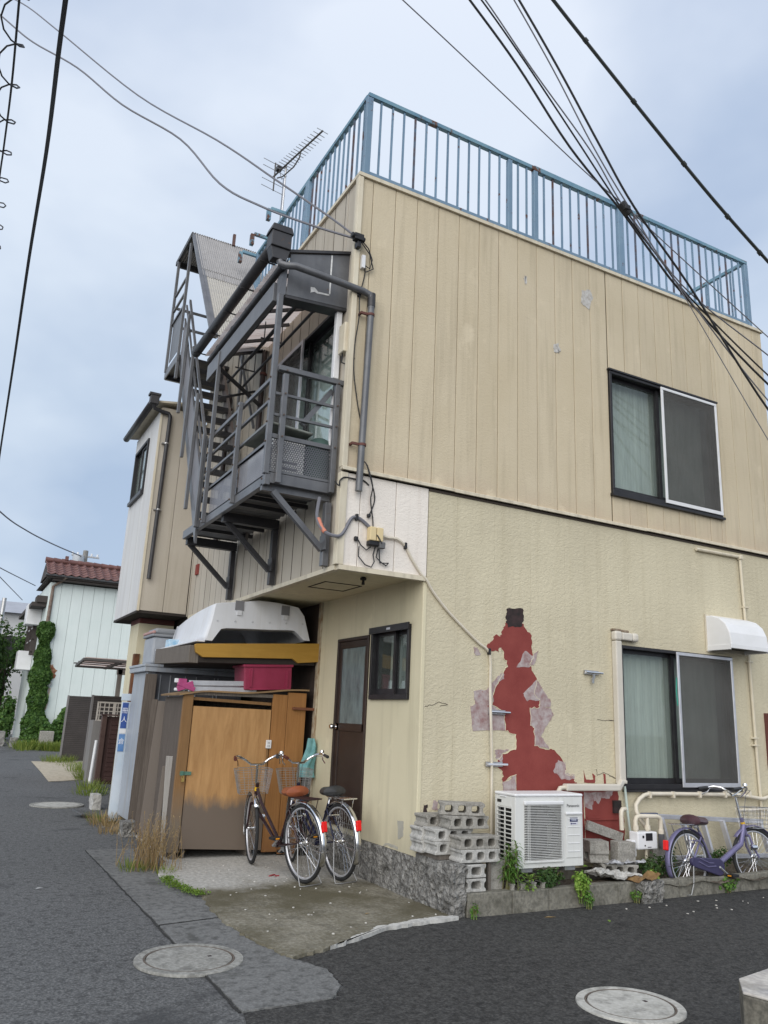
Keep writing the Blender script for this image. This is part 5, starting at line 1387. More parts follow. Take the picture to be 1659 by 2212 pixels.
    a = R(152); rc = Vector((hr[0]+(WR+.045)*math.cos(a), 0, hr[2]+(WR+.045)*math.sin(a)))
    mb = MB(); mb.bar(rc+Vector((.0, 0, .045)), rc+Vector((-.012, 0, -.045)), .052, .028, (1, 0, 0)); P(mb, 'reflector', mat('reflector_red', (.75, .012, .012), rough=.25), bevel=.008)
    a = R(185)
    mb = MB(); mb.tube([(0, .05, WR), (hr[0]+(WR+.02)*math.cos(a), .03, hr[2]+(WR+.02)*math.sin(a)), (hr[0]+(WR+.02)*math.cos(a), -.03, hr[2]+(WR+.02)*math.sin(a)), (0, -.05, WR)], .003, 5); P(mb, 'stay', CHROME)
    mb = MB(); mb.tube([(0, .06, WR), (-.08, .10, .10), (-.145, .115, .012), (-.16, .08, .010), (-.16, -.09, .010), (-.145, -.115, .012), (-.08, -.10, .10), (0, -.06, WR)], .0048, 6); P(mb, 'kickstand', mat('stand_steel', (.30, .30, .30), rough=.45, metal=.6), smooth=True)
    # cranks, pedals, chain side
    cr = Vector(bb)
    for q, d in ((-1, Vector((.13, 0, -.09))), (1, Vector((-.13, 0, .09)))):
        p = cr+Vector((0, q*.075, 0)); e_ = p+d*s
        P(MB().tube([p, e_], .010, 8).tube([(cr.x, 0, cr.z), p], .012, 8), 'crank', STEEL, smooth=True)
        pd = P(MB().box(e_.x-.045, e_.x+.045, min(e_.y, e_.y+q*.095), max(e_.y, e_.y+q*.095), e_.z-.012, e_.z+.012), 'pedal', BLACKP, bevel=.004)
        MB().box(e_.x-.048, e_.x+.048, min(e_.y+q*.03, e_.y+q*.07), max(e_.y+q*.03, e_.y+q*.07), e_.z-.006, e_.z+.006).build('pedal_reflector', mat('amber', (.7, .28, .02), rough=.3), pd)
    if chaincase:
        mb = MB(); pr_ = []
        for i in range(13): a_ = R(-95+190*i/12); pr_.append((bb[0]+.095*s*math.cos(a_), bb[2]+.095*s*math.sin(a_)))
        for i in range(9): a_ = R(110+140*i/8); pr_.append((.01+.055*s*math.cos(a_), WR+.055*s*math.sin(a_)))
        mb.prism([(x, -.055, z) for x, z in pr_], (0, -.018, 0), (0, .018, 0)); P(mb, 'chain_case', chaincase, bevel=.008)
        mb = MB(); mb.tube([(.07*s, -.076, WR+.0), (.22*s, -.076, .285*s), (.36*s, -.076, .285*s)], .006, 6); mb.tube([(.10*s, -.076, WR+.035*s), (.25*s, -.076, .325*s), (.33*s, -.076, .32*s)], .005, 6); P(mb, 'chain_case_trim', fend_m, smooth=True)
    else:
        mb = MB(); mb.bar((bb[0], -.05, bb[2]+.06*s), (.0, -.05, WR+.035), .012, .012, (0, 1, 0)).bar((bb[0], -.05, bb[2]-.06*s), (0, -.05, WR-.03), .006, .006); P(mb, 'chain', STEEL)
        mb = MB(); mb.lathe([(.02, -.055), (.07*s, -.055), (.07*s, -.048), (.02, -.048)], (bb[0], 0, bb[2]), 'y', 20); P(mb, 'chainring', STEEL)
    # lock on the rear and lamp on the front
    P(MB().tube([(.20*s, -.055, WR+.16*s), (.13*s, -.06, WR+.22*s), (.13*s, .06, WR+.22*s), (.20*s, .055, WR+.16*s)], .008, 6), 'ring_lock', fend_m, smooth=True)
    lm = MB(); lm.lathe([(0, 0), (.028, .005), (.03, .04), (.02, .075), (0, .08)], (hf[0]-.14*s, -.085, WR+.12*s), 'x', 12); P(steer_mb(lm), 'front_lamp', CHROME, smooth=True)
    if guard:
        mb = MB()
        for i in range(9): mb.tube([(0+.05*i-.2, -.048, WR+.27*s), (.02*i-.08, -.05, WR+.02)], .0018, 4, False)
        for z in (.08, .16, .24): mb.tube([(-.22, -.049, WR+z*s), (.2, -.049, WR+z*s)], .0018, 4, False)
        P(mb, 'skirt_guard', STEEL)
    B.location = loc; B.rotation_euler = (lean, 0, rz)
    return B
FR1 = mat('frame_dark_maroon', (.028, .013, .015), (.04, .02, .022), 6, .25, .2)
FR2 = mat('frame_navy', (.012, .014, .04), (.02, .022, .055), 6, .25, .2)
LAV = mat('frame_lavender', (.14, .13, .235), (.18, .165, .285), 6, .3, .25)
PURP = mat('dark_purple', (.035, .03, .075), (.05, .045, .1), 6, .35)
TANL = mat('tan_leather', (.30, .088, .035), (.25, .07, .028), 9, .45)
BLKL = mat('black_leather', (.025, .026, .028), (.04, .04, .042), 9, .45)
BRNG = mat('brown_grip', (.09, .022, .016), rough=.5)
MAUV = mat('mauve_vinyl', (.06, .028, .036), (.085, .045, .055), 9, .3)
b1 = bicycle('dark maroon city bicycle with tan saddle parked before the shed door', .345, 1.06, FR1, CHROME, TANL, BRNG, ALU, (-.653, .913, .026), R(90+9), R(-3), R(-19), carrier_m=mat('carrier_maroon', (.03, .014, .014), rough=.35), bar_h=1.03)
b2 = bicycle('navy city bicycle with black saddle parked close to the side door', .345, 1.06, FR2, CHROME, BLKL, BLKL, ALU, (-.275, .935, .026), R(90+4.0), R(-2), R(-17), guard=True, bar_h=1.05)
b3 = bicycle('lavender small bicycle with mauve saddle parked on the dark lane', .29, 1.01, LAV, LAV, MAUV, BLKL, ALU, (2.86, -.46, .006), R(2), R(-4), R(-12), chaincase=PURP, dual=False, seat_h=.68, bar_h=.93)
MB().box(.36, .40, -.05, -.02, .46, .56).build('bottle_holder', BLACKP, b1)
# ------------------------------------------------------------------ air conditioner on the bed
AC = thing('air_conditioner', 'ivory outdoor unit with slatted grille standing against the yellow wall', 'air conditioner', (1.05, -.38, .30))
AX0, AX1, AY0, AY1, AZ0, AZ1 = .695, 1.455, -.50, -.205, .325, .905
def ac(mb, name, m, par=AC, **k): return mb.build(name, m, par, **k)
gx0, gx1, gz0, gz1 = AX0+.10, AX1-.245, AZ0+.06, AZ1-.06
mb = MB()
# casing front with an opening, sides, back
mb.box(AX0, gx0, AY0, AY0+.012, AZ0, AZ1).box(gx1, AX1, AY0, AY0+.012, AZ0, AZ1).box(gx0, gx1, AY0, AY0+.012, AZ0, gz0).box(gx0, gx1, AY0, AY0+.012, gz1, AZ1)
mb.box(AX1-.012, AX1, AY0+.013, AY1, AZ0, AZ1).box(AX0, AX1-.013, AY1-.01, AY1, AZ0, AZ1)
mb.box(AX0, AX0+.012, AY0+.013, AY0+.06, AZ0, AZ1).box(AX0, AX0+.012, AY1-.04, AY1-.011, AZ0, AZ1).box(AX0, AX0+.012, AY0+.061, AY1-.041, AZ1-.09, AZ1).box(AX0, AX0+.012, AY0+.061, AY1-.041, AZ0, AZ0+.05)
mb.box(AX0+.013, AX1-.013, AY0+.013, AY1-.011, AZ0, AZ0+.01)
ac(mb, 'casing', ACW, bevel=.004, seg=2)
ac(MB().box(AX0-.006, AX1+.006, AY0-.006, AY1+.006, AZ1+.001, AZ1+.028), 'top_cover', WHITE, bevel=.012, seg=3)
ac(MB().box(AX0-.008, AX0+.03, AY0+.13, AY0+.22, AZ1-.012, AZ1), 'handle', WHITE, bevel=.004)
ac(MB().box(AX0-.003, AX0-.0005, AY0+.20, AY0+.26, AZ1-.06, AZ1-.035), 'grip_slot', BLACKP)
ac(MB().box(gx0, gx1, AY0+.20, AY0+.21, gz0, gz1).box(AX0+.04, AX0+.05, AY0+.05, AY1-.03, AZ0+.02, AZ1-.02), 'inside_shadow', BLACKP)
mb = MB(); cx, cz = (gx0+gx1)/2, (gz0+gz1)/2
for k in range(3):
    a = k*2.094+.4
    mb.prism([(cx+.03*math.cos(a), AY0+.1, cz+.03*math.sin(a)), (cx+.2*math.cos(a), AY0+.07, cz+.2*math.sin(a)), (cx+.19*math.cos(a+.9), AY0+.13, cz+.19*math.sin(a+.9)), (cx+.03*math.cos(a+1.2), AY0+.12, cz+.03*math.sin(a+1.2))], (0, 0, 0), (0, .006, 0))
mb.lathe([(0, -.02), (.045, -.015), (.05, .03)], (cx, AY0+.1, cz), 'y', 16)
ac(mb, 'fan', mat('fan_grey', (.05, .05, .052), rough=.5), smooth=True)
mb = MB(); mb.lathe([(.225, 0), (.215, .05), (.215, .09)], (cx, AY0+.05, cz), 'y', 32); ac(mb, 'fan_ring', mat('fan_ring', (.07, .07, .07), rough=.5), smooth=True)
sl0 = None
NS = 34
for i in range(NS):
    z = gz0+.008+(gz1-gz0-.016)*i/(NS-1)
    if sl0 is None:
        mb = MB(); mb.tube([(gx0-.004, AY0+.004, z), (gx0+.006, AY0-.014, z), (gx1-.006, AY0-.014, z), (gx1+.004, AY0+.004, z)], .0027, 5); sl0 = ac(mb, 'grille_slat', ACW); c0 = wloc(sl0)
    else: share(sl0, 'grille_slat', AC, (c0.x, c0.y, z))
for x in (gx0+.03, gx0+.05): ac(MB().tube([(x, AY0-.011, gz0), (x, AY0-.011, gz1)], .003, 5), 'grille_upright', ACW)
ac(MB().box(gx0-.012, gx1+.012, AY0-.022, AY0-.001, gz1-.004, gz1+.028), 'grille_hood', WHITE, bevel=.008)
ac(MB().box(gx0-.008, gx1+.008, AY0-.016, AY0-.001, gz0-.018, gz0+.002), 'grille_lip', ACW, bevel=.004)
s2 = None
for i in range(13):
    z = AZ0+.06+.425*i/12
    if s2 is None: s2 = ac(MB().box(AX0-.004, AX0+.008, AY0+.05, AY1-.03, z-.004, z+.004), 'side_slat', ACW); c2 = wloc(s2)
    else: share(s2, 'side_slat', AC, (c2.x, c2.y, z))
ac(MB().box(AX0-.003, AX0+.006, AY0+.145, AY0+.157, AZ0+.05, AZ1-.09), 'side_upright', ACW)
# service panel with pressed ribs, name plate and badge
sx0, sx1 = AX1-.20, AX1-.02
ac(MB().box(sx0, sx1, AY0-.006, AY0-.0005, AZ0+.07, AZ1-.15), 'service_panel', ACW, bevel=.003)
ac(MB().box(sx0-.006, sx1+.006, AY0-.02, AY0-.001, AZ1-.151, AZ1-.128), 'panel_grip', WHITE, bevel=.008)
for i in range(5):
    z = AZ0+.12+.068*i
    ac(MB().box(sx0+.02, sx1-.02, AY0-.010, AY0-.0062, z, z+.006), 'rib', WHITE, bevel=.001, seg=1)
bd = ac(MB().box(sx0+.045, sx1-.045, AY0-.0085, AY0-.0062, AZ1-.21, AZ1-.175), 'badge', mat('badge_navy', (.012, .018, .10), rough=.35))
bl = ac(MB().box(sx0+.045, sx1-.045, AY0-.0085, AY0-.0062, AZ1-.236, AZ1-.214), 'badge', mat('badge_pale', (.6, .6, .66), rough=.4))
text('lettering', 'Eolia', .031, ((sx0+sx1)/2, AY0-.0095, AZ1-.193), (R(90), 0, 0), mat('badge_text', (.6, .63, .7), rough=.4), bd, .0006)
MB().box(sx0+.053, sx0+.066, AY0-.0098, AY0-.0086, AZ1-.231, AZ1-.219).box(sx0+.07, sx1-.065, AY0-.0098, AY0-.0086, AZ1-.228, AZ1-.222).build('badge_print', mat('badge_navy2', (.03, .03, .12), rough=.4), bl)
text('lettering', 'Panasonic', .038, ((sx0+sx1)/2, AY0-.0012, AZ1-.075), (R(90), 0, 0), mat('logo_dark', (.03, .032, .036), rough=.4), AC, .0006)
ac(MB().box(AX0+.08, AX0+.2, AY0+.02, AY1-.02, .29, .3249).box(AX1-.2, AX1-.08, AY0+.02, AY1-.02, .29, .3249), 'foot', STEEL)
# pipe cover
DC = thing('pipe_cover', 'cream trunking running beside the lower window to the air conditioner', 'pipe cover', (2.2, -.05, .95))
MB().box(2.352, 2.437, -.075, -.002, .985, 2.43).build('trunking', DUCT, DC, bevel=.012)
MB().box(2.342, 2.447, -.082, -.002, 2.431, 2.535).build('elbow', DUCT, DC, bevel=.025, seg=3)
MB().box(2.448, 2.60, -.075, -.002, 2.442, 2.525).build('trunking', DUCT, DC, bevel=.014)
MB().box(2.60, 2.69, -.082, -.002, 2.436, 2.531).build('wall_cap', DUCT, DC, bevel=.03, seg=3)
MB().box(2.342, 2.447, -.06, -.0015, 2.535, 2.56).box(2.44, 2.6, -.02, -.0015, 2.532, 2.56).build('sealant', mat('brown_sealant', (.16, .11, .08), (.3, .25, .18), 20, .9), DC, bevel=.008)
mb = MB(); mb.prism([(2.34, -.09, .985), (2.437, -.09, .985), (2.437, -.09, 1.02), (2.36, -.09, 1.02)], (0, 0, 0), (0, .08, 0)); mb.build('trunking_end', DUCT, DC, bevel=.01)
MB().box(1.60, 2.30, -.135, -.06, .92, .985).build('trunking', DUCT, DC, bevel=.012)
MB().prism([(2.30, -.13, .92), (2.39, -.10, .99), (2.36, -.10, 1.03), (2.30, -.13, .985)], (0, 0, 0), (0, .06, 0)).build('trunking_bend', DUCT, DC, bevel=.008)
MB().tube([(1.60, -.10, .95), (1.53, -.11, .945), (1.48, -.14, .91), (1.45, -.2, .87)], .022, 10).build('lagged_pipe', PVC, DC, smooth=True)
MB().tube([(2.44, -.04, .96), (2.46, -.05, .7), (2.49, -.06, .42)], .013, 8).build('drain_hose', mat('pale_hose', (.52, .60, .55), rough=.5), DC, smooth=True)
# range hood vent
VH = thing('vent_hood', 'white curved vent hood above the lower window right end', 'vent', (4.2, -.1, 2.44))
mb = MB()
prof = [(0, 2.84), (-.09, 2.835), (-.19, 2.80), (-.27, 2.73), (-.315, 2.63), (-.33, 2.50)]
def hood(u, v):
    i = v*(len(prof)-1); j = min(int(i), len(prof)-2); t = i-j
    return (3.84+.63*u, prof[j][0]*(1-t)+prof[j+1][0]*t, prof[j][1]*(1-t)+prof[j+1][1]*t)
mb.grid(hood, 2, 15)
for x in (3.84, 4.47):
    mb.add([(x, 0, 2.47)]+[(x, y, z) for y, z in prof], [(0, i, i+1) for i in range(1, len(prof))])
    mb.add([(x, 0, 2.47), (x, -.33, 2.50), (x, -.0, 2.43), (x, -.33, 2.47)], [(0, 1, 3, 2)])
mb.build('hood', WHITE, VH, thick=.008, bevel=.004)
MB().box(3.83, 4.48, -.335, -.322, 2.455, 2.505).box(3.83, 3.85, -.322, -.002, 2.44, 2.50).box(4.46, 4.48, -.322, -.002, 2.44, 2.50).build('hood_lip', WHITE, VH, bevel=.004)
MB().box(3.86, 4.45, -.32, -.01, 2.48, 2.49).build('filter', BLACKP, VH)
MB().box(3.815, 4.49, -.012, -.0015, 2.43, 2.865).build('seal_plate', CREAM, VH, bevel=.004)
# conduits on the wall
CP = thing('conduit', 'thin cream pipe running down the wall behind the vent hood', 'pipe', (4.5, -.03, .9))
MB().tube([(4.48, -.03, 3.62), (4.495, -.03, 2.9), (4.515, -.03, 2.2), (4.525, -.03, 1.5), (4.54, -.03, .62)], .017, 8).build('pipe', CREAM, CP, smooth=True)
MB().tube([(3.72, -.03, 3.62), (4.47, -.03, 3.625)], .02, 8).build('pipe', CREAM, CP, smooth=True)
MB().box(4.45, 4.51, -.06, -.002, 3.59, 3.65).build('elbow', CREAM, CP, bevel=.012)
for z in (3.0, 2.35, 1.48, 1.40): MB().box(4.475, 4.56, -.05, -.002, z, z+.02).build('clip', CREAM, CP, bevel=.003)
GP = thing('gas_pipe', 'cream coated pipe bending from meter along the wall under window', 'pipe', (3, -.06, .6))
MB().tube([(4.9, -.06, .90), (4.70, -.06, .872), (4.625, -.06, .847), (4.55, -.06, .832), (4.479, -.06, .832), (4.3, -.06, .855), (4.134, -.06, .872), (3.567, -.06, .879), (3.081, -.06, .885), (2.76, -.06, .886), (2.68, -.065, .873), (2.60, -.075, .835), (2.54, -.085, .78), (2.53, -.10, .72), (2.55, -.12, .66), (2.60, -.15, .58), (2.66, -.17, .50), (2.70, -.18, .35), (2.70, -.18, .15)], .021, 10).build('pipe', PVC, GP, smooth=True)
for x in (2.76, 3.1, 3.5, 3.9, 4.3): MB().box(x-.012, x+.012, -.09, -.002, .845, .91).build('clip', PVC, GP, bevel=.004)
MB().tube([(4.12, -.05, .71), (5.2, -.05, .73)], .012, 8).build('thin_pipe', PVC, GP)
# gas meter
GM = thing('gas_meter', 'white gas meter with dark display hanging on cream pipes', 'meter', (2.48, -.25, .40))
MB().box(2.335, 2.60, -.30, -.18, .395, .555).build('case', WHITE, GM, bevel=.012)
MB().box(2.27, 2.334, -.28, -.20, .33, .48).build('valve_box', WHITE, GM, bevel=.01)
MB().box(2.44, 2.53, -.304, -.3005, .475, .545).build('display', BLACKP, GM, bevel=.003)
MB().box(2.395, 2.418, -.303, -.3005, .50, .523).box(2.42, 2.434, -.303, -.3005, .425, .438).build('button', BLACKP, GM)
MB().box(2.46, 2.51, -.3025, -.3005, .412, .42).build('maker_mark', CABLEG, GM)
MB().tube([(2.37, -.24, .556), (2.37, -.24, .655), (2.385, -.24, .685), (2.42, -.24, .695), (2.66, -.24, .69), (2.70, -.24, .68), (2.715, -.24, .65), (2.715, -.24, .53)], .022, 10).build('pipe', PVC, GM, smooth=True)
MB().tube([(2.53, -.24, .556), (2.53, -.24, .70)], .02, 10).build('pipe', PVC, GM, smooth=True)
for p in ((2.37, .59), (2.53, .59), (2.715, .545)): MB().tube([(p[0], -.24, p[1]-.02), (p[0], -.24, p[1]+.02)], .029, 8).build('union', PVC, GM)
MB().tube([(2.715, -.24, .525), (2.715, -.24, .40)], .03, 8).build('regulator', mat('dark_steel', (.09, .09, .1), rough=.5), GM)
MB().tube([(2.35, -.13, .75), (2.29, -.15, .75), (2.265, -.16, .73), (2.262, -.16, .69), (2.265, -.16, .56)], .022, 10).build('pipe', PVC, GM, smooth=True)
MB().tube([(2.50, -.24, .394), (2.50, -.24, .14)], .015, 8).build('support_stake', CREAM, GM)
MB().box(2.30, 2.40, -.03, -.003, .70, .82).build('pipe_hole', HOLEM, GM)

# wall brackets
for lab, x, z in (('steel spring clip with hook fixed beside the pipe cover', 2.05, 2.075), ('short steel clamp over the peeled wall, upper one', .85, 1.625), ('short steel clamp over the peeled wall just above air conditioner', .82, 1.15)):
    t = thing('wall_clip', lab, 'clip', (x, -.02, z), 'steel clips on the wall')
    MB().box(x-.10, x+.09, -.03, -.006, z-.022, z+.022).build('channel', STEEL, t, bevel=.004)
    MB().tube([(x-.09, -.035, z), (x+.14, -.035, z)], .012, 8).build('pin', CHROME, t)
    if x > 2:
        MB().box(x-.005, x+.02, -.05, -.03, z-.06, z-.02).box(x-.02, x+.005, -.05, -.035, z-.11, z-.058).build('hook', STEEL, t)

# ------------------------------------------------------------------ junction box, service cables
JB = thing('junction_box', 'cream double junction box with black lugs on the white corner panel', 'junction box', (-.58, -.05, 3.05))
JBM = mat('jbox_cream', (.66, .53, .30), rough=.5)
for x in (-.635, -.563):
    MB().box(x, x+.066, -.085, -.012, 3.085, 3.215).build('cover', JBM, JB, bevel=.008)
MB().box(-.635, -.50, -.075, -.012, 3.045, 3.084).build('terminal_block', BLACKP, JB, bevel=.004)
MB().box(-.535, -.48, -.10, -.05, 3.02, 3.08).build('clamp', mat('clamp_grey', (.12, .12, .12), rough=.6), JB, bevel=.006)
for pts in ([(-.734, 3.088), (-.699, 3.036), (-.641, 2.998), (-.598, 3.033)], [(-.717, 3.022), (-.718, 2.93), (-.646, 2.861), (-.582, 2.846), (-.553, 2.901), (-.569, 2.962), (-.55, 3.04)], [(-.521, 3.026), (-.536, 2.944), (-.483, 2.905), (-.43, 2.879), (-.403, 2.906), (-.496, 2.897), (-.51, 3.03)]):
    MB().tube([(x, -.03, z) for x, z in pts], .006, 6).build('lead', CABLEM, JB, smooth=True)
MB().box(-.765, -.73, -.04, -.008, 3.07, 3.11).build('strain_relief', BLACKP, JB, bevel=.006)
MB().box(-.645, -.615, -.04, -.008, 3.31, 3.34).build('strain_relief', BLACKP, JB, bevel=.004)
def wire(name, label, cat, pts, r, m, group=None, n=6, sub=6):
    # Catmull-Rom through the points
    P_ = [Vector(p) for p in pts]; out = []
    for i in range(len(P_)-1):
        p0 = P_[max(i-1, 0)]; p1 = P_[i]; p2 = P_[i+1]; p3 = P_[min(i+2, len(P_)-1)]
        for k in range(sub):
            t = k/sub
            out.append(.5*((2*p1)+(-p0+p2)*t+(2*p0-5*p1+4*p2-p3)*t*t+(-p0+3*p1-3*p2+p3)*t**3))
    out.append(P_[-1])
    return tag(MB().tube(out, r, n).build(name, m, smooth=True), label, cat, group)
wire('cable', 'grey cable looping from the balcony to the cream junction box', 'cable', [(-1.08, .1, 3.45), (-1.11, .06, 3.25), (-1.06, .0, 3.12), (-.956, -.04, 3.08), (-.885, -.03, 3.123), (-.807, -.02, 3.267), (-.752, -.018, 3.29), (-.681, -.02, 3.264), (-.60, -.03, 3.20)], .016, CABLEG)
tag(MB().tube([(-1.10, .055, 3.24), (-1.075, .02, 3.15), (-1.05, -.005, 3.11)], .021, 8).build('tape_wrap', mat('salmon_tape', (.55, .20, .13), rough=.6), smooth=True), 'salmon tape wrapped on the looping balcony cable', 'tape')
wire('cable', 'grey cream cable sagging from junction box down to the peeled wall', 'cable', [(-.5, -.05, 3.155), (-.431, -.03, 3.147), (-.326, -.03, 3.148), (-.228, -.02, 3.097), (-.16, -.02, 2.994), (-.047, -.02, 2.856), (.016, -.025, 2.799), (.09, -.02, 2.703), (.246, -.018, 2.55), (.445, -.018, 2.394), (.618, -.018, 2.269), (.735, -.018, 2.20), (.765, -.018, 2.10), (.767, -.016, 1.862), (.752, -.05, 1.576), (.766, -.045, 1.353), (.79, -.02, 1.0), (.79, -.02, .45)], .0135, PVC)
for lab, x, z in (('small black cable saddle on white panel near the balcony', -.752, 3.29), ('small black cable saddle right of the junction box', -.228, 3.097), ('small steel cable saddle at top of the peeled wall', .745, 2.19)):
    tag(MB().box(x-.012, x+.012, -.04, -.004, z-.03, z+.03).build('cable_saddle', BLACKP, bevel=.004), lab, 'cable clip', 'cable saddles')
wire('cable', 'thin black wire wandering down the corner from roof to junction box', 'cable', [(-.82, -.02, 5.951), (-.80, -.01, 5.795), (-.851, -.03, 5.518), (-.847, -.03, 5.28), (-.875, -.03, 4.983), (-.869, -.03, 4.72), (-.818, -.015, 4.471), (-.781, -.015, 4.308), (-.714, -.015, 4.067), (-.719, -.012, 3.93), (-.733, -.02, 3.848), (-.698, -.06, 3.801), (-.63, -.06, 3.621), (-.572, -.015, 3.506), (-.598, -.015, 3.389), (-.633, -.02, 3.324)], .006, CABLEM)
wire('cable', 'second thin black wire crossing the white corner panel', 'cable', [(-.69, -.06, 3.80), (-.623, -.06, 3.61), (-.616, -.02, 3.48), (-.581, -.015, 3.297), (-.58, -.04, 3.169), (-.56, -.09, 3.13), (-.52, -.1, 3.06)], .006, CABLEM)
wire('cable', 'short coiled black wire at the balcony foot by white panel', 'cable', [(-.99, -.01, 3.597), (-.95, -.03, 3.557), (-.95, -.04, 3.60), (-.90, -.03, 3.645), (-.792, -.02, 3.651), (-.74, -.02, 3.654), (-.69, -.015, 3.652), (-.64, -.015, 3.62)], .007, CABLEM)
INS = thing('cable_clamp', 'black cable clamp at the upper corner of the house', 'clamp', (-.9, -.05, 6.05))
MB().box(-.97, -.87, -.10, -.03, 6.09, 6.16).box(-.93, -.89, -.08, .0, 6.02, 6.09).tube([(-1.0, -.08, 6.13), (-.85, -.06, 6.12)], .03, 8).build('clamp', BLACKP, INS, bevel=.006)
MB().box(-.855, -.82, -.05, -.005, 5.83, 5.97).build('tag', WHITE, INS)
for r_, pts in ((.006, [(-.9, -.07, 6.12), (-.80, -.06, 6.05), (-.74, -.04, 5.95), (-.76, -.03, 5.85), (-.84, -.03, 5.88)]), (.006, [(-.9, -.07, 6.1), (-.78, -.05, 6.0), (-.72, -.03, 5.86), (-.80, -.03, 5.80)])):
    MB().tube(pts, r_, 6).build('lead', CABLEM, INS, smooth=True)

# ------------------------------------------------------------------ overhead cables
g_ = 'overhead cables'
wire('overhead_cable', 'thick black cable hanging down the left edge of the sky', 'cable', [(-3.93, -1.6, 7.5), (-3.86, -.01, 7.79), (-3.83, 1.11, 7.91), (-3.77, 3.31, 8.26), (-3.73, 6.71, 8.58), (-3.64, 11.32, 8.63), (-3.53, 17.18, 8.41), (-3.46, 19.64, 7.87), (-3.3, 26, 7.2)], .027, CABLEM, g_)
for (a, b_) in (((-3.83, 1.11, 7.91), 0), ((-3.80, 2.2, 8.1), 0), ((-3.77, 3.31, 8.26), 0), ((-3.75, 5.0, 8.45), 0), ((-3.71, 8.0, 8.63), 0)): pass
hel = []
for i in range(120):
    t = i/119; y = -1+9*t; ph = i*.72
    hel.append((-4.24+.11*math.cos(ph), y, 7.6+.075*(y+1)-.06+.11*math.sin(ph)))
c1 = wire('overhead_cable', 'thin black wire with slack spiral at the top left corner', 'cable', [(-4.22, -1.6, 7.5), (-4.22, .21, 7.69), (-4.21, 1.7, 7.8), (-4.23, 3.06, 7.95), (-4.25, 4.22, 8.03), (-4.3, 9, 8.3), (-4.3, 20, 8.5)], .012, CABLEM, g_)
tag(MB().tube(hel, .009, 5).build('spiral_wire', CABLEM, smooth=True), 'loose grey wire coiling round the thin cable top left', 'cable', g_)
wire('overhead_cable', 'thick dark green cable crossing the upper right corner', 'cable', [(-1.2, -1.6, 9.35), (.042, -1.6, 8.5), (.295, -1.6, 8.31), (.905, -1.6, 7.891), (1.637, -1.6, 7.401), (2.408, -1.6, 6.906), (3.225, -1.6, 6.448), (3.9, -1.6, 6.1), (6, -1.6, 5.2)], .0165, CABLED, g_)
for lab, x, z in (('topmost small band on the thick dark green cable', .70, 8.04), ('second small band from the top on the green cable', 1.32, 7.615), ('middle small band of five on the green cable', 2.0, 7.165), ('fourth small band from the top on the green cable', 2.62, 6.775), ('lowest small band on the thick dark green cable', 3.1, 6.51)):
    tag(MB().tube([(x-.02, -1.6, z+.013), (x+.02, -1.6, z-.013)], .024, 8).build('cable_tie', CABLED), lab, 'cable band', 'bands on the thick cable')
kn = (1.835, -.9, 6.985)
L_ = [('black twisted cable leftmost in the bundle over the facade', [(-.9, -.9, 9.25), (-.242, -.9, 8.721), (.395, -.9, 8.189), (1.093, -.9, 7.481), (1.80, -.9, 6.975), (2.24, -.9, 6.60), (2.74, -.9, 6.22), (4.056, -.9, 5.489), (5.6, -.9, 4.9)], .012, CABLEM),
      ('black cable second from the left in the bundle', [(-.9, -.9, 9.4), (-.097, -.9, 8.803), (.523, -.9, 8.26), (1.204, -.9, 7.604), (1.83, -.9, 6.99), (2.362, -.9, 6.57), (2.8, -.9, 6.24), (4.086, -.9, 5.60), (5.6, -.9, 5.0)], .009, CABLEM),
      ('grey cable in the middle of the bundle over facade', [(-.9, -.92, 9.45), (-.073, -.92, 8.816), (.6, -.92, 8.192), (1.367, -.92, 7.54), (1.84, -.92, 7.0), (2.7, -.92, 6.25), (4.027, -.92, 5.25), (5.6, -.92, 4.4)], .0075, CABLEG),
      ('grey cable second from right in the bundle, ending lowest', [(-.4, -.95, 9.75), (.265, -.95, 9.008), (.839, -.95, 8.311), (1.368, -.95, 7.59), (1.90, -.95, 6.99), (2.65, -.95, 6.3), (4.128, -.95, 5.8), (5.6, -.95, 5.3)], .0075, CABLEG),
      ('black cable rightmost of the bundle meeting at railing post', [(-.4, -.97, 9.8), (.303, -.97, 9.03), (.893, -.97, 8.338), (1.453, -.97, 7.612), (1.94, -.97, 7.015), (2.75, -.97, 6.3), (4.002, -.97, 5.043), (5.6, -.97, 3.9)], .012, CABLEM),
      ('thin single wire left of bundle crossing low over the railing', [(-1.4, -.9, 8.43), (-.542, -.9, 8.068), (.295, -.9, 7.701), (1.304, -.9, 7.254), (1.885, -.9, 7.045), (2.642, -.9, 6.728), (4.3, -.9, 6.05), (6, -.9, 5.4)], .006, CABLEG),
      ('thin grey wire dropping steepest from bundle across the window corner', [(1.835, -.93, 6.985), (2.5, -.93, 6.4), (3.963, -.93, 4.725), (5.2, -.93, 3.4)], .005, CABLEG)]
for lab, pts, r_, m in L_: wire('overhead_cable', lab, 'cable', pts, r_, m, g_)
tag(MB().tube([(1.78, -.92, 7.035), (1.90, -.93, 6.935)], .05, 8).box(1.80, 1.88, -.98, -.90, 6.95, 7.01).build('cable_clamp', CABLEM, bevel=.01), 'dark clamp tying the cable bundle before the railing', 'clamp')
wire('overhead_cable', 'upper of two thin grey wires from top left to house corner', 'cable', [(-4.9, 7.9, 14.5), (-4.45, 6.81, 13.45), (-3.89, 5.7, 12.22), (-2.72, 4.05, 10.22), (-1.95, 2.0, 8.3), (-1.54, .9, 7.2), (-1.15, .2, 6.45), (-.94, -.06, 6.13)], .011, CABLEG, g_)
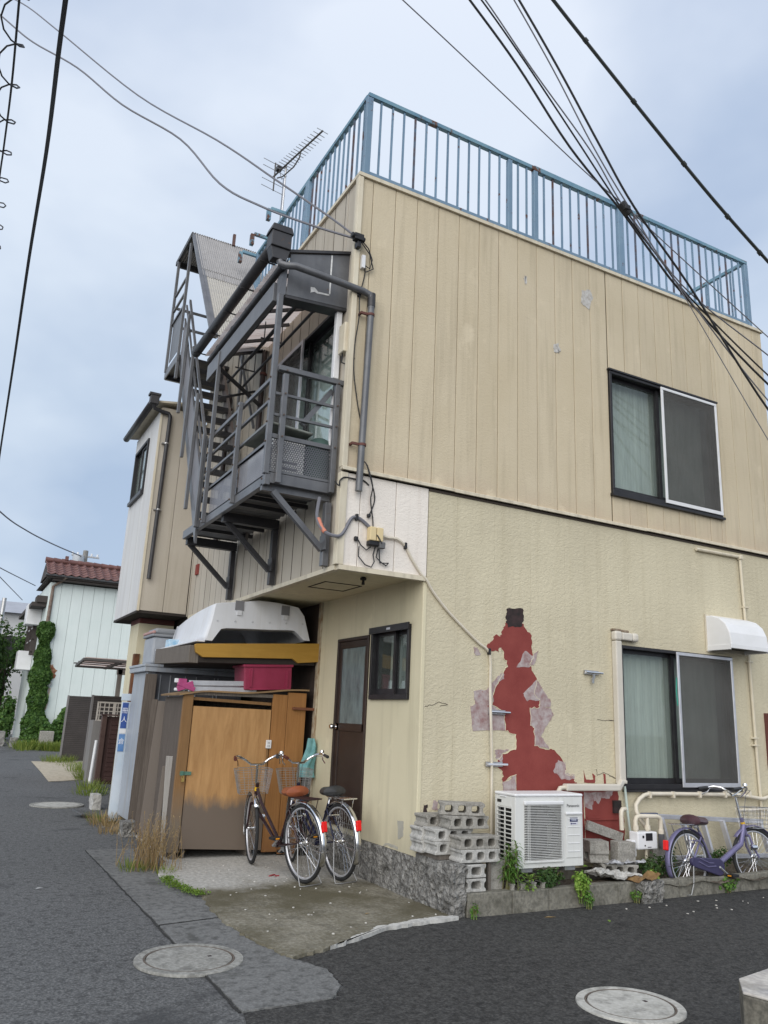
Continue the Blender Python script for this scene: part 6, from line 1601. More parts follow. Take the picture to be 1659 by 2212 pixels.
wl2 = [(-5.3, 7.1, 13.6), (-4.66, 6.27, 12.48), (-4.21, 5.74, 11.89), (-3.57, 4.77, 10.86), (-2.9, 3.9, 9.87), (-2.2, 3.19, 9.04), (-1.85, 2.0, 7.75), (-1.6, 1.1, 6.95), (-1.3, .3, 6.35), (-.94, -.06, 6.11)]
wl2 = [(p[0]+.02*math.sin(i*9), p[1], p[2]+(.03 if i % 2 else -.03)*(i < 7)) for i, p in enumerate(wl2)]
wire('overhead_cable', 'lower kinked grey wire from top left to house corner', 'cable', wl2, .013, CABLEG, g_)
wire('overhead_cable', 'thin grey wire sagging above the red tiled roof', 'cable', [(-5, 22, 9.2), (-3.07, 26.25, 8.54), (-1.85, 29.12, 8.5), (-.45, 31.88, 8.57), (1.41, 37.5, 9.2)], .03, CABLEG, g_)
wire('overhead_cable', 'faint distant wire reaching the tiled roof edge', 'cable', [(-4, 22, 6.3), (-2.82, 26.72, 6.52), (-.73, 36.0, 7.2)], .022, CABLEG, g_)
wire('overhead_cable', 'faintest distant wire sloping to far grey roofs', 'cable', [(-4, 20, 6.2), (-2.77, 26.79, 6.23), (-1.12, 37.42, 6.6)], .018, CABLEG, g_)

# ------------------------------------------------------------------ concrete blocks
def block_mesh(L=.39, D=.19, H=.10, nh=3, chip=0):
    """hollow block lying with its holes facing -y"""
    zs = [0, .02, .034, .066, .08, H]
    web = (L-nh*.068)/(nh+1) if nh == 3 else .05
    hw = (L-(nh+1)*web)/nh
    xs = [0]
    for i in range(nh): xs += [xs[-1]+web, xs[-1]+web+hw]
    xs.append(L)
    V, F = [], []
    idx = {}
    def vid(i, k, s):
        key = (i, k, s)
        if key not in idx:
            x = xs[i]; z = zs[k]
            if i in (0, len(xs)-1) and k in (2, 3): x += .016 if i == 0 else -.016
            if 0 < i < len(xs)-1 and k in (1, 4):
                left_edge = (i % 2 == 1)
                x += (.010 if left_edge else -.010)
            idx[key] = len(V); V.append((x, 0 if s == 0 else D, z))
        return idx[key]
    nx, nz = len(xs), len(zs)
    for s in (0, 1):
        for i in range(nx-1):
            for k in range(nz-1):
                if i % 2 == 1 and 1 <= k <= 3: continue
                q = [vid(i, k, s), vid(i+1, k, s), vid(i+1, k+1, s), vid(i, k+1, s)]
                F.append(tuple(q if s == 0 else q[::-1]))
    for i in range(1, nx-1, 2):
        for k in (1, 2, 3):
            F.append((vid(i, k, 0), vid(i, k+1, 0), vid(i, k+1, 1), vid(i, k, 1)))
            F.append((vid(i+1, k, 0), vid(i+1, k, 1), vid(i+1, k+1, 1), vid(i+1, k+1, 0)))
        F.append((vid(i, 1, 0), vid(i, 1, 1), vid(i+1, 1, 1), vid(i+1, 1, 0)))
        F.append((vid(i, 4, 0), vid(i+1, 4, 0), vid(i+1, 4, 1), vid(i, 4, 1)))
    for k in range(nz-1):
        F.append((vid(0, k, 0), vid(0, k+1, 0), vid(0, k+1, 1), vid(0, k, 1)))
        F.append((vid(nx-1, k, 0), vid(nx-1, k, 1), vid(nx-1, k+1, 1), vid(nx-1, k+1, 0)))
    for i in range(nx-1):
        F.append((vid(i, 0, 0), vid(i, 0, 1), vid(i+1, 0, 1), vid(i+1, 0, 0)))
        F.append((vid(i, nz-1, 0), vid(i+1, nz-1, 0), vid(i+1, nz-1, 1), vid(i, nz-1, 1)))
    mb = MB(); mb.add([(x-L/2, y-D/2, z) for x, y, z in V], F)
    return mb
PROTO = {}
def block(label, x, y, z, rz, m, kind=(.39, .19, .10, 3), tilt=(0, 0)):
    key = (kind, m.name)
    if key not in PROTO:
        o = block_mesh(*kind).build('concrete_block', m, bevel=.004, seg=1); PROTO[key] = o
    else:
        o = PROTO[key].copy(); COL.objects.link(o)
    o.location = (x, y, z); o.rotation_euler = (tilt[0], tilt[1], rz)
    return tag(o, label, 'concrete block', 'concrete blocks in the bed')
Z0 = .402
block('pale hollow block at the bottom of the front row of the stack', .297, -.465, Z0, R(-1), CONC_BL)
block('brownish hollow block second in the front row of the stack', .292, -.46, Z0+.101, R(-2.5), CONC_B)
block('pale block end, bottom of the middle row of the stack', .155, -.28, Z0+.04, R(2), CONC_BL)
block('grey block end, second in the middle row of the stack', .15, -.275, Z0+.141, R(-1), CONC_BL)
block('pale block end, lowest by the wall corner', .13, -.10, Z0+.03, R(1), CONC_BL)
block('pale block end, middle one by the wall corner', .125, -.10, Z0+.131, R(-1), CONC_BL)
block('brownish block end, topmost by the wall corner', .165, -.10, Z0+.233, R(2), CONC_B)
block('brownish hollow block third up, shifted left on the stack', .275, -.33, Z0+.243, R(-3), CONC_B)
block('grey hollow block turned askew on top of the stack', .265, -.30, Z0+.346, R(-28), CONC_B)
for lab, z, m in (('pale single block under stack front with one hole showing', .29, CONC_BL), ('pale block under stack front, lowest with plain face', .183, CONC_BL)):
    block(lab, .245, -.475, z, 0, m, (.195, .19, .10, 1))
tag(MB().box(.0, .36, -.36, -.19, .402, .44).box(0, .33, -.185, -.02, .402, .43).build('timber_packer', OLDW), 'weathered packing timber beneath the rear block rows', 'timber')
tag(MB().box(.395, .42, -.53, -.51, .17, .40).build('wooden_stake', OLDW), 'thin wooden stake below the stacked hollow blocks', 'stake')
tag(MB().box(.43, .56, -.50, -.44, .165, .40).build('flat_slab', CONC_B), 'upright grey slab behind the stake under stack', 'slab')
# blocks left of the gas meter
block('hollow block lying flat at bottom of the rubble heap', 2.06, -.26, .19, R(-14), CONC_B, tilt=(R(3), R(2)))
def upright(label, x, y, z, w, h, d, rz, m):
    mb = MB(); mb.box(-w/2, w/2, -d/2, d/2, 0, h)
    o = mb.build('concrete_block', m, bevel=.006); o.location = (x, y, z); o.rotation_euler = (0, R(2), rz)
    return tag(o, label, 'concrete block', 'concrete blocks in the bed')
block('dark hollow block standing on end left of meter', 1.88, -.20, .295, R(70), CONC_B, (.195, .19, .19, 1))
upright('stained block standing upright just left of gas meter', 2.16, -.27, .295, .21, .18, .12, R(-6), CONC_B)
o = MB().box(-.22, .22, -.02, .02, 0, .09).build('stone_slab', CONC_B, bevel=.004); o.location = (2.08, -.10, .50); o.rotation_euler = (0, R(16), R(-4)); tag(o, 'thin sloping slab leaning behind the upright blocks', 'slab')
FO = thing('plastic_sheet', 'crumpled silvery sheet lying on the low blocks', 'plastic sheet', (2.1, -.33, .29))
mb = MB(); mb.grid(lambda u, v: (1.86+.48*u+.02*random.random(), -.40+.14*v+.02*random.random(), .292+.02*random.random()+.02*math.sin(u*14)*math.sin(v*7)), 18, 7)
mb.build('sheet', mat('silver_sheet', (.55, .56, .58), (.25, .25, .26), 30, .35, .1), FO)
mb = MB(); mb.grid(lambda u, v: (1.62+.5*u+.03*random.random(), -.53+.2*v+.02*random.random(), .235-.05*u+.025*random.random()+.02*math.sin(u*9+v*5)), 16, 8)
tag(mb.build('rubble_slab', CONC_BL, thick=.02), 'pale crumbling slab on the bed edge before low blocks', 'slab')
block('hollow block half buried behind the kerb below air conditioner', .80, -.50, .14, R(0), CONC_B, (.39, .10, .08, 3))
tag(MB().box(2.62, 2.80, -.22, -.16, .2, .45).build('grey_block', CONC_B, bevel=.006), 'dark grey block standing right of gas meter', 'concrete block')

# kerb of laid blocks
KB = thing('block_kerb', 'low kerb of mossy concrete blocks along the lane', 'kerb', (1.6, -.58, 0))
kx = [.14, .585, .592, .985, .99, 1.36, 1.363, 1.80, 1.803, 2.2, 2.203, 2.6, 2.605, 3.0, 3.005, 3.4, 3.405, 3.8, 3.805, 4.2, 4.205, 4.6, 4.605, 5.0, 5.005, 5.4]
ky = lambda x: -.60+.05*max(0, (x-.6))*.6
for i in range(0, len(kx), 2):
    a, b_ = kx[i], kx[i+1]
    ya_, yb_ = ky(a), ky(b_)
    h = .178+random.uniform(-.006, .004)-.004*i*.3
    mb = MB(); mb.prism([(a, ya_, -.02), (b_, yb_, -.02), (b_, yb_+.10, -.02), (a, ya_+.10, -.02)], (0, 0, 0), (0, 0, h+.02))
    mb.build('kerb_block', KERBM, KB, bevel=.006)
RK = thing('stone', 'pale rugged broken concrete lump at the kerb by the bicycle', 'stone', (2.15, -.62, 0))
rough_block(2.03, 2.27, -.66, -.52, -.01, .19, .022, .022).build('stone', RUBBLE, RK)
mb = MB(); mb.grid(lambda u, v: (1.98+.28*u, -.64+.16*v, .175+.05*u+.02*math.sin(u*7)+.012*random.random()), 10, 5)
tag(mb.build('dead_leaf', mat('brown_leaf', (.24, .15, .06), (.16, .09, .04), 14, .8), thick=.004), 'big brown dried leaf lying on the broken stone', 'leaf')
# ladder behind the small bicycle
LA = thing('ladder', 'aluminium ladder on its side behind the lavender bicycle', 'ladder', (3.2, -.16, .35))
MB().bar((2.56, -.17, .69), (4.4, -.13, .60), .03, .045).build('rail', ALU, LA, bevel=.004)
MB().box(2.53, 2.74, -.19, -.148, .67, .715).build('end_cap', mat('blue_cap', (.05, .07, .14), rough=.5), LA, bevel=.004)
MB().bar((2.7, -.25, .30), (4.4, -.2, .26), .03, .045).build('rail', ALU, LA, bevel=.004)
for x in (2.80, 3.10, 3.40, 3.70, 4.0, 4.3):
    MB().bar((x, -.17, .665-.045*(x-2.8)), (x+.04, -.235, .30), .055, .03, (1, 0, 0)).build('rung', ALU, LA, bevel=.003)

# ------------------------------------------------------------------ manholes, foreground block
def manhole(label, x, y, r, m, rim_m, ring):
    t = thing('manhole_cover', label, 'manhole', (x, y, 0))
    mb = MB(); mb.lathe([(0, .0), (r, .0), (r*1.0, .012), (r*.99, .016), (r*.84, .017), (r*.835, .010)], (x, y, .002), 'z', 64); mb.build('surround', rim_m, t, smooth=True)
    mb = MB(); mb.lathe([(r*.835, .011), (r*.83, .016), (r*.80, .016), (r*.795, .010)], (x, y, .002), 'z', 64); mb.build('ring', ring, t, smooth=True)
    mb = MB(); mb.lathe([(0, .016), (r*.78, .016), (r*.79, .008)], (x, y, .002), 'z', 64); mb.build('lid', m, t, smooth=True)
    MB().box(x+r*.35, x+r*.42, y-.012, y+.012, .017, .0195).build('lift_slot', HOLEM, t)
RUSTR = mat('manhole_ring', (.10, .075, .06), (.14, .12, .10), 20, .7)
MH = ground_mat('manhole_concrete', (.25, .245, .225), (.20, .195, .175), (.34, .335, .31), 40, 4, .9, .6, .004, speck=(.45, .43, .38), spt=.5)
MHP = ground_mat('manhole_pale', (.42, .41, .375), (.36, .35, .315), (.50, .49, .455), 40, 3, .9, .6, .004)
manhole('grey concrete manhole cover at the gutter edge', -2.21, -.985, .335, MH, MH, RUSTR)
manhole('pale concrete manhole cover in the dark lane', -.14, -2.63, .30, MHP, MHP, RUSTR)
manhole('distant worn manhole cover in the old street', -2.0, 7.55, .40, MHP, MH, MHP)
PO = thing('concrete_bollard', 'chamfered concrete post top at the bottom right corner', 'post', (.1, -3.5, 0))
mb = MB(); o8 = [(.279, -3.217), (-.037, -3.282), (-.21, -3.441), (-.178, -3.555), (.0, -3.80), (.35, -3.80), (.5, -3.5)]
px_, py_ = 0, 0
mb.prism([(px_+x, py_+y, 0) for x, y in o8], (0, 0, 0), (0, 0, .30))
mb.build('shaft', ground_mat('post_concrete', (.13, .12, .10), (.2, .185, .15), (.09, .085, .07), 30, 2, .95, .5, .005), PO, bevel=.008)
mb = MB(); mb.prism([(.0012+x*.99, -.035+y*.99, .301) for x, y in o8], (0, 0, 0), (0, 0, .012))
mb.build('top_face', ground_mat('post_top', (.46, .42, .37), (.34, .33, .33), (.58, .55, .5), 22, 3.0, .95, .6, .005), PO, bevel=.004)
# ------------------------------------------------------------------ plants
LEAF_D = leaf_mat('leaf_dark', (.030, .070, .020), (.06, .115, .03))
LEAF_M = leaf_mat('leaf_mid', (.075, .17, .030), (.13, .25, .045))
LEAF_L = leaf_mat('leaf_light', (.16, .30, .045), (.26, .38, .07))
LEAF_V = leaf_mat('ivy_leaf', (.03, .08, .018), (.10, .19, .04), .2)
GRASS = leaf_mat('grass_blade', (.12, .19, .035), (.26, .29, .06), .3)
DRY = leaf_mat('dry_stalk', (.40, .29, .14), (.24, .15, .07), .2)
MOSS = leaf_mat('moss', (.09, .17, .02), (.16, .24, .03), .1)
STEMM = mat('stem_green', (.12, .17, .05), (.15, .12, .05), 9, .7)
def plant(name, label, cat, loc, group=None): return thing(name, label, cat, loc, group)
def blade(mb, p, d, L, w, droop=.4):
    p = Vector(p); d = Vector(d).normalized(); s_ = d.cross(Vector((0, 0, 1)))
    if s_.length < .01: s_ = Vector((1, 0, 0))
    s_.normalize(); pts = []
    for k in range(4):
        t = k/3; q = p+d*L*t+Vector((0, 0, -droop*L*t*t)); ww = w*(.55+.9*t-1.4*t*t) if k < 3 else 0
        pts += [q-s_*ww, q+s_*ww]
    n = len(mb.v); mb.v += [tuple(q) for q in pts]
    for k in range(3): mb.f.append((n+2*k, n+2*k+1, n+2*k+3, n+2*k+2))
# tall plant with long drooping leaves before the air conditioner
t = plant('leafy_plant', 'tall bright plant with long drooping leaves before the ivory unit', 'plant', (.61, -.545, .18))
fo = MB(); stm = MB()
for i in range(9):
    bx, by = .61+random.uniform(-.07, .09), -.545+random.uniform(-.04, .05)
    tx, ty, tz = bx+random.uniform(-.10, .12), by+random.uniform(-.10, .05), random.uniform(.36, .56)
    stm.tube([(bx, by, .15), ((bx+tx)/2, (by+ty)/2, (.18+tz)/2+.03), (tx, ty, tz)], .004, 5)
    for k in range(26):
        u = .25+.75*k/25; a = k*2.4
        q = (bx+(tx-bx)*u, by+(ty-by)*u, .18+(tz-.18)*u)
        blade(fo, q, (math.cos(a), math.sin(a), .55 if u < .93 else 1.3), random.uniform(.07, .125), .0105, .75)
fo.build('foliage', LEAF_M, t); stm.build('stem', STEMM, t)
t = plant('leafy_plant', 'bright low sprout right of the tall drooping plant', 'plant', (.78, -.57, .16))
fo = MB()
for k in range(60):
    a = k*2.4; blade(fo, (.78+random.uniform(-.05, .05), -.57+random.uniform(-.04, .04), random.uniform(.17, .30)), (math.cos(a), math.sin(a), .6), random.uniform(.05, .09), .010, .6)
fo.build('foliage', LEAF_L, t)
def bush(label, c, r, n, size, m, name='shrub', cat='shrub', hang=0, stem=True, group=None):
    t = plant(name, label, cat, (c[0], c[1], max(0, c[2]-r[2])), group)
    P_ = []
    for i in range(n):
        d = rng.normal(0, 1, 3); d /= np.linalg.norm(d); rr = rng.uniform(.35, 1)**.6
        # clumps: modulate radius by a few lobes
        lob = .72+.28*math.sin(d[0]*5+c[0]*3)*math.cos(d[1]*4+d[2]*5)
        p = np.array(c)+d*np.array(r)*rr*lob
        if p[2] < 0.01: p[2] = .01+random.random()*.03
        P_.append((p, d))
    leaf_cloud(MB_ := MB(), P_, size, .5, .6, 1.5); MB_.build('foliage', m, t)
    if stem:
        s_ = MB()
        for k in range(5):
            a = k*1.3; s_.tube([(c[0]+.02*math.cos(a), c[1]+.02*math.sin(a), max(0, c[2]-r[2])), (c[0]+r[0]*.3*math.cos(a), c[1]+r[1]*.3*math.sin(a), c[2]-.2*r[2]), (c[0]+r[0]*.7*math.cos(a), c[1]+r[1]*.7*math.sin(a), c[2]+.4*r[2])], [.006*max(1, r[2]*2), .004*max(1, r[2]*2), .002*max(1, r[2]*2)], 5)
        s_.build('stem', STEMM, t)
    return t
bush('dark low shrub under the middle of the ivory air conditioner', (1.05, -.52, .25), (.19, .08, .11), 420, .035, LEAF_D)
bush('pale green vine tumbling over the kerb below air conditioner', (1.34, -.60, .20), (.12, .09, .16), 330, .04, LEAF_L, 'vine', 'vine')
bush('small bright tuft hanging low on the kerb face', (1.37, -.655, .08), (.075, .04, .09), 130, .03, LEAF_M, 'vine', 'vine')
bush('small weed growing at the left end of the kerb', (.17, -.655, .07), (.05, .03, .09), 70, .028, LEAF_M, 'weed', 'weed')
bush('dark leafy weed below the white gas meter', (2.50, -.33, .25), (.24, .09, .14), 380, .036, LEAF_D, 'weed', 'weed')
bush('bright lime leaf clump on the kerb beside broken stone', (2.30, -.50, .20), (.09, .06, .06), 60, .05, LEAF_L, 'weed', 'weed')
bush('sparse round leaves left of the broken stone', (1.99, -.60, .07), (.11, .05, .07), 60, .035, LEAF_M, 'weed', 'weed')
bush('tall dark weed between ladder and small bicycle', (2.72, -.34, .25), (.10, .07, .22), 170, .04, LEAF_D, 'weed', 'weed')
bush('leafy green weed on the lane under the small bicycle', (3.30, -.52, .09), (.17, .07, .10), 240, .035, LEAF_M, 'weed', 'weed')
bush('green climbing weed by the ladder rungs', (3.5, -.30, .28), (.25, .08, .14), 260, .035, LEAF_D, 'weed', 'weed')
def tuft(mb, c, n, h, spread, w=.004, lean=.5):
    for k in range(n):
        a = random.uniform(0, 6.28); r_ = spread*random.random()**.5
        p = (c[0]+r_*math.cos(a), c[1]+r_*math.sin(a), c[2])
        blade(mb, p, (lean*math.cos(a)+random.uniform(-.3, .3), lean*math.sin(a)+random.uniform(-.3, .3), 1), h*random.uniform(.45, 1.1), w, .25)
t = plant('dry_weed', 'clump of tall dried brown weeds at the shed corner', 'weed', (-1.78, 2.05, 0))
mb = MB()
for k in range(130):
    x = -1.78+random.gauss(0, .10); y = 2.1+random.gauss(0, .16); h = random.uniform(.18, .52)
    dx, dy = random.uniform(-.12, .14), random.uniform(-.14, .1)
    mb.tube([(x, y, .005), (x+dx*.4, y+dy*.4, h*.6), (x+dx, y+dy, h)], [.0028, .002, .001], 4, False)
    for q in range(7):
        u = .45+.55*q/6; p = (x+dx*u, y+dy*u, h*u)
        blade(mb, p, (random.uniform(-1, 1), random.uniform(-1, 1), .8), random.uniform(.02, .06), .005, .5)
mb.build('stalks', DRY, t)
mb = MB(); tuft(mb, (-1.93, 2.0, .005), 120, .16, .16); tuft(mb, (-1.7, 1.75, .005), 60, .12, .10); mb.build('grass', GRASS, t)
t = plant('dry_weed', 'second smaller dry weed clump left by the pale sign post', 'weed', (-1.66, 5.2, 0))
mb = MB(); tuft(mb, (-1.66, 5.2, 0), 170, .30, .22, .005); tuft(mb, (-1.72, 4.5, 0), 90, .2, .16, .005); mb.build('stalks', DRY, t)['kind'] = 'stuff'
mb = MB(); tuft(mb, (-1.65, 5.6, 0), 90, .22, .2, .005); mb.build('grass', GRASS, t)
# moss strip on the apron edge
mb = MB(); P_ = []
for i in range(1500):
    u = random.random(); y = .66+.82*u; x = -1.655-.13*math.sin(u*2.2)+random.gauss(0, .028+.02*math.sin(u*11)**2)
    P_.append(((x, y, .028+random.random()*.02), (random.uniform(-.3, .3), random.uniform(-.3, .3), 1)))
leaf_cloud(mb, P_, .018, .4, .5, 1.5)
tag(mb.build('moss', MOSS), kind='stuff')
# grass along the far street edge
mb = MB()
for x, y, n, h, s_ in ((-1.25, 9.2, 160, .22, .3), (-1.1, 10.2, 160, .28, .25), (-.85, 12.4, 240, .35, .25), (-.6, 14.6, 200, .3, .4), (-.75, 18.0, 300, .35, .45), (-.3, 16.5, 200, .2, .7)):
    tuft(mb, (x, y, 0), n, h, s_, .008)
tag(mb.build('verge_grass', GRASS), kind='stuff')
mb = MB()
for k in range(26): tuft(mb, (-1.1+.10*k*random.random()+random.uniform(-.2, .9), 24.6+random.uniform(-.8, .9), 0), 70, .5, .5, .016)
tag(mb.build('verge_grass', GRASS), kind='stuff')

# ------------------------------------------------------------------ far end of the street
MINT = mat('mint_siding', (.64, .71, .68), (.68, .74, .715), 1.2, .6, streak=.25, streak_c=(.45, .5, .48), var=.02)
TILE = mat('roof_tile_red', (.125, .055, .048), (.17, .08, .068), 5, .45, var=.12, streak=.3)
DKW = mat('dark_timber', (.06, .05, .045), rough=.8)
IH = thing('tiled_house', 'pale mint house with red tiled roof at the street end', 'house', (1.5, 28, 0))
def ih(mb, name, m, **k): return mb.build(name, m, IH, **k)
ih(MB().box(-.88, 5.9, 26.04, 33, 0, 6.05), 'wall_core', mat('mint_joint', (.30, .34, .33), rough=.9))
x = -.92
while x < 5.9:
    ih(MB().box(x+.004, x+.40-.004, 26.0, 26.05, .1, 6.06), 'siding_panel', MINT, bevel=.006, seg=1); x += .40
ih(MB().box(-.93, -.885, 26.055, 33, .1, 6.06), 'side_wall', MINT)
ih(MB().box(-1.15, 6.1, 25.55, 25.62, 6.17, 6.30).box(-.9, 6.0, 25.63, 26.0, 6.09, 6.17), 'eave_board', DKW)
ih(MB().tube([(-1.2, 25.5, 6.27), (6.1, 25.5, 6.25)], .05, 8), 'gutter', mat('old_gutter', (.10, .10, .105), rough=.6))
ih(MB().tube([(-.45, 25.52, 6.24), (-.62, 25.85, 6.06), (-.83, 25.92, 5.9), (-.86, 25.93, 4.4)], .055, 8), 'downpipe', mat('rusty_downpipe', (.17, .11, .08), (.24, .2, .17), 12, .8))
ih(MB().box(-1.1, 6.1, 25.6, 30, 6.18, 6.2), 'roof_deck', DKW)
mb = MB(); mb.prism([(-1.12, 25.5, 6.30), (-1.12, 26.95, 7.0), (-1.12, 28.4, 6.3)], (0, 0, 0), (7.2, 0, 0)); ih(mb, 'roof_core', DKW)
tile = None
def tile_mb():
    mb = MB(); W, Lg = .305, .36
    def f(u, v):
        w_ = .035*math.cos(u*2*math.pi*.85+.9)
        return (-W/2+W*u, -Lg/2+Lg*v, w_+.018*(1-v))
    return mb.grid(f, 8, 1)
sl_ = math.atan2(.70, 1.45)
for r_ in range(5):
    for c_ in range(13):
        xx = -1.0+.29*c_; t_ = (.12+r_*.285)
        p = (xx, 25.42+t_*math.cos(sl_)+.06, 6.33+t_*math.sin(sl_))
        if tile is None:
            tile = tile_mb().build('roof_tile', TILE, IH, smooth=True, thick=.02)
            tile.location = Vector(p)-IH.location; tile.rotation_euler = (sl_, 0, 0)
        else:
            o = tile.copy(); COL.objects.link(o); o.parent = IH; o.location = Vector(p)-IH.location; o.rotation_euler = (sl_+random.uniform(-.02, .02), 0, 0)
rt = None
for c_ in range(14):
    xx = -1.0+.30*c_
    mb = MB(); mb.tube([(xx-.17, 26.92, 7.03+.008), (xx+.14, 26.92, 7.03)], [.125, .105], 10)
    if rt is None: rt = ih(mb, 'ridge_tile', TILE, smooth=True); rl = wloc(rt)
    else: share(rt, 'ridge_tile', IH, (rl.x+.30*c_, rl.y, rl.z))
ih(MB().box(-.46, -.34, 26.8, 27.0, 7.1, 7.26), 'ridge_end', TILE)
ih(MB().lathe([(0, -.14), (.11, -.14), (.13, -.02), (.13, 0), (0, 0)], (-.50, 26.0, 2.30), 'y', 14), 'vent_cap', STEEL, smooth=True)
mb = MB(); mb.prism([(x, 25.996, z) for x, z in jag([(-.56, 2.4), (-.30, 2.5), (-.25, 2.8), (-.42, 3.0), (-.56, 2.95)], 3, .05)], (0, -.004, 0), (0, 0, 0)); ih(mb, 'rust_patch', mat('rust_flake', (.20, .07, .035), (.35, .2, .12), 8, .9))
mb = MB(); mb.prism([(x, 25.996, z) for x, z in jag([(-.47, 2.15), (-.38, 2.15), (-.42, 1.5), (-.50, 1.2)], 3, .02)], (0, -.003, 0), (0, 0, 0)); ih(mb, 'rust_patch', mat('rust_run', (.45, .3, .2), (.55, .5, .44), 8, .9))
# balconies, boxes and windows on the street side of that house
for y, z, d, h in ((27.6, 4.55, .55, .8), (29.0, 2.85, .55, .75)):
    ih(MB().box(-.93-d, -.94, y, y+1.0, z, z+h), 'wall_box', WHITE, bevel=.02)
ih(MB().box(-1.45, -.94, 26.4, 32.5, 5.15, 5.3).box(-1.3, -.94, 26.3, 27.2, 5.3, 5.55), 'side_awning', DKW)
for y in (28.2, 29.4, 30.8): ih(MB().box(-1.15, -.94, y, y+.08, 3.4, 5.15), 'side_post', DKW)
for z in (3.5, 4.0, 4.5): ih(MB().box(-1.10, -1.05, 28.2, 31, z, z+.05), 'side_rail', WHITE)
ih(MB().box(-.96, -.935, 28.5, 30.5, 3.5, 4.9), 'side_window', DARKALU)
# ivy
t = plant('ivy', 'thick ivy column covering the corner of the mint house', 'ivy', (-.85, 25.8, 0))
P_ = []
for i in range(5200):
    z = random.random()**.85*4.5
    w = .13+.12*max(0, 1-z/4.5)+(.06*math.sin(z*3.1)+.06*math.sin(z*7.7+1))*.5
    a = random.uniform(math.pi*.9, 2.15*math.pi)
    cx_ = -.86+.10*(1-z/4.5)
    rr = w*(1+.25*random.random())
    P_.append(((cx_+rr*1.35*math.cos(a), 25.95+rr*1.1*math.sin(a), z), (math.cos(a), math.sin(a), .1)))
for i in range(2600):
    x = -.6+1.35*random.random(); zt = 1.25-.5*abs(x-.1)+.25*math.sin(x*7)
    z = random.random()*max(.3, zt); P_.append(((x, 25.75-random.random()*.35, z), (random.uniform(-.3, .3), -1, .3)))
leaf_cloud(mb := MB(), P_, .15, .35, .45, 1.25); mb.build('foliage', LEAF_V, t)
mb = MB(); mb.tube([(-.8, 25.9, 0), (-.86, 25.92, 2), (-.84, 25.93, 4.2), (-.80, 25.94, 5.6)], [.09, .07, .06, .03], 7); mb.build('stem', mat('ivy_wood', (.16, .12, .09), (.1, .08, .06), 8, .9), t)
tag(MB().box(-.62, -.15, 25.0, 25.3, 0, .62).build('stone_block', CONC_B, bevel=.03), 'grey block standing in grass below the ivy', 'block')
tag(rough_block(-2.3, -1.65, 26.6, 27.6, 0, .5, .12, .05).build('stone_block', CONC, None), 'low grey stone block at the far left road edge', 'block')
tag(rough_block(-1.45, -1.15, 26.2, 26.6, 0, .32, .1, .04).build('stone_block', CONC, None), 'small pale broken block left of the ivy', 'block')
# trees and hedges further on
def tree(label, c, r, h0, n, size, m, group='trees at the street end'):
    t = plant('tree', label, 'tree', (c[0], c[1], 0), group)
    P_ = []
    lob = [(rng.normal(0, .45, 3), rng.uniform(.4, .7)) for _ in range(9)]
    for i in range(n):
        lc, lr = lob[i % 9]; d = rng.normal(0, 1, 3); d /= np.linalg.norm(d)
        p = np.array(c)+np.array(r)*(lc+d*lr*rng.uniform(.75, 1.05))
        if p[2] > .1: P_.append((p, d))
    leaf_cloud(mb := MB(), P_, size, .5, .5, 1.5); mb.build('crown', m, t)
    mb = MB(); mb.tube([(c[0], c[1], 0), (c[0]+.05, c[1], c[2]*.6), (c[0], c[1], c[2]+r[2]*.3)], [.14, .11, .05], 7)
    for k in range(4):
        a = k*1.6; mb.tube([(c[0]+.03, c[1], c[2]*.7), (c[0]+r[0]*.5*math.cos(a), c[1]+r[1]*.5*math.sin(a), c[2]+r[2]*.2)], [.06, .02], 5)
    mb.build('trunk', mat('bark', (.09, .07, .055), (.06, .05, .04), 8, .9), t)
tree('dark tree at the left picture edge before the flats', (-2.35, 31, 2.6), (1.0, 1.0, 1.7), 1, 3200, .2, LEAF_D)
tree('olive tree crown leaning towards the mint house', (-1.65, 33.5, 3.3), (.9, 1, 1.4), 1, 2400, .2, LEAF_V)
tree('dark tree farther left beyond the picture edge', (-4.3, 30.5, 2.8), (1.5, 1.2, 2.0), 1, 2600, .22, LEAF_D)
bush('light green hedge bush left of the ivy column', (-1.55, 28.6, 1.0), (.36, .5, 1.05), 1500, .15, LEAF_V, 'hedge', 'hedge')
tag(MB().box(-5.5, -1.75, 32, 32.2, 0, 1.2).build('garden_wall', WHITE), 'short white garden wall behind the far hedge', 'wall')
# distant buildings
def flats(label, x0, x1, y, z1, fl, m):
    t = thing('apartment_block', label, 'apartment block', ((x0+x1)/2, y, 0), 'far apartment blocks')
    MB().box(x0, x1, y, y+10, 0, z1).build('wall', m, t)
    k = 0
    h = z1/fl
    for i in range(fl):
        z = i*h
        MB().box(x0+.2, x1-.2, y-.9, y-.02, z+h*.02, z+h*.42).build('balcony', m, t)
        n = max(2, int((x1-x0)/2.2))
        for j in range(n):
            a = x0+.3+(x1-x0-.6)*j/n
            MB().box(a, a+(x1-x0-.6)/n*.8, y-.03, y-.005, z+h*.45, z+h*.92).build('window', DARKALU, t)
    return t
flats('pale stepped apartment block far away at the left edge', -6.0, .6, 80, 10.6, 5, mat('flats_white', (.55, .55, .56), rough=.8))
flats('second paler apartment block right behind the first', -1.5, 6, 95, 12.3, 6, mat('flats_grey', (.48, .49, .52), rough=.8))
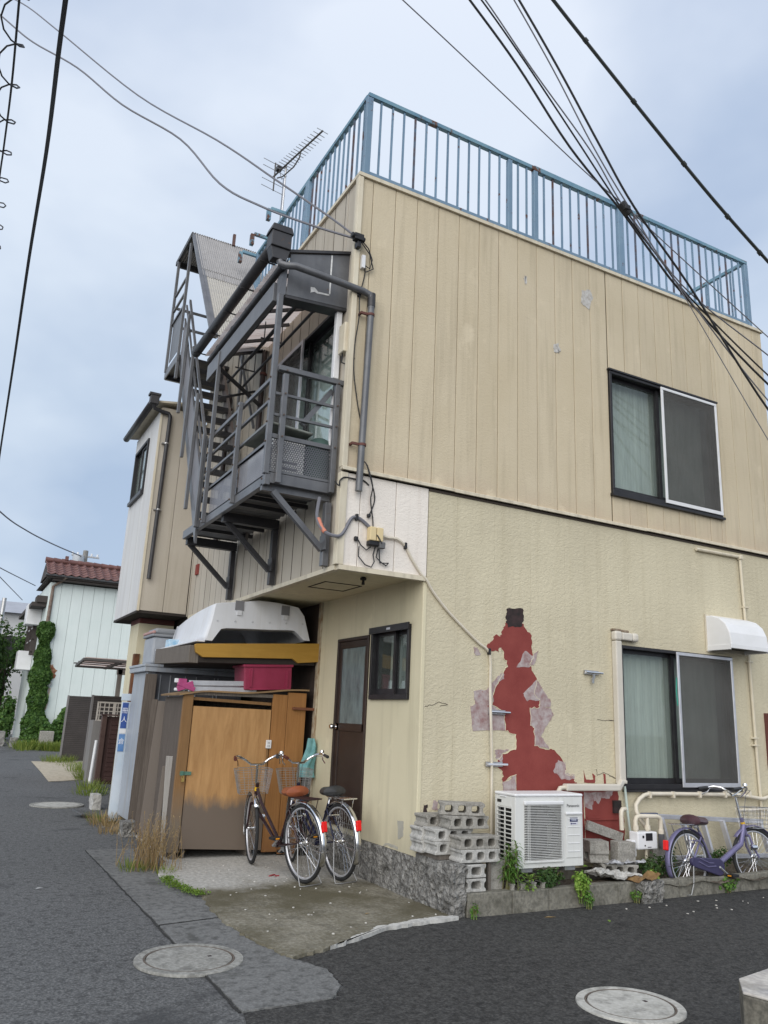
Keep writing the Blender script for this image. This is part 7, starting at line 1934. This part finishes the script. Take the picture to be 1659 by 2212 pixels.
def gable(label, x0, x1, y0, y1, h, rh, wm, rm):
    t = thing('distant_house', label, 'house', ((x0+x1)/2, y0, 0), 'grey roofed houses beyond')
    MB().box(x0, x1, y0, y1, 0, h).build('wall', wm, t)
    ym = (y0+y1)/2
    MB().prism([(x0-.3, y0-.4, h-.05), (x0-.3, ym, h+rh), (x0-.3, y1+.4, h-.05)], (0, 0, 0), (x1-x0+.6, 0, 0)).build('roof', rm, t)
    for j in range(3):
        a = x0+(x1-x0)*(j+.3)/3.2
        MB().box(a, a+.9, y0-.03, y0-.005, h*.55, h*.8).build('window', DARKALU, t)
GR = mat('grey_roof', (.36, .37, .41), (.3, .31, .34), 2, .5)
gable('house with pale grey sloping roof beyond the mint house', -3.2, -.3, 40, 46, 6.2, .9, mat('plaster_grey', (.5, .5, .5), rough=.8), GR)
gable('lower grey house left of the pale roof', -8, -3.6, 44, 50, 5.0, 1.2, mat('plaster_beige', (.45, .42, .38), rough=.8), GR)
UP = thing('utility_pole', 'concrete utility pole with transformer behind the tiled roof', 'utility pole', (1.58, 37.6, 0))
MB().tube([(1.58, 37.6, 0), (1.58, 37.6, 9.55)], [.17, .13], 10).build('pole', CONC, UP, smooth=True)
MB().lathe([(0, 0), (.28, 0), (.3, .1), (.3, .6), (.25, .7), (0, .72)], (1.25, 37.5, 8.55), 'z', 14).build('transformer', mat('transformer_grey', (.4, .42, .44), rough=.5), UP, smooth=True)
MB().box(.9, 2.3, 37.55, 37.65, 9.2, 9.28).box(1.2, 2.0, 37.55, 37.65, 8.9, 8.97).build('crossarm', STEEL, UP)
for x in (.95, 1.2, 1.9, 2.2): MB().tube([(x, 37.6, 9.28), (x, 37.6, 9.42)], .05, 6).build('insulator', WHITE, UP)
UP2 = thing('utility_pole', 'thin grey pole standing before the far apartment block', 'utility pole', (-2.0, 36, 0))
MB().tube([(-2.0, 36, 0), (-2.0, 36, 6.45)], [.13, .10], 8).build('pole', STEEL, UP2, smooth=True)

# fences, gate, carport
FENC = mat('fence_dark_brown', (.050, .043, .040), (.065, .056, .052), 5, .6)
def fence(label, x0, x1, y, z0, z1):
    t = thing('screen_fence', label, 'fence', ((x0+x1)/2, y, 0), 'dark ribbed screen fences')
    mb = MB(); n = int((z1-z0)/.052)
    for i in range(n):
        z = z0+(z1-z0)*i/n; mb.box(x0+.05, x1, y-.012-.006*(i % 3), y+.01, z+.004, z+(z1-z0)/n-.004)
    sp_ = mb.build('slats', FENC, t); sp_['kind'] = 'stuff'
    MB().box(x0+.05, x1, y+.011, y+.03, z0, z1).build('backing', DARKGAP, t)
    MB().box(x0, x0+.049, y-.03, y+.04, 0, z1+.01).build('post', mat('fence_post', (.19, .18, .175), rough=.5), t)
fence('farther dark ribbed fence panel before the mint house', -.72, 1.5, 18.3, .03, 1.80)
fence('nearer dark ribbed fence panel right of the farther one', -.78, 1.2, 13.6, .10, 1.78)
GT = thing('gate', 'dark reddish brown panelled gate beside the blue sign post', 'gate', (-.7, 10.6, 0))
GB = mat('gate_brown', (.050, .024, .021), (.065, .034, .03), 5, .5)
MB().box(-1.0, -.90, 10.5, 10.62, 0, 1.36).build('post', mat('gate_post', (.07, .04, .034), (.09, .055, .045), 6, .5), GT, bevel=.008)
MB().box(-.89, -.1, 10.56, 10.60, .06, 1.34).build('frame', GB, GT, bevel=.006)
for i in range(13): MB().box(-.82, -.15, 10.545, 10.559, .12+.088*i, .20+.088*i).build('board', GB, GT, bevel=.004)
MB().box(-1.02, -.05, 10.48, 10.64, 1.361, 1.385).build('cap', GB, GT)
LT = thing('lattice', 'small beige lattice frame above the brown gate', 'lattice', (-.6, 11.5, 1.3))
LM = mat('lattice_beige', (.45, .41, .36), rough=.6)
MB().box(-.95, -.15, 11.45, 11.48, 1.24, 1.265).box(-.95, -.15, 11.45, 11.48, 1.60, 1.63).box(-.97, -.94, 11.45, 11.48, 1.24, 1.63).box(-.64, -.59, 11.45, 11.48, 1.265, 1.60).build('frame', LM, LT)
mb = MB()
for z in (1.35, 1.43, 1.51): mb.box(-.94, -.15, 11.46, 11.47, z, z+.018)
for i in range(9): mb.box(-.92+.09*i, -.902+.09*i, 11.455, 11.465, 1.266, 1.60)
mb.build('grid', LM, LT)
tag(MB().box(-.94, -.15, 11.9, 12.4, .0, 1.24).build('box_unit', mat('box_grey', (.2, .19, .18), rough=.8)), 'grey box standing behind the brown gate', 'box')  # plain grey box, one even colour
tag(MB().tube([(-.94, 11.4, 0), (-.90, 11.45, .85)], .03, 8).build('pole', WHITE), 'short white pole leaning by the gate post', 'pole')
CPt = thing('carport_roof', 'thin beige carport roof on one post before the mint wall', 'carport', (-.2, 12.5, 0))
CB = mat('carport_frame', (.30, .28, .25), rough=.5)
mb = MB()
mb.bar((-1.40, 11.1, 2.46), (1.5, 11.1, 2.46), .06, .05).bar((-1.17, 14, 2.44), (1.5, 14, 2.44), .06, .05).bar((-1.40, 11.1, 2.46), (-1.17, 14, 2.44), .05, .05)
for y in (11.8, 12.5, 13.2): mb.bar((-1.33, y, 2.47), (1.5, y, 2.47), .03, .03)
for x in (-.55, .3): mb.bar((x-.1, 11.1, 2.45), (x+.05, 14, 2.43), .06, .05)
mb.build('frame', mat('carport_dark', (.10, .09, .085), rough=.6), CPt)
mb = MB(); mb.prism([(-1.39, 11.1, 2.49), (1.5, 11.1, 2.49), (1.5, 14, 2.47), (-1.16, 14, 2.47)], (0, 0, 0), (0, 0, .012)); mb.build('sheet', ROOFP, CPt)
MB().box(-.20, -.10, 13.9, 14.0, 0, 2.42).box(-.22, .3, 13.9, 14.0, 2.30, 2.42).build('post', CB, CPt)

# ------------------------------------------------------------------ small litter
o = MB().box(-.16, .16, -.17, .17, 0, .02).build('roof_slate', mat('slate', (.075, .08, .085), (.1, .1, .105), 6, .6), bevel=.004); o.location = (-1.78, 6.15, .03); o.rotation_euler = (R(6), R(12), R(20)); tag(o, 'dark grey slate lying tilted on the street edge', 'slate')
tag(rough_block(-1.66, -1.50, 4.12, 4.36, 0, .17, .03, .014).build('stone', RUBBLE), 'pale rough rock at the foot of the dark leaning board', 'stone')
tag(rough_block(-1.58, -1.46, 6.9, 7.2, 0, .22, .05, .02).build('stone_block', CONC_BL), 'pale block lying near the brown gate foot', 'block')
mb = MB(); mb.grid(lambda u, v: (-1.42+.16*u+.02*math.sin(v*9), 6.05+.2*v, .02+.34*math.sin(math.pi*v)*(1-.4*u)+.03*math.sin(u*13)), 8, 8)
tag(mb.build('blue_bag', mat('blue_tarp', (.08, .2, .5), rough=.5), smooth=True), 'crumpled blue bag behind the pale sign post', 'bag')
chips = MB()
for i in range(76):
    if i < 62: x = random.uniform(-1.6, -.05); y = random.uniform(-.9, 2.2); z = .0275
    else: x = random.uniform(1.6, 3.6); y = random.uniform(-1.1, -.72); z = .0075
    if x < -1.3 and y < -.7: continue
    s_ = random.uniform(.004, .012); a = random.uniform(0, 6.28)
    chips.prism([(x+s_*math.cos(a+k*1.3)*random.uniform(.6, 1.2), y+s_*math.sin(a+k*1.3), z) for k in range(5)], (0, 0, 0), (0, 0, random.uniform(.003, .008)))
tag(chips.build('stone_chips', mat('chip_white', (.6, .58, .54), (.4, .38, .34), 9, .9)), kind='stuff')
def flat_leaf(label, x, y, L, rz, m, z=.008, name='leaf', cat='leaf'):
    mb = MB(); mb.add([(-L/2, 0, 0), (-L*.1, L*.18, .004), (L/2, 0, .002), (-L*.1, -L*.18, .004), (0, 0, .001)], [(0, 4, 1), (4, 2, 1), (0, 3, 4), (4, 3, 2)])
    o = mb.build(name, m); o.location = (x, y, z); o.rotation_euler = (0, 0, rz); tag(o, label, cat)
flat_leaf('single pale green leaf on the dark lane', 1.22, -1.05, .075, 1.0, LEAF_L)
flat_leaf('thin straw on the lane near the kerb', .82, -.80, .11, -.25, DRY, name='straw', cat='straw')
flat_leaf('pale dead leaf on the apron centre', -.62, -.33, .06, .3, DRY, .03)
flat_leaf('white scrap of paper on the old street at left', -2.85, 1.4, .07, .2, PW, .006, 'paper', 'paper')
flat_leaf('small white scrap near the slate', -1.72, 5.0, .08, .1, PW, .006, 'paper', 'paper')
rb = MB(); rb.tube([(-.84, 1.28, .03), (-.80, 1.30, .034), (-.76, 1.33, .03), (-.78, 1.26, .033), (-.74, 1.28, .03)], .007, 5)
tag(rb.build('ribbon', mat('red_ribbon', (.35, .05, .06), rough=.6), smooth=True), 'short red ribbon lying on the apron before bicycles', 'ribbon')
